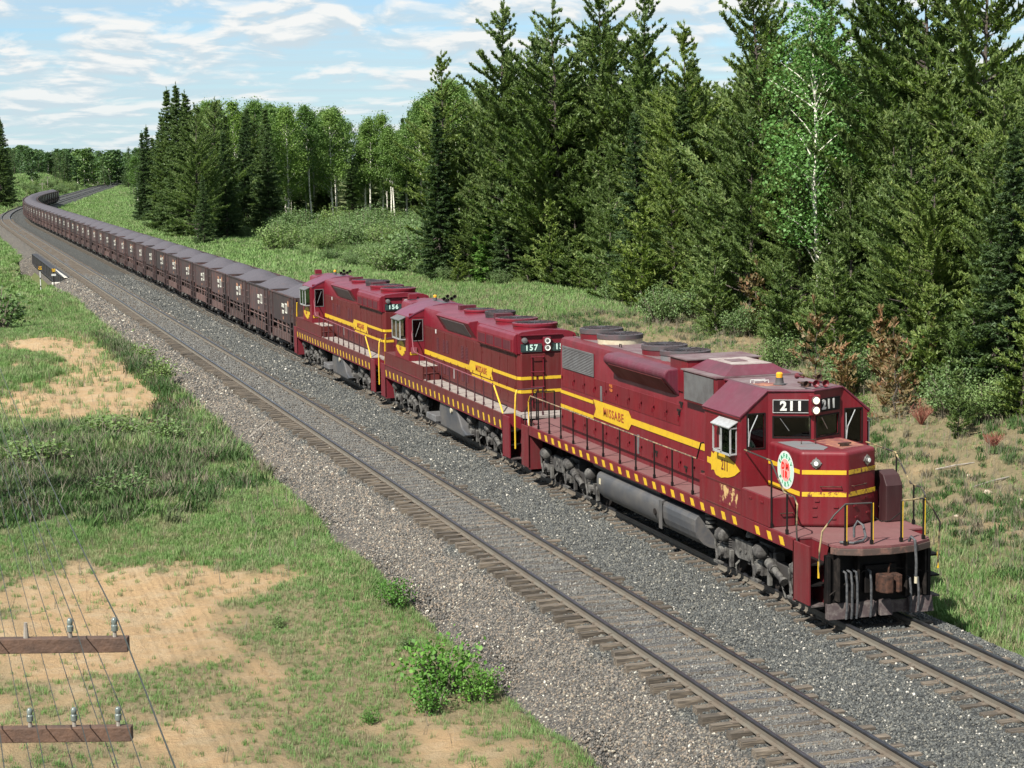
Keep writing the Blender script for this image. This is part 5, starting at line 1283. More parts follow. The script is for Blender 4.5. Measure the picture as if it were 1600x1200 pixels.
    zz = 2.93+np.minimum(ex*1.25, .62)*.9*sstep(0, .55, ey)+.0
    zz = 2.91+.62*sstep(0, 1., ex)**.8*sstep(0, .85, ey)*(1-.25*(fbm(yy*.5+variant*9, xx*.5, 61, 2)))+(fbm(xx*2, yy*2, 62+variant)-.5)*.10
    i = np.arange((ny-1)*(nx-1)); r, c = i//(nx-1), i % (nx-1); a = r*nx+c
    me = np_mesh('ore_load', np.stack([xx, yy, zz], -1).reshape(-1, 3), np.stack([a, a+1, a+nx+1, a+nx], -1), M['ore'], True)
    o = from_mesh('ore_load', me, T); o['label'] = 'heaped dark ore pellets'
    return T
def build_ore_train():
    # geometry is built about the car centre
    ords = 'first second third fourth fifth sixth seventh eighth ninth tenth eleventh twelfth thirteenth fourteenth fifteenth sixteenth seventeenth eighteenth nineteenth twentieth'.split()
    protos = [build_ore_car(k) for k in range(5)]; used = set(); n = 56
    for i in range(n):
        k = [0, 1, 3, 2, 4, 0, 2, 3, 1, 4, 2, 0][i % 12]
        if k in used: o = copy_tree(protos[k])
        else: o = protos[k]; used.add(k)
        s = 58.15+CL/2+7.32*i; o.location = at(s, 0); o.rotation_euler = (0, 0, heading(s)+(PI if False else 0))
        if i < 20: lb = ('%s ore car behind the three maroon locomotives, heaped with dark pellets' % ords[i])
        elif i == n-1: lb = 'last ore car at the far tail of the train'
        elif i > n-21: lb = ('%s ore car counted forward from the far tail of the train' % ords[n-1-i])
        else: lb = 'rust-dark ore car in the middle of the long string before the bend'
        tag(o, lb, 'ore car', 'loaded ore cars of the train')
build_ore_train()
# ------------------------------------------------------------------ foliage
def leaf_mat(name, c0, c1, c2, trans=.25, scale=.5, rnd=.25, rough=.55):
    m, N, b = new_mat(name); oi = N.new('ShaderNodeObjectInfo'); g = N.new('ShaderNodeNewGeometry')
    tc = N.new('ShaderNodeTexCoord').outputs['Object']
    n = N.noise(tc, scale, 3, .6); isl = g.outputs['Random Per Island']
    c = N.mix(N.mrange(n, .35, .65), c0, c1); c = N.mix(N.mrange(isl, .55, 1.), c, c2)
    c = N.mix(1., c, N.ramp(oi.outputs['Random'], [(0, (1-rnd, 1-rnd*.8, 1-rnd)), (.5, (1., 1., 1.)), (1, (1+rnd, 1+rnd*.7, 1-rnd*.3))]), 'MULTIPLY')
    N.l.new(c, b.inputs['Base Color']); b.inputs['Roughness'].default_value = rough; b.inputs['Specular IOR Level'].default_value = .25
    t = N.new('ShaderNodeBsdfTranslucent', {0: N.mix(1., c, (1.1, 1.25, .6), 'MULTIPLY')})
    mx = N.new('ShaderNodeMixShader', {0: trans, 1: b.outputs[0], 2: t.outputs[0]})
    o = [n_ for n_ in N.n if n_.type == 'OUTPUT_MATERIAL'][0]; N.l.new(mx.outputs[0], o.inputs[0]); return m
M['needle'] = leaf_mat('jack_pine_needles', (.082, .132, .042), (.128, .185, .060), (.19, .24, .088), trans=.38)
M['needle_dark'] = leaf_mat('spruce_needles', (.052, .092, .042), (.085, .135, .058), (.125, .175, .078), trans=.35)
M['needle_fresh'] = leaf_mat('fir_needles', (.05, .12, .028), (.08, .17, .04), (.12, .22, .06))
M['needle_brown'] = leaf_mat('dying_needles', (.15, .125, .06), (.21, .14, .075), (.26, .12, .07), rnd=.3)
M['aspen'] = leaf_mat('aspen_leaves', (.07, .14, .034), (.115, .19, .05), (.17, .26, .085), .35)
M['far_leaf'] = leaf_mat('distant_broadleaf_leaves', (.045, .095, .040), (.075, .13, .05), (.11, .18, .07), .3)
M['aspen_bright'] = leaf_mat('young_aspen_leaves', (.075, .17, .038), (.11, .225, .055), (.155, .285, .095), .3)
M['willow'] = leaf_mat('willow_leaves', (.085, .14, .05), (.12, .185, .065), (.16, .235, .095), .3)
M['bush'] = leaf_mat('bush_leaves', (.05, .13, .02), (.085, .20, .03), (.13, .27, .05), .3, 3.)
M['bark'] = simple('grey_brown_bark', (.10, .08, .065), .9, 0, (.05, .04, .035), 6, bump=.5, bscale=12)
M['birch'] = simple('pale_aspen_bark', (.85, .82, .70), .7, 0, (.12, .11, .09), 5, (.55, .62))
M['deadwood'] = simple('weathered_dead_wood', (.30, .27, .23), .8, 0, (.16, .14, .12), 7)
M['twig'] = simple('red_brown_twigs', (.20, .065, .04), .8)
M['twig_grey'] = simple('grey_stems', (.16, .14, .10), .85)

def sprays(C, D, L, W, rg, cross=2):
    """diamond faces: centres C, directions D, length L, width W"""
    n = len(C); V = []; 
    for k in range(1):
        r = rg.normal(size=(n, 3)); s = np.cross(D, r); s /= np.linalg.norm(s, axis=1, keepdims=True)+1e-9
        if k == 0: s = s*.35+np.cross(D, np.array([0, 0, 1.]))*.65; s /= np.linalg.norm(s, axis=1, keepdims=True)+1e-9
        a = C-D*L[:, None]*.45; b = C+D*L[:, None]*.55
        V.append(np.stack([a+s*W[:, None]*.55, a-s*W[:, None]*.55, b], 1))
    V = np.concatenate(V).reshape(-1, 3); F = np.arange(len(V)).reshape(-1, 3); return V, F
def leaves(C, size, rg, upbias=.35):
    n = len(C); nrm = rg.normal(size=(n, 3)); nrm[:, 2] = np.abs(nrm[:, 2])+upbias; nrm /= np.linalg.norm(nrm, axis=1, keepdims=True)
    a = np.cross(nrm, rg.normal(size=(n, 3))); a /= np.linalg.norm(a, axis=1, keepdims=True)+1e-9; b = np.cross(nrm, a)
    L = (size*rg.uniform(.6, 1.3, n))[:, None]
    V = np.stack([C-a*L*.5, C+b*L*.36, C+a*L*.5, C-b*L*.36], 1).reshape(-1, 3); return V, np.arange(n*4).reshape(-1, 4)

def conifer(seed, h, width, mat, style='pine', dense=1., low=.08, quads=1.):
    rg = np.random.default_rng(seed); tr = MB()
    lean = rg.uniform(-.02, .02, 2)*h; wob = rg.uniform(-.12, .12, (8, 2))
    pts = [(lean[0]*t+wob[i][0]*(t > 0), lean[1]*t+wob[i][1]*(t > 0), h*t-(.3 if t == 0 else 0)) for i, t in enumerate(np.linspace(0, 1, 8))]
    tr.tube(pts, [h*.0105*(1-t*.93) for t in np.linspace(0, 1, 8)], 7)
    ph0 = rg.uniform(0, 6.28)
    px = lambda z: np.array([np.interp(z/h, np.linspace(0, 1, 8), [p[k] for p in pts]) for k in (0, 1)])
    C = []; D = []; L = []; W = []
    z = h*low; 
    while z < h*.985:
        t = z/h
        if style == 'pine':
            prof = (min(1, (t+.12)/.42)**.7)*((1-t)**.85*.85+.22*(1-t)**.3)*1.1 if t > .02 else .5
            nb = rg.integers(4, 7); step = rg.uniform(.32, .62)
        else:
            prof = (1-t)**.8*min(1, (t+.2)/.28); nb = rg.integers(5, 8); step = rg.uniform(.24, .42)
        gap = rg.random() < .18 and style == 'pine'
        a0 = rg.uniform(0, 6.28)
        for k in range(nb):
            if gap and rg.random() < .7: continue
            if style == 'pine' and t > .72 and rg.random() < .25: continue
            az = a0+k*6.283/nb+rg.uniform(-.35, .35)
            if style == 'pine': prof_ = prof*(1+.30*math.sin(az-ph0+z*.35))
            else: prof_ = prof
            R = max(.25, width*prof_*(rg.uniform(.38, 1.32) if style == 'pine' else rg.uniform(.55, 1.15)))
            rise = (rg.uniform(.0, .5)+.75*t) if style == 'pine' else rg.uniform(-.28, .02)+.5*t*t
            curl = rg.uniform(.1, .5) if style == 'pine' else rg.uniform(.05, .25)
            m = max(3, int(R/.24)); ss = np.linspace(.18 if t > .3 else .35, 1, m)
            z_ = z; z = z+rg.uniform(-.22, .22)
            o = px(z)
            X = np.cos(az)*R*ss; Y = np.sin(az)*R*ss; Z = R*(rise*ss*(.6)+curl*ss*ss*.6)-(.10*R if style != 'pine' else 0)
            P = np.stack([o[0]+X, o[1]+Y, z+Z], 1)
            bd = np.gradient(P, axis=0); bd /= np.linalg.norm(bd, axis=1, keepdims=True)
            zb = z; z = z_
            br = [Vector((o[0], o[1], zb))]+[Vector(P[i]) for i in range(0, m, max(1, m//3))]
            if R > .9 and quads >= .9: tr.tube(br, [.012+.012*R*(1-i/len(br)) for i in range(len(br))], 3)
            nt = max(1, int(round(2.6*dense*(1 if t < .6 else .62))))
            side = np.cross(bd, [0, 0, 1.]); side /= np.linalg.norm(side, axis=1, keepdims=True)+1e-9
            for q in range(nt):
                for sg in (-1, 1):
                    if rg.random() < .12: continue
                    tl = ((.20 if t < .6 else .13)+(.34 if t < .6 else .22)*R*(1-ss)*rg.uniform(.5, 1.1, m))*rg.uniform(.5, 1.25, m)
                    jit = rg.normal(0, .22, (m, 3)); d = bd*.75+side*sg*.85*rg.uniform(.4, 1.1, (m, 1))+np.array([0, 0, .22 if style == 'pine' else -.05])+jit
                    d /= np.linalg.norm(d, axis=1, keepdims=True)
                    for f in ((.15, .45, .75, 1.0) if quads >= .9 else (.3, .85)):
                        c = P+d*(tl*f)[:, None]+rg.normal(0, .035, (m, 3)); C.append(c); D.append(d+rg.normal(0, .4, (m, 3))+np.array([0, 0, .2]))
                        L.append(rg.uniform(.17, .33, m)*(1.1 if quads >= .9 else 1.9)); W.append(rg.uniform(.07, .12, m)*(1.15 if quads >= .9 else 2.2))
        z += step*(1. if quads >= .9 else 1.7)
    C = np.concatenate(C); D = np.concatenate(D); D /= np.linalg.norm(D, axis=1, keepdims=True); L = np.concatenate(L); W = np.concatenate(W)
    # leader shoot
    n = 24; zt = rg.uniform(h*.95, h*1.01, n); o = np.array([px(min(q, h)) for q in zt]); dd = np.stack([rg.normal(0, .35, n), rg.normal(0, .35, n), np.ones(n)], 1); dd /= np.linalg.norm(dd, axis=1, keepdims=True)
    C = np.concatenate([C, np.stack([o[:, 0], o[:, 1], zt], 1)+dd*.1]); D = np.concatenate([D, dd]); L = np.concatenate([L, np.full(n, .3)]); W = np.concatenate([W, np.full(n, .09)])
    if quads < 1: k = rg.random(len(C)) < quads; C, D, L, W = C[k], D[k], L[k], W[k]
    V, F = sprays(C, D, L, W, rg, 2 if quads >= .9 else 1)
    crown = np_mesh('crown', V, F, mat)
    tm = bpy.data.meshes.new('trunk'); tm.from_pydata(tr.v, [], tr.f); tm.materials.append(M['bark'])
    return tm, crown, h
def broadleaf(seed, h, width, mat, n_cl=110, per=55, leaf=.24, base=.30, bark='birch', trunks=1):
    rg = np.random.default_rng(seed); tr = MB(); Cc = []
    for q in range(trunks):
        ox, oy = (0, 0) if trunks == 1 else (rg.uniform(-.4, .4), rg.uniform(-.4, .4)); lx, ly = rg.uniform(-.06, .06, 2)*h
        P = [(ox+lx*t+rg.uniform(-.1, .1), oy+ly*t+rg.uniform(-.1, .1), h*.95*t-(.3 if t == 0 else 0)) for t in np.linspace(0, 1, 7)]
        tr.tube(P, [h*.0088*(1-.88*t) for t in np.linspace(0, 1, 7)], 7)
        for k in range(n_cl//trunks):
            t = base+(1-base)*rg.random()**.85; zc = h*t
            prof = math.sin(min(1, (t-base)/(1-base)*.9+.12)*PI)**.7
            r = width*prof*rg.uniform(.25, 1.05); az = rg.uniform(0, 6.28)
            cx = np.interp(t, np.linspace(0, 1, 7), [p[0] for p in P])+math.cos(az)*r; cy = np.interp(t, np.linspace(0, 1, 7), [p[1] for p in P])+math.sin(az)*r
            Cc.append((cx, cy, zc))
            if k % 3 == 0:
                b = Vector((np.interp(t-.08, np.linspace(0, 1, 7), [p[0] for p in P]), np.interp(t-.08, np.linspace(0, 1, 7), [p[1] for p in P]), max(.3, zc-.09*h)))
                tr.tube([b, (b+Vector(Cc[-1]))/2+Vector((0, 0, .1)), Vector(Cc[-1])], [.035, .022, .01], 4)
    Cc = np.array(Cc); m = len(Cc); rad = rg.uniform(.3, .62, m)*width**.5*.62
    X = np.repeat(Cc, per, 0)+rg.normal(size=(m*per, 3))*np.repeat(rad, per)[:, None]*np.array([1, 1, .72])
    X[:, 2] = np.maximum(X[:, 2], .05)
    V, F = leaves(X, leaf, rg)
    tm = bpy.data.meshes.new('trunk'); tm.from_pydata(tr.v, [], tr.f); tm.materials.append(M[bark])
    return tm, np_mesh('crown', V, F, mat), h
def shrub(seed, h, width, mat, n_st=26, per=70, leaf=.12, bark='twig_grey'):
    rg = np.random.default_rng(seed); tr = MB(); X = []
    for k in range(n_st):
        az = rg.uniform(0, 6.28); r = width*rg.uniform(.1, 1.)**.7; hh = h*rg.uniform(.6, 1.05)*(1-.35*(r/width)**2)
        e = np.array([math.cos(az)*r, math.sin(az)*r, hh]); b = e*np.array([.25, .25, 0])
        tr.tube([Vector(b)-Vector((0, 0, .1)), Vector((b+e)/2)+Vector((0, 0, .1*h)), Vector(e)], [.02*h**.5, .014*h**.5, .005], 4)
        t = rg.uniform(.35, 1.02, per)[:, None]; pts = b+(e-b)*t+rg.normal(size=(per, 3))*np.array([.16, .16, .13])*(width/1.2)**.6*(.6+.6*t)
        X.append(pts)
    X = np.concatenate(X); X[:, 2] = np.maximum(X[:, 2], .03)
    V, F = leaves(X, leaf, rg)
    tm = bpy.data.meshes.new('stem'); tm.from_pydata(tr.v, [], tr.f); tm.materials.append(M[bark])
    return tm, np_mesh('leaves', V, F, mat), h

PR = {}
PR['pine'] = [conifer(11+i, 18., w, M['needle'], 'pine', d, lo) for i, (w, d, lo) in enumerate([(4.3, 1.6, .07), (3.8, 1.6, .12), (4.6, 1.6, .05), (3.3, 1.6, .16), (4.0, 1.6, .08)])]
PR['spruce'] = [conifer(31+i, 18., w, M['needle_dark'], 'spruce', 1.6, lo) for i, (w, lo) in enumerate([(3.2, .03), (2.8, .06), (3.5, .03)])]
PR['fir'] = [conifer(41, 6., 1.7, M['needle_fresh'], 'spruce', 1., .02)]
PR['youngpine'] = [conifer(51+i, 6.5, w, M['needle'], 'pine', 1., .03) for i, w in enumerate((1.5, 1.9))]
PR['brown'] = [conifer(61, 3.6, .95, M['needle_brown'], 'pine', .5, .05), conifer(62, 3.0, .8, M['needle_brown'], 'pine', .4, .05)]
PR['aspen'] = [broadleaf(71+i, 19., w, M['aspen'], 150, 62, .27, b) for i, (w, b) in enumerate([(3.1, .36), (2.6, .48), (3.4, .27), (2.8, .42)])]
PR['aspenbright'] = [broadleaf(81, 16., 2.8, M['aspen_bright'], 130, 70, .17, .30), broadleaf(82, 9., 2.2, M['aspen_bright'], 80, 60, .17, .12)]
PR['willow'] = [shrub(91+i, 3.4, 2.3, M['willow'], 44, 80, .17) for i in range(3)]
PR['fartree'] = [broadleaf(101+i, 15., 3.4, M['far_leaf'], 60, 26, .75, .12) for i in range(3)]
PR['farcon'] = [conifer(111+i, 16., 2.6, M['needle_dark'], 'spruce', .6, .03, .35) for i in range(2)]
TREE_N = {'pine': 'jack_pine', 'spruce': 'spruce_tree', 'fir': 'fir_tree', 'youngpine': 'jack_pine', 'brown': 'pine_sapling', 'aspen': 'aspen_tree', 'aspenbright': 'aspen_tree', 'willow': 'willow_shrub', 'fartree': 'broadleaf_tree', 'farcon': 'spruce_tree'}
_tr = random.Random(5)
def plant(kind, x, y, h, label, group=None, k=None, cat=None, wide=1.):
    P = PR[kind]; tm, cm, h0 = P[_tr.randrange(len(P)) if k is None else k % len(P)]
    z = float(ground_z(np.array([x]), np.array([y]))[0])
    sh = kind == 'willow' or kind == 'bush'
    t = thing(TREE_N[kind], label, cat or ('shrub' if sh else 'tree'), (x, y, z-.05), _tr.uniform(0, 6.28), group)
    s = h/h0; t.scale = (s*wide, s*wide, s)
    from_mesh('stem' if sh else 'trunk', tm, t); from_mesh('leaves' if sh else 'crown', cm, t)
    return t

G_EDGE = 'conifers along the front edge of the wood right of the train'
G_WOOD = 'conifers standing deeper inside the wood right of the train'
SKY = [(0, 232), (40, 226), (75, 236), (105, 233), (135, 231), (150, 229), (165, 225), (197, 208), (210, 216), (222, 200), (240, 190), (262, 152), (274, 142), (293, 140), (322, 146), (341, 156), (360, 172), (382, 167), (410, 157), (441, 167), (482, 167), (510, 170), (557, 182), (575, 190), (600, 198), (640, 200), (655, 165), (678, 150), (716, 100), (760, 100), (785, 70), (802, 30), (830, 50), (852, 22), (900, 25), (930, 14), (996, 14), (1010, 70), (1030, 105), (1055, 112), (1080, 80), (1100, 110), (1125, 135), (1150, 112), (1190, 20), (1230, 50), (1262, 75), (1285, 40), (1310, 100), (1345, 125), (1375, 95), (1395, 60), (1430, 100), (1465, 60), (1500, 110), (1540, 70), (1600, 90)]
def cap_height(x, y):
    """how tall a tree standing here may be for the skyline of the wood as it is from the bridge"""
    dx, dy = x+18.74, y+34.92; d = math.hypot(dx, dy); az = math.atan2(dx, dy)-math.radians(17.029)
    px = 800+2991.6*math.tan(az); top = float(np.interp(px, [q[0] for q in SKY], [q[1] for q in SKY]))
    el = math.radians(-6.762)+math.atan((600-top-(px-800)*.016)/2991.6)
    return 9.74+d*math.tan(el)/max(.9, math.cos(az))-gz0(x, y)
def px_of(x, y): return 800+2991.6*math.tan(math.atan2(x+18.74, y+34.92)-math.radians(17.029))
def where(x, y):
    p = px_of(x, y)
    for lim, w in ((700, 'at the left tip of the right-hand wood'), (780, 'behind the cab of the second locomotive'), (850, 'behind the hood of the second locomotive'), (920, 'behind the rear fans of the leading locomotive'), (1000, 'behind the long hood of the leading locomotive'), (1080, 'behind the roof blister of the leading locomotive'), (1160, 'behind the roof hatch of the leading locomotive'), (1260, 'behind the horns of the leading cab'), (1360, 'behind the right side of the leading cab'), (1460, 'above the brown saplings on the right'), (1540, 'above the red twig bush on the right'), (9999, 'at the right edge of the picture')):
        if p < lim: return w
def aspen_where(x, y):
    p = px_of(x, y)
    for lim, w in ((400, 'at the left end'), (450, 'left of the middle'), (500, 'in the middle'), (550, 'right of the middle'), (600, 'towards the right end'), (9999, 'beside the right-hand wood')):
        if p < lim: return w
def gz0(x, y): return float(ground_z(np.array([x]), np.array([y]))[0])
def build_woods():
    # prominent trees, placed one by one (x, y, height)
    E = [('pine', 25.1, 127, 19.5, 'dark jack pine at the left tip of the right-hand wood, with a narrow spiky top', 3, 1.),
         ('spruce', 23.6, 124, 15.0, 'short dark spruce leaning out at the left end of the right-hand wood', 1, 1.),
         ('pine', 27.6, 118, 23.2, 'tall ragged jack pine whose thin spire stands clear against the cloud', 1, .95),
         ('pine', 30.5, 112, 22.8, 'tall full jack pine right of the clear-standing spire', 0, 1.1),
         ('pine', 33.0, 110, 24.0, 'tallest jack pine above the second locomotive', 4, 1.),
         ('pine', 34.6, 104, 23.6, 'slim jack pine with open top beside the tallest one', 3, 1.),
         ('pine', 28.9, 82, 18.3, 'airy pale jack pine standing alone against the sky above the leading locomotive', 3, 1.05),
         ('pine', 26.2, 64, 19.4, 'broad jack pine with arching boughs above the leading cab', 2, 1.),
         ('pine', 27.3, 58, 19.6, 'jack pine with a bare curved leader right of the broad one', 1, 1.),
         ('pine', 26.0, 50, 20.5, 'tall jack pine reaching past the top of the picture near its right edge', 4, 1.),
         ('pine', 26.8, 46, 21.0, 'dark-trunked tall pine at the right edge of the picture', 0, 1.),
         ('pine', 27.8, 42.5, 21.0, 'rightmost tall pine, its crown cut by the picture edge', 2, 1.),
         ('fir', 26.6, 119, 6.4, 'small bright green fir at the foot of the left-hand pines', 0, 1.),
         ('youngpine', 28.4, 108, 6.8, 'young brownish jack pine standing forward on the dry grass', 0, 1.),
         ('youngpine', 27.6, 92, 7.5, 'young pine with a thin bare trunk before the wood, second from the left', 1, 1.),
         ('youngpine', 24.6, 78, 7.0, 'bushy young pine in front of the wood above the second locomotive', 0, 1.15),
         ('youngpine', 23.6, 63, 7.5, 'thin young pine with a visible dark trunk above the locomotive roof', 1, 1.),
         ('youngpine', 23.2, 44, 6.5, 'young pine at the wood edge right of the leading cab', 0, 1.2),
         ('brown', 22.0, 55, 3.9, 'rust-brown dying pine sapling above the leading cab roof', 0, 1.1),
         ('brown', 17.6, 33.5, 3.4, 'thin reddish pine sapling right of the leading cab', 1, 1.),
         ('brown', 16.6, 30.5, 3.2, 'brown bushy dying pine beside the front handrail', 0, 1.3),
         ('brown', 18.8, 31.5, 2.8, 'low brown sapling on the dry slope right of the leading cab', 1, 1.4),
         ('aspenbright', 22.9, 49.5, 16.2, 'bright green aspen with pale limbs among the dark pines', 0, 1.),
         ('aspenbright', 23.5, 36.5, 3.2, 'small bright green aspen sapling at the wood edge on the right', 1, 1.),
         ('aspenbright', 38., 133, 17., 'light green aspen showing between the pines left of the spire', 0, 1.),
         ('aspenbright', 31., 113, 11., 'light green aspen glimpsed through a gap in the pines', 1, 1.)]
    for kd, x, y, h, lb, k, w in E: plant(kd, x, y, h, lb, None, k, wide=w)
    # edge row and the ranks behind it
    edge = [(126, 23.5), (116, 27), (108, 30.5), (97, 30), (85, 27.5), (70, 25), (62, 22.6), (50, 22), (38, 20.5), (28, 18.8), (18, 16.5)]
    yy = [e[0] for e in edge][::-1]; xx = [e[1] for e in edge][::-1]
    r = random.Random(12)
    for row, (off, st, hs, g) in enumerate(((1.2, 3.1, (9, 15), G_EDGE), (3.8, 2.9, (13, 18), G_EDGE), (7.2, 3.2, (16, 21), G_WOOD), (11.5, 3.4, (17, 22.5), G_WOOD), (17, 4.2, (18, 24), G_WOOD), (25, 6, (18, 25), G_WOOD))):
        y = 20. if row < 3 else 24.
        while y < 127+off*.4:
            x = np.interp(y, yy, xx)+off+r.uniform(-1, 1); hh = r.uniform(*hs)
            if y < 82: hh = r.uniform(10, 14.5) if row < 2 else r.uniform(12.5, 16.) if row < 4 else r.uniform(14, 17)
            if 66 < y < 80: hh *= .86
            if y > 121: hh *= .82
            kd = 'pine' if r.random() < .74 else 'spruce'
            hh = min(hh, cap_height(x, y)*r.uniform(.84, .99))
            if row >= 2 and r.random() < .6: hh = max(hh, min(22, cap_height(x, y)*r.uniform(.9, .98)))
            if 1205 < px_of(x, y) < 1355 and y < 53: hh = min(hh, 9.)
            lb = 'dark jack pine in the dense front of the wood right of the train' if kd == 'pine' else 'narrow dark spruce in the dense front of the wood right of the train'
            lb = '%s %s %s, %s' % ('low' if hh < 12 else 'medium' if hh < 16 else 'tall', 'jack pine' if kd == 'pine' else 'dark spruce', ('in the front rank', 'in the second rank', 'in the third rank', 'in the fourth rank', 'in the fifth rank', 'in the rearmost rank')[row], where(x, y))
            plant(kd, x, y+r.uniform(-.7, .7), hh, lb, g.replace('conifers', 'jack pines' if kd == 'pine' else 'spruces')); y += st*r.uniform(.8, 1.25)
    for x, y, h, kd, lb in ((20.6, 57, 5.2, 'youngpine', 'young pine standing out before the wood above the leading locomotive roof'), (19.6, 47, 4.6, 'youngpine', 'young pine with olive needles right behind the leading cab roof'), (18.9, 40, 5.0, 'youngpine', 'slim young pine on the bank right of the leading cab'), (17.8, 30, 4.2, 'youngpine', 'young pine at the right picture edge on the bank'), (20.2, 36, 2.2, 'willow', 'green shrub on the bank above the brown saplings'), (18.2, 44, 1.8, 'willow', 'shrub on the bank behind the cab roof'), (21.0, 66, 2.4, 'willow', 'shrub on the bank above the second locomotive'), (16.8, 37.5, 3.4, 'brown', 'brown-green dying pine uphill of the bushy brown one'), (15.9, 33.5, 2.6, 'brown', 'short brown sapling nearest the cab'), (15.6, 28.5, 3.0, 'brown', 'leaning brown sapling low on the bank'), (17.4, 27.2, 3.6, 'youngpine', 'olive young pine between the brown saplings'), (16.9, 34.6, 2.0, 'willow', 'shrub among the brown saplings'), (15.4, 23.6, 2.4, 'youngpine', 'small pine at the right picture edge above the red twig bush'), (14.6, 29.8, 1.3, 'willow', 'low shrub below the brown saplings')):
        plant(kd, x, y, h, lb)
    # ground-hugging growth along the edge
    for i in range(70):
        y = r.uniform(20, 124); x = np.interp(y, yy, xx)+r.uniform(-1.8, 1.5)
        if r.random() < .55: plant('youngpine', x, y, r.uniform(2.2, 5.0), 'low young pine under the wood, '+where(x, y), 'young pines at the foot of the wood', wide=1.2)
        else: plant('willow', x, y, r.uniform(1., 2.2), 'low green shrub under the wood, '+where(x, y), 'shrubs at the foot of the wood')
    # conifer group beside the bend of the train
    C = [('spruce', 23.1, 335, 18.0, 'dark pointed spruce, farthest left of the group by the bend'), ('spruce', 20.8, 322, 16.8, 'dark spruce nearest the rails where the train bends'),
         ('spruce', 21.5, 300, 19.2, 'slender spruce just left of the twin-topped pines'), ('spruce', 18.9, 274, 22.8, 'left of the two tall pointed spruces that top the far group'), ('spruce', 19.2, 262, 23.0, 'right of the two tall pointed spruces that top the far group'),
         ('spruce', 18.6, 246, 21.3, 'tall dark spruce with thin top right of the twin spires'), ('pine', 21.4, 238, 20.0, 'full jack pine at the right of the far conifer group'), ('pine', 17.3, 228, 18.5, 'broad jack pine whose skirts reach the grass beside the ore cars'),
         ('spruce', 16.6, 217, 9.5, 'small black spruce at the right foot of the far conifer group')]
    for kd, x, y, h, lb in C: plant(kd, x, y, h, lb)
    for i in range(34):
        y = r.uniform(225, 350); x = np.interp(y, [225, 260, 300, 350], [19.5, 19.5, 22, 24.5])+r.uniform(0, 14)
        kd = 'spruce' if r.random() < .72 else 'pine'
        plant(kd, x, y, min(22, cap_height(x, y)*(r.uniform(.7, .9) if 250 < px_of(x, y) < 350 else r.uniform(.78, .99))), 'dark conifer packed in the far group beside the bend', 'conifers of the far group beside the bend')
    for x, y, h, kd, lb in ((25.5, 352, 13, 'aspen', 'light green tree left of the dark spruce nearest the rails'), (27, 372, 14, 'spruce', 'spruce behind the light green tree where the far rails vanish'), (27.5, 395, 12, 'aspen', 'small green tree beside the place where the far rails vanish')): plant(kd, x, y, h, lb, wide=1.3)
    # aspens beyond the marsh
    A = [(29.6, 270, 20.2, 'aspen at the left end of the pale-trunked stand, its trunk bare low down'), (33.4, 272, 20.5, 'round-topped aspen, second from the left of the pale-trunked stand'), (38.5, 275, 19.5, 'bushy aspen left of the middle of the pale-trunked stand'),
         (43.5, 280, 19.8, 'aspen with several white stems in the middle of the stand'), (48.5, 284, 19.6, 'tall aspen with a long straight white trunk'), (54.0, 283, 18.2, 'aspen with a leaning white trunk standing forward of the rest'),
         (57.0, 286, 18.4, 'broad aspen at the right of the pale-trunked stand'), (62.5, 292, 17.0, 'aspen beside the dark spruces right of the stand')]
    for i, (x, y, h, lb) in enumerate(A): plant('aspen', x, y, h, lb, None, [0, 2, 2, 1, 1, 3, 2, 0][i])
    for i in range(84):
        y = r.uniform(274, 345); x = 22+(y-270)*.12+r.uniform(3, 56)
        plant('aspen', x, y, min(24, cap_height(x, y)*r.uniform(.88, 1.0)) if i % 3 else r.uniform(9, 13), ('tall' if i % 3 else 'low')+' green aspen '+aspen_where(x, y)+' of the stand beyond the marsh', 'aspens beyond the marsh')
    for i in range(40):
        y = r.uniform(300, 335); x = 22+(y-270)*.12+r.uniform(0, 62)
        plant('spruce', x, y, r.uniform(10, 15), 'dark spruce filling the shade behind the aspens', 'spruces behind the aspens', wide=1.3)
    for x, y, h, lb in ((66, 300, 20, 'dark spruce spire above the right end of the aspens'), (71, 296, 19, 'second dark spruce spire above the right end of the aspens'), (69, 318, 19, 'dark spruce behind the right end of the aspens')): plant('spruce', x, y, h, lb)
    for i in range(22):
        y = r.uniform(225, 300); x = np.interp(y, [225, 300], [52, 70])+r.uniform(0, 16)
        plant('spruce' if i % 2 else 'pine', x, y, min(20, cap_height(x, y)*r.uniform(.8, .98)), 'dark conifer between the aspens and the right-hand wood', 'conifers between the aspens and the right-hand wood')
    # willow thicket in the marsh
    for i in range(72):
        y = r.uniform(168, 258); x = np.interp(y, [160, 260], [27, 24])+r.random()**.8*np.interp(y, [168, 258], [9, 36])
        plant('willow', x, y, r.uniform(2.0, 4.4)*(1 if y > 190 else .55), 'grey-green willow shrub '+aspen_where(x, y)+(' of the near side' if y < 200 else ' of the far side')+' of the marsh thicket', 'willow shrubs of the marsh thicket', wide=1.15)
    for i in range(46):
        y = r.uniform(130, 182); x = np.interp(y, [130, 182], [24, 23])+r.random()**1.2*14
        plant('willow', x, y, r.uniform(.8, 2.6), 'low leafy shrub scattered over the marsh behind the '+('second' if px_of(x, y) > 640 else 'third')+' locomotive', 'low shrubs scattered over the marsh', wide=1.2)
    for x, y, h, lb in ((25.5, 137, 5., 'shrub hanging over the marsh edge at the left end of the right-hand wood'), (24, 144, 3.4, 'rounded shrub in the marsh behind the third locomotive'), (27.5, 150, 3.8, 'leafy shrub in the marsh behind the third locomotive roof'), (22.5, 196, 4., 'willow shrub at the near left corner of the thicket')):
        plant('willow', x, y, h, lb, wide=1.2)
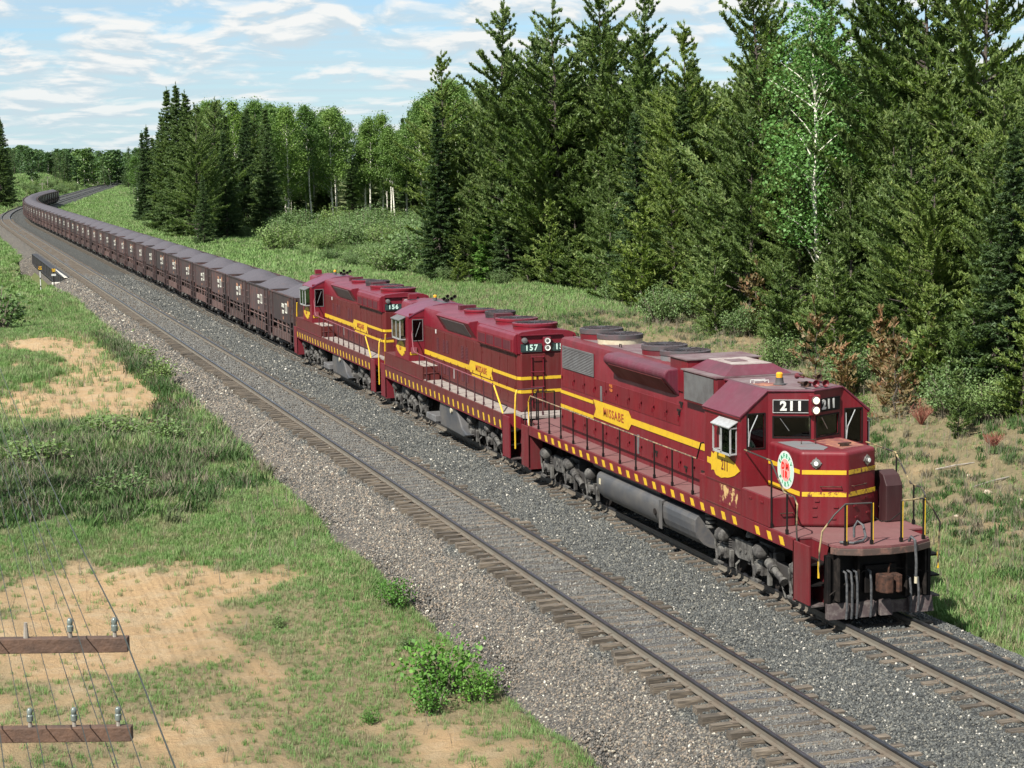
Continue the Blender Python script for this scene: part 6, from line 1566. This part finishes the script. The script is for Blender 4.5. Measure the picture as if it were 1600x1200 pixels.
    # distance: wood that closes the view beyond the bend, and the trees on the left bank
    for x, y, h, kd, lb in ((1.8, 470, 21, 'spruce', 'dark spruce nearest the picture edge on the left bank'), (.2, 455, 22, 'spruce', 'tallest dark spruce on the left bank, cut by the picture edge'), (4.2, 500, 13, 'spruce', 'short dark spruce on the left bank right of the tallest'), (2.5, 520, 14, 'spruce', 'dark spruce behind the others on the left bank')):
        plant(kd, x, y, h, lb)
    for i in range(26):
        y = r.uniform(470, 800); u = -r.uniform(16, 60); p = at(y, u)
        plant('farcon' if r.random() < .5 else 'fartree', p.x, p.y, min(16, max(5, cap_height(p.x, p.y)*r.uniform(.6, .95))), 'tree on the grassy bank left of the far bend', 'trees on the bank left of the far bend')
    for i in range(190):
        y = r.uniform(780, 1050); x = (y+35)*r.uniform(.03, .125)-18
        if abs(x-(at(y, 0).x)) < 9 and y < 860: continue
        kk = 'farcon' if r.random() < .55 else 'fartree'
        plant(kk, x, y, min(r.uniform(14, 18), max(6, cap_height(x, y)*r.uniform(.80, 1.0))), 'distant '+('spruce' if kk == 'farcon' else 'broadleaf')+' tree '+('straight above the tail of the train' if px_of(x, y) < 100 else 'right of the tail of the train')+', in the wood closing the view', 'distant trees beyond the bend', wide=1.5)
    for i in range(16):
        s = r.uniform(560, 800); p = at(s, r.uniform(16, 40))
        plant('farcon' if i % 2 else 'fartree', p.x, p.y, r.uniform(9, 15), 'tree right of the rails far beyond the tail of the train', 'trees right of the far rails')
    for i in range(26):
        s = r.uniform(560, 760); p = at(s, r.uniform(-16, -9)); plant('willow', p.x, p.y, r.uniform(2., 4.), 'shrub beside the far rails beyond the tail of the train', 'shrubs beside the far rails')
    plant('fartree', at(640, -18).x, at(640, -18).y, 12, 'pale rounded tree beyond the tail of the train', wide=1.3)
    # off to the left, only its shade falls into the picture
    plant('spruce', -25.5, 50, 13, 'spruce left of the sandy patch, throwing its shade across the grass')
build_woods()

# ------------------------------------------------------------------ grass, weeds and small plants
def tuft_meshes(mat, n, hmin, hmax, spread, width, lean=.5, count=4, seed=0):
    out = []
    for q in range(count):
        rg = np.random.default_rng(seed+q); V = []; F = []
        for i in range(n):
            a = rg.uniform(0, 6.28); r = spread*rg.random()**.6; x, y = math.cos(a)*r, math.sin(a)*r; h = rg.uniform(hmin, hmax)
            la = rg.uniform(0, 6.28); l = h*lean*rg.uniform(.2, 1.1); dx, dy = math.cos(la)*l, math.sin(la)*l; w = width*rg.uniform(.6, 1.3); px_, py_ = -math.sin(la)*w, math.cos(la)*w
            k = len(V); V += [(x-px_, y-py_, -.02), (x+px_, y+py_, -.02), (x+dx*.4+px_*.8, y+dy*.4+py_*.8, h*.6), (x+dx*.4-px_*.8, y+dy*.4-py_*.8, h*.6), (x+dx, y+dy, h)]
            F += [(k, k+1, k+2, k+3), (k+3, k+2, k+4)]
        me = bpy.data.meshes.new('tuft'); me.from_pydata(V, [], F); me.materials.append(mat); out.append(me)
    return out
def grass_mat(name, c0, c1, c2, dry):
    m, N, b = new_mat(name); oi = N.new('ShaderNodeObjectInfo'); loc = oi.outputs['Location']
    n = N.noise(loc, .35, 3, .6)
    c = N.mix(N.mrange(n, .35, .65), c0, c1); c = N.mix(N.mrange(oi.outputs['Random'], .3, 1.), c, c2)
    c = N.mix(N.mrange(N.noise(loc, 1.1, 3), .5, .68, 0., .65), c, dry)
    c = N.mix(N.mrange(N.new('ShaderNodeSeparateColor', {0: N.new('ShaderNodeTexWhiteNoise', {0: loc}).outputs['Color']}).outputs[1], .86, .9), c, dry)
    N.l.new(c, b.inputs['Base Color']); b.inputs['Roughness'].default_value = .6; b.inputs['Specular IOR Level'].default_value = .2
    t = N.new('ShaderNodeBsdfTranslucent', {0: c}); mx = N.new('ShaderNodeMixShader', {0: .3, 1: b.outputs[0], 2: t.outputs[0]})
    o = [n_ for n_ in N.n if n_.type == 'OUTPUT_MATERIAL'][0]; N.l.new(mx.outputs[0], o.inputs[0]); return m
M['grass'] = grass_mat('meadow_grass', (.085, .175, .045), (.125, .225, .058), (.17, .26, .095), (.26, .235, .14))
M['brush'] = grass_mat('brush_leaves', (.028, .068, .020), (.05, .10, .026), (.075, .14, .04), (.13, .115, .08))
M['herb'] = grass_mat('marsh_herbs', (.09, .17, .045), (.14, .235, .06), (.18, .29, .10), (.21, .24, .12))
M['straw'] = grass_mat('dry_straw', (.30, .25, .14), (.36, .32, .2), (.25, .2, .11), (.34, .27, .16))
proto_collection('grass', tuft_meshes(M['grass'], 15, .06, .17, .11, .006, .7, 5, 1))
proto_collection('herb', tuft_meshes(M['herb'], 44, .12, .42, .42, .035, .9, 4, 50))
proto_collection('straw', tuft_meshes(M['straw'], 9, .10, .30, .10, .005, .8, 3, 90)+tuft_meshes(M['twig_grey'], 4, .3, .75, .05, .006, .3, 2, 95))
def grass_field(name, key, n, u0, u1, s0, s1, dens, scl, nproto, label, cat, seed):
    rg = np.random.default_rng(seed); u = rg.uniform(u0, u1, n); s = rg.uniform(s0, s1, n); x, y = at_np(s, u)
    sand, lush = masks(x, y); p = dens(sand, lush, u, s); k = rg.random(n) < p; x, y, u, s, sand, lush = (a[k] for a in (x, y, u, s, sand, lush))
    k2 = ~((u > -7.55) & (u < 3.15)); x, y, lush, s, sand = x[k2], y[k2], lush[k2], s[k2], sand[k2]; z = ground_z(x, y); m = len(x)
    R = np.stack([rg.normal(0, .15, m), rg.normal(0, .15, m), rg.uniform(0, 6.28, m)], 1)
    scatter(name, key, np.stack([x, y, z], 1), R, scl(rg.uniform(.7, 1.3, m), lush, s), rg.integers(0, nproto, m), label, cat)
den = lambda sand, lush, u, s: np.clip((.68-sand)*1.9, .045, 1)*np.clip(.35+lush*.9, .16, 1)
grass_field('grass', 'grass', 95000, -21, -7.2, -8, 34, den, lambda q, l, s: q*(.66+.75*np.clip(l, 0, 1.2)), 5, 'short meadow grass on the left of the tracks', 'grass', 1)
grass_field('grass', 'grass', 95000, -22, -7.2, 34, 125, den, lambda q, l, s: q*(1.1+1.3*np.clip(l, 0, 1.2)+s*.004), 5, 'longer green grass beside the left shoulder', 'grass', 2)
grass_field('grass', 'grass', 110000, 3.0, 30, -6, 75, lambda a, l, u, s: den(a, l, u, s)*(.45+.5*sstep(8, 4, u)), lambda q, l, s: q*(.8+.8*np.clip(l, 0, 1.2)), 5, 'sparse grass on the slope right of the locomotive', 'grass', 3)
grass_field('grass', 'grass', 45000, 3.0, 36, 75, 150, den, lambda q, l, s: q*(2.0+1.2*np.clip(l, 0, 1.2)), 5, 'dry grass before the wood behind the second locomotive', 'grass', 4)
grass_field('marsh_herbs', 'herb', 52000, 4, 60, 125, 430, lambda a, l, u, s: np.clip(.9+u*0, 0, 1), lambda q, l, s: q*(.75+.6*np.clip(l, 0, 1.2)), 4, 'lush green herbs filling the marsh behind the train', 'undergrowth', 5)
grass_field('bank_grass', 'herb', 26000, -40, -7.4, 96, 420, lambda a, l, u, s: np.clip(.9+u*0, 0, 1), lambda q, l, s: q*(.55+s*.002), 4, 'bright green grass on the hollow and bank left of the rails', 'grass', 6)
grass_field('far_grass', 'herb', 14000, -40, 26, 420, 900, lambda a, l, u, s: np.clip(.9+u*0, 0, 1), lambda q, l, s: q*1.9, 4, 'far green grass on both sides of the distant rails', 'grass', 7)
grass_field('dead_stems', 'straw', 5200, -21, -7.3, -4, 90, lambda a, l, u, s: np.clip(.25+.9*l-a*.2, .06, 1), lambda q, l, s: q*(.6+.55*np.clip(l, 0, 1.2)), 5, 'dry straw and dead weed stems in the left meadow', 'weeds', 8)
grass_field('dead_stems', 'straw', 30000, 3.5, 26, 0, 110, lambda a, l, u, s: .7+u*0, lambda q, l, s: q*.8, 5, 'dry straw and dead stems on the right slope', 'weeds', 9)
grass_field('undergrowth', 'herb', 5000, 23, 45, 18, 125, lambda a, l, u, s: .8+u*0, lambda q, l, s: q*.9, 4, 'green undergrowth on the floor of the right-hand wood', 'undergrowth', 10)

proto_collection('brush', tuft_meshes(M['brush'], 40, .10, .42, .30, .022, .8, 4, 120)+tuft_meshes(M['twig_grey'], 9, .25, .7, .3, .007, 1.6, 1, 130))
rb_ = lambda a, l, u, s: np.clip((fbm(u*.45, s*.3, 93)-.42)*5, .03, 1)
grass_field('brush', 'brush', 9000, 4.5, 23, 2, 75, rb_, lambda q, l, s: q*.62, 5, 'low weeds and brambles on the rough bank right of the locomotives', 'undergrowth', 14)
bl_ = lambda a, l, u, s: np.clip(1.3*np.exp(-(((u+14.2)/4.2)**2+((s-32)/7)**2))+.45*np.exp(-(((u+9.2)/1.6)**2+((s-38)/9)**2))+.8*np.exp(-(((u+8.4)/.7)**2+((s-68)/16)**2))-.12, 0, 1)*(fbm(u*1.1, s*.7, 88) > .40)
grass_field('brush', 'brush', 44000, -20, -7.6, 15, 95, bl_, lambda q, l, s: q*1.15, 5, 'dark tangled brush with dead canes in the upper left meadow', 'undergrowth', 12)
PR['bush'] = [shrub(201, 1.0, .78, M['bush'], 26, 46, .085), shrub(202, .9, .55, M['bush'], 18, 60, .07), shrub(203, .8, .5, M['willow'], 16, 50, .07)]
TREE_N['bush'] = 'bush'
for x, y, h, k, lb, w in ((-9.1, 1.6, 1.25, 0, 'bright green leafy bush on the grass by the near ballast shoulder', 1.0), (-9.6, .6, .75, 1, 'small bright bush at the front left of the big leafy bush', 1.), (-8.5, 1.1, .8, 1, 'small bright bush at the right of the big leafy bush', 1.), (-8.3, 9.4, .8, 1, 'small green bush at the ballast edge left of the track', 1.1),
                       (-11.1, 9.2, .42, 2, 'tiny green seedling clump in the lower meadow', 1.), (-10.9, .3, .34, 1, 'tiny round green clump left of the leafy bush', 1.), (-6.7, 84, 1.1, 1, 'lone green weed growing in the ballast', 1.), (-8.9, 5.4, .4, 2, 'greyish seedling clump in the meadow above the leafy bush', 1.),
                       (-13., 27, 1.0, 2, 'dark green shrub in the upper meadow', 1.6), (-15.4, 33, 1.3, 2, 'dark green shrub at the left picture edge of the upper meadow', 1.6), (-12.2, 38.5, 1.1, 2, 'dark shrub below the sandy patch', 2.), (-10.2, 37.5, 1.2, 2, 'dark tall weeds below the tip of the sandy patch', 1.5), (-14.3, 95, 3.2, 2, 'round dark shrub at the left edge beyond the sandy knoll', 1.2), (-8.0, 57, 1.2, 2, 'grey-green weed clump along the ballast edge', 1.3), (-7.9, 66, 1.1, 2, 'dark weed clump along the ballast edge beside the sand', 1.3)):
    plant('bush', x, y, h, lb, None, k, 'bush', w)
PR['red'] = [(lambda m: (m, None))(0)]
def twig_bush(x, y, h, label, mat, n=40, seed=3):
    rg = random.Random(seed); z = float(ground_z(np.array([x]), np.array([y]))[0]); b = MB()
    for i in range(n):
        a = rg.uniform(0, 6.28); l = rg.uniform(.3, .8)*h; q = Vector((math.cos(a)*l, math.sin(a)*l, h*rg.uniform(.5, 1.)))
        b.tube([Vector((0, 0, -.05)), q*.55+Vector((rg.uniform(-.05, .05), rg.uniform(-.05, .05), .04)), q], [.010, .007, .004], 4)
        for j in range(3):
            t = rg.uniform(.4, .9); p = q*t; b.tube([p, p+Vector((rg.uniform(-.2, .2), rg.uniform(-.2, .2), .22))*h], [.006, .003], 3)
    o = b.build('twig_bush', mat, None, normals=False); o.location = (x, y, z); tag(o, label, 'bush')
twig_bush(14.6, 20.0, .55, 'small bush of bare reddish twigs on the right slope', M['twig'], 60)
twig_bush(15.3, 26, .75, 'brown twiggy bush beside the dying saplings', M['twig'], 50, 5)
def gz(x, y): return float(ground_z(np.array([x]), np.array([y]))[0])
for (x, y, dx, dy, r, lb, mt) in ((13.1, 16.6, -1.6, -.6, .035, 'pale fallen branch lying by the red twig bush', 'deadwood'), (10.8, 12.5, 1.3, .2, .03, 'grey broken branch low on the right slope', 'deadwood'), (15.5, 24, 1.6, .8, .04, 'dark fallen stick on the right slope', 'bark'),
                                  (12.2, 19.5, 1., -.7, .03, 'short grey stick in the dry grass of the right slope', 'deadwood'), (-7.2, 37.2, 1.0, 1.3, .06, 'grey rotten board lying on the ballast shoulder', 'deadwood'), (-7.6, 35., .9, 1.6, .03, 'thin dark stick lying on the ballast shoulder', 'bark')):
    u = x
    z0 = gz(x, y) if not -7.8 < u < 3.2 else float(ballast_z(np.array([x]), np.array([y]))[0]); x2, y2 = x+dx, y+dy
    z1 = gz(x2, y2) if not -7.8 < x2 < 3.2 else float(ballast_z(np.array([x2]), np.array([y2]))[0]); stick((x, y, z0+.03), (x2, y2, z1+.04), r, lb, M[mt])
# pale field stones
def rock(x, y, r, label, seed):
    bm = bmesh.new(); bmesh.ops.create_icosphere(bm, subdivisions=2, radius=r); g = random.Random(seed)
    for v in bm.verts: v.co *= g.uniform(.82, 1.15); v.co.z *= .6
    me = bpy.data.meshes.new('rock'); bm.to_mesh(me); bm.free(); me.materials.append(M['pale_rock']); o = from_mesh('rock', me, None, (x, y, gz(x, y)+r*.2)); tag(o, label, 'rock')
M['pale_rock'] = simple('pale_field_stone', (.45, .38, .29), .85, 0, (.32, .25, .18), 6)
for i, (x, y, r, lb) in enumerate(((12.6, 18.2, .11, 'tan stone on the right slope near the top of the handrail'), (11.4, 15.0, .13, 'largest tan stone on the right slope'), (11.9, 14.0, .09, 'small tan stone just below the largest one'), (13.4, 15.8, .08, 'small tan stone farthest right on the slope'), (9.5, 13.5, .09, 'tan stone close to the front handrail'))): rock(x, y, r, lb, i)

# ------------------------------------------------------------------ culvert bridge, signs, far poles
M['concrete'] = simple('sunlit_concrete', (.55, .52, .45), .85, 0, (.36, .34, .30), 2.5)  # the concrete's own pale tone
M['girder'] = simple('dark_steel_girder', (.018, .018, .022), .6, 0, (.04, .035, .03), 3)
M['timber'] = simple('brown_timber_arm', (.115, .062, .038), .8, 0, (.05, .030, .022), 5, (.35, .65), bump=.5, bscale=30)
def build_bridge():
    T = thing('small_bridge', 'small dark-sided bridge with a pale concrete abutment under the left track', 'bridge')
    for a, b in ((141.5, 165.), (165.04, 190.)):
        g = MB().box(-6.75, -6.62, a, b, -1.45, -.36).box(-6.86, -6.55, a, b, -.38, -.33).box(-6.86, -6.55, a, b, -1.50, -1.45); n = int((b-a)/2.4)
        for i in range(n+1): y = a+.06+(b-a-.12)*i/n; g.box(-6.84, -6.75, y-.04, y+.04, -1.45, -.38)
        g.build('bridge_girder', M['girder'], T)
    MB().prism([(-6.75, 140), (-6.45, 140), (-6.5, 154), (-6.6, 154)], -.36, -.30, 'z').build('deck_edge', M['concrete'], T, bevel=.03)
    MB().box(-7.8, -6.8, 140.2, 141.2, -2.3, -.75).build('abutment', M['concrete'], T, bevel=.05)
    MB().box(-6.5, -6.2, 141.2, 190.5, -4, -.35).build('bridge_shade_wall', M['girder'], T)  # near-black slab stands in for the shade inside the opening
build_bridge()
def sign_post(x, y, h, plates, label, mat, stripe=False):
    z = gz(x, y); T = thing('trackside_sign', label, 'sign', (x, y, 0)); 
    MB().cyl((0, 0, z-.2), (0, 0, h), .045, n=8).build('post', mat, T)
    if stripe:
        for k in range(3): MB().cyl((0, 0, z+.5+k*.7), (0, 0, z+.62+k*.7), .05, n=8).build('post_band', M['black'], T)
    for zc, w, hh, m, rot in plates:
        mm = Matrix.Rotation(rot, 3, 'Y'); MB().bx((0, -.06, zc), (w, .015, hh), mm).build('sign_plate', m, T)
sign_post(-8.8, 140.5, .75, [(.60, .30, .30, M['yellow_worn'], 0)], 'white post with a yellow square plate left of the small bridge', M['white'], True)
sign_post(-7.7, 139.5, .55, [(.42, .30, .30, M['yellow_worn'], 0), (.0, .40, .18, M['white'], 0)], 'dark post with yellow and white plates before the small bridge', M['black'])
for x, s, u, h, lb in ((0, 640, -13, 5.5, 'far pale pole right of the tail of the train'), (0, 600, -12, 4.5, 'far thin pole above the tail of the train'), (0, 520, -15, 6., 'far dark pole left of the tail of the train')):
    p = at(s, u); z = gz(p.x, p.y); T = thing('distant_pole', lb, 'pole', (p.x, p.y, z)); MB().cyl((0, 0, -.3), (0, 0, h), .12, .09, 8).build('pole_shaft', M['deadwood'], T); MB().box(-1., 1., -.06, .06, h-.6, h-.45).build('crossarm', M['deadwood'], T)

# ------------------------------------------------------------------ telegraph line passing the camera
ARMS = (6.2, 5.52, 4.84); PINS = [1.38, 1.05, .72, .39, -.39, -.72, -1.05, -1.38]; POLES = [(-18.9, -66.), (-18.83, -20.35), (-18.83, 25.), (-18.83, 71.)]; TILT = [0, -.31, 0, 0]
def pin(i, dx): return (POLES[i][0]+dx*math.cos(TILT[i]), POLES[i][1]+dx*math.sin(TILT[i]))
M['glaze'] = simple('grey_green_glass_insulator', (.17, .20, .185), .25, 0, (.07, .09, .085), 20)
M['wire'] = simple('dark_line_wire', (.03, .035, .03), .6)
def build_pole(i, label):
    xc, y = POLES[i]; z0 = gz(xc, y); T = thing('telegraph_pole', label, 'telegraph pole', (xc, y, 0), TILT[i])
    MB().tube([(0, .14, z0-.5), (0, .14, 6.9)], [.15, .11], 14).build('pole_shaft', M['timber'], T, smooth=True)
    for k, z in enumerate(ARMS):
        arm = MB().box(-1.48, 1.48, -.045, .045, z-.055, z+.055).build('crossarm', M['timber'], T, bevel=.006)
        MB().cyl((0, -.06, z), (0, .3, z), .015, n=8).build('arm_bolt', M['steel'], arm)
        for sx in (-1, 1): MB().tube([(sx*.4, -.055, z-.02), (0, -.03, z-.55)], .012, 4).build('arm_brace', M['steel'], arm)
        for q, x in enumerate(PINS):
            broken = (k == 0 and q == 2)
            MB().cyl((x, 0, z+.055), (x, 0, z+(.17 if broken else .13)), .022 if broken else .016, .013, n=8).build('insulator_pin', M['deadwood'], T)
            if not broken: MB().lathe((x, 0, z+.10), [(.014, 0), (.024, .0), (.026, .040), (.019, .049), (.021, .058), (.023, .078), (.017, .094), (.009, .10)], 14).build('insulator', M['glaze'], T, smooth=True)
build_pole(1, 'wooden telegraph pole with crossarms, its right arm ends showing at the lower left')
build_pole(2, 'next telegraph pole along the line, left of the picture')
def wire(dx, z, k, lb):
    P = [pin(i, dx) for i in range(4)]; b = []
    for p, q in zip(P[:-1], P[1:]):
        for n in range(16): t = n/16; b.append((p[0]+(q[0]-p[0])*t+.03, p[1]+(q[1]-p[1])*t, z-1.7*t*(1-t)))
    b.append((P[-1][0]+.03, P[-1][1], z)); o = MB().tube(b, .0042 if k else .006, 4).build('line_wire', M['wire'], None, normals=False); tag(o, lb, 'wire', 'line wires of the telegraph pole')
_lv = ('top', 'middle', 'lowest'); _ps = ('outermost right', 'second from the right', 'third from the right', 'innermost right')
for k, z in enumerate(ARMS):
    for i, x in enumerate(PINS[:5]):
        if k == 0 and i == 2: continue
        wire(x, z+.17, not (k == 0 and i == 0), 'thin line wire on the %s crossarm, at its %s insulator' % (_lv[k], _ps[i]) if i < 4 else 'thin line wire on the %s crossarm, just left of the pole' % _lv[k])
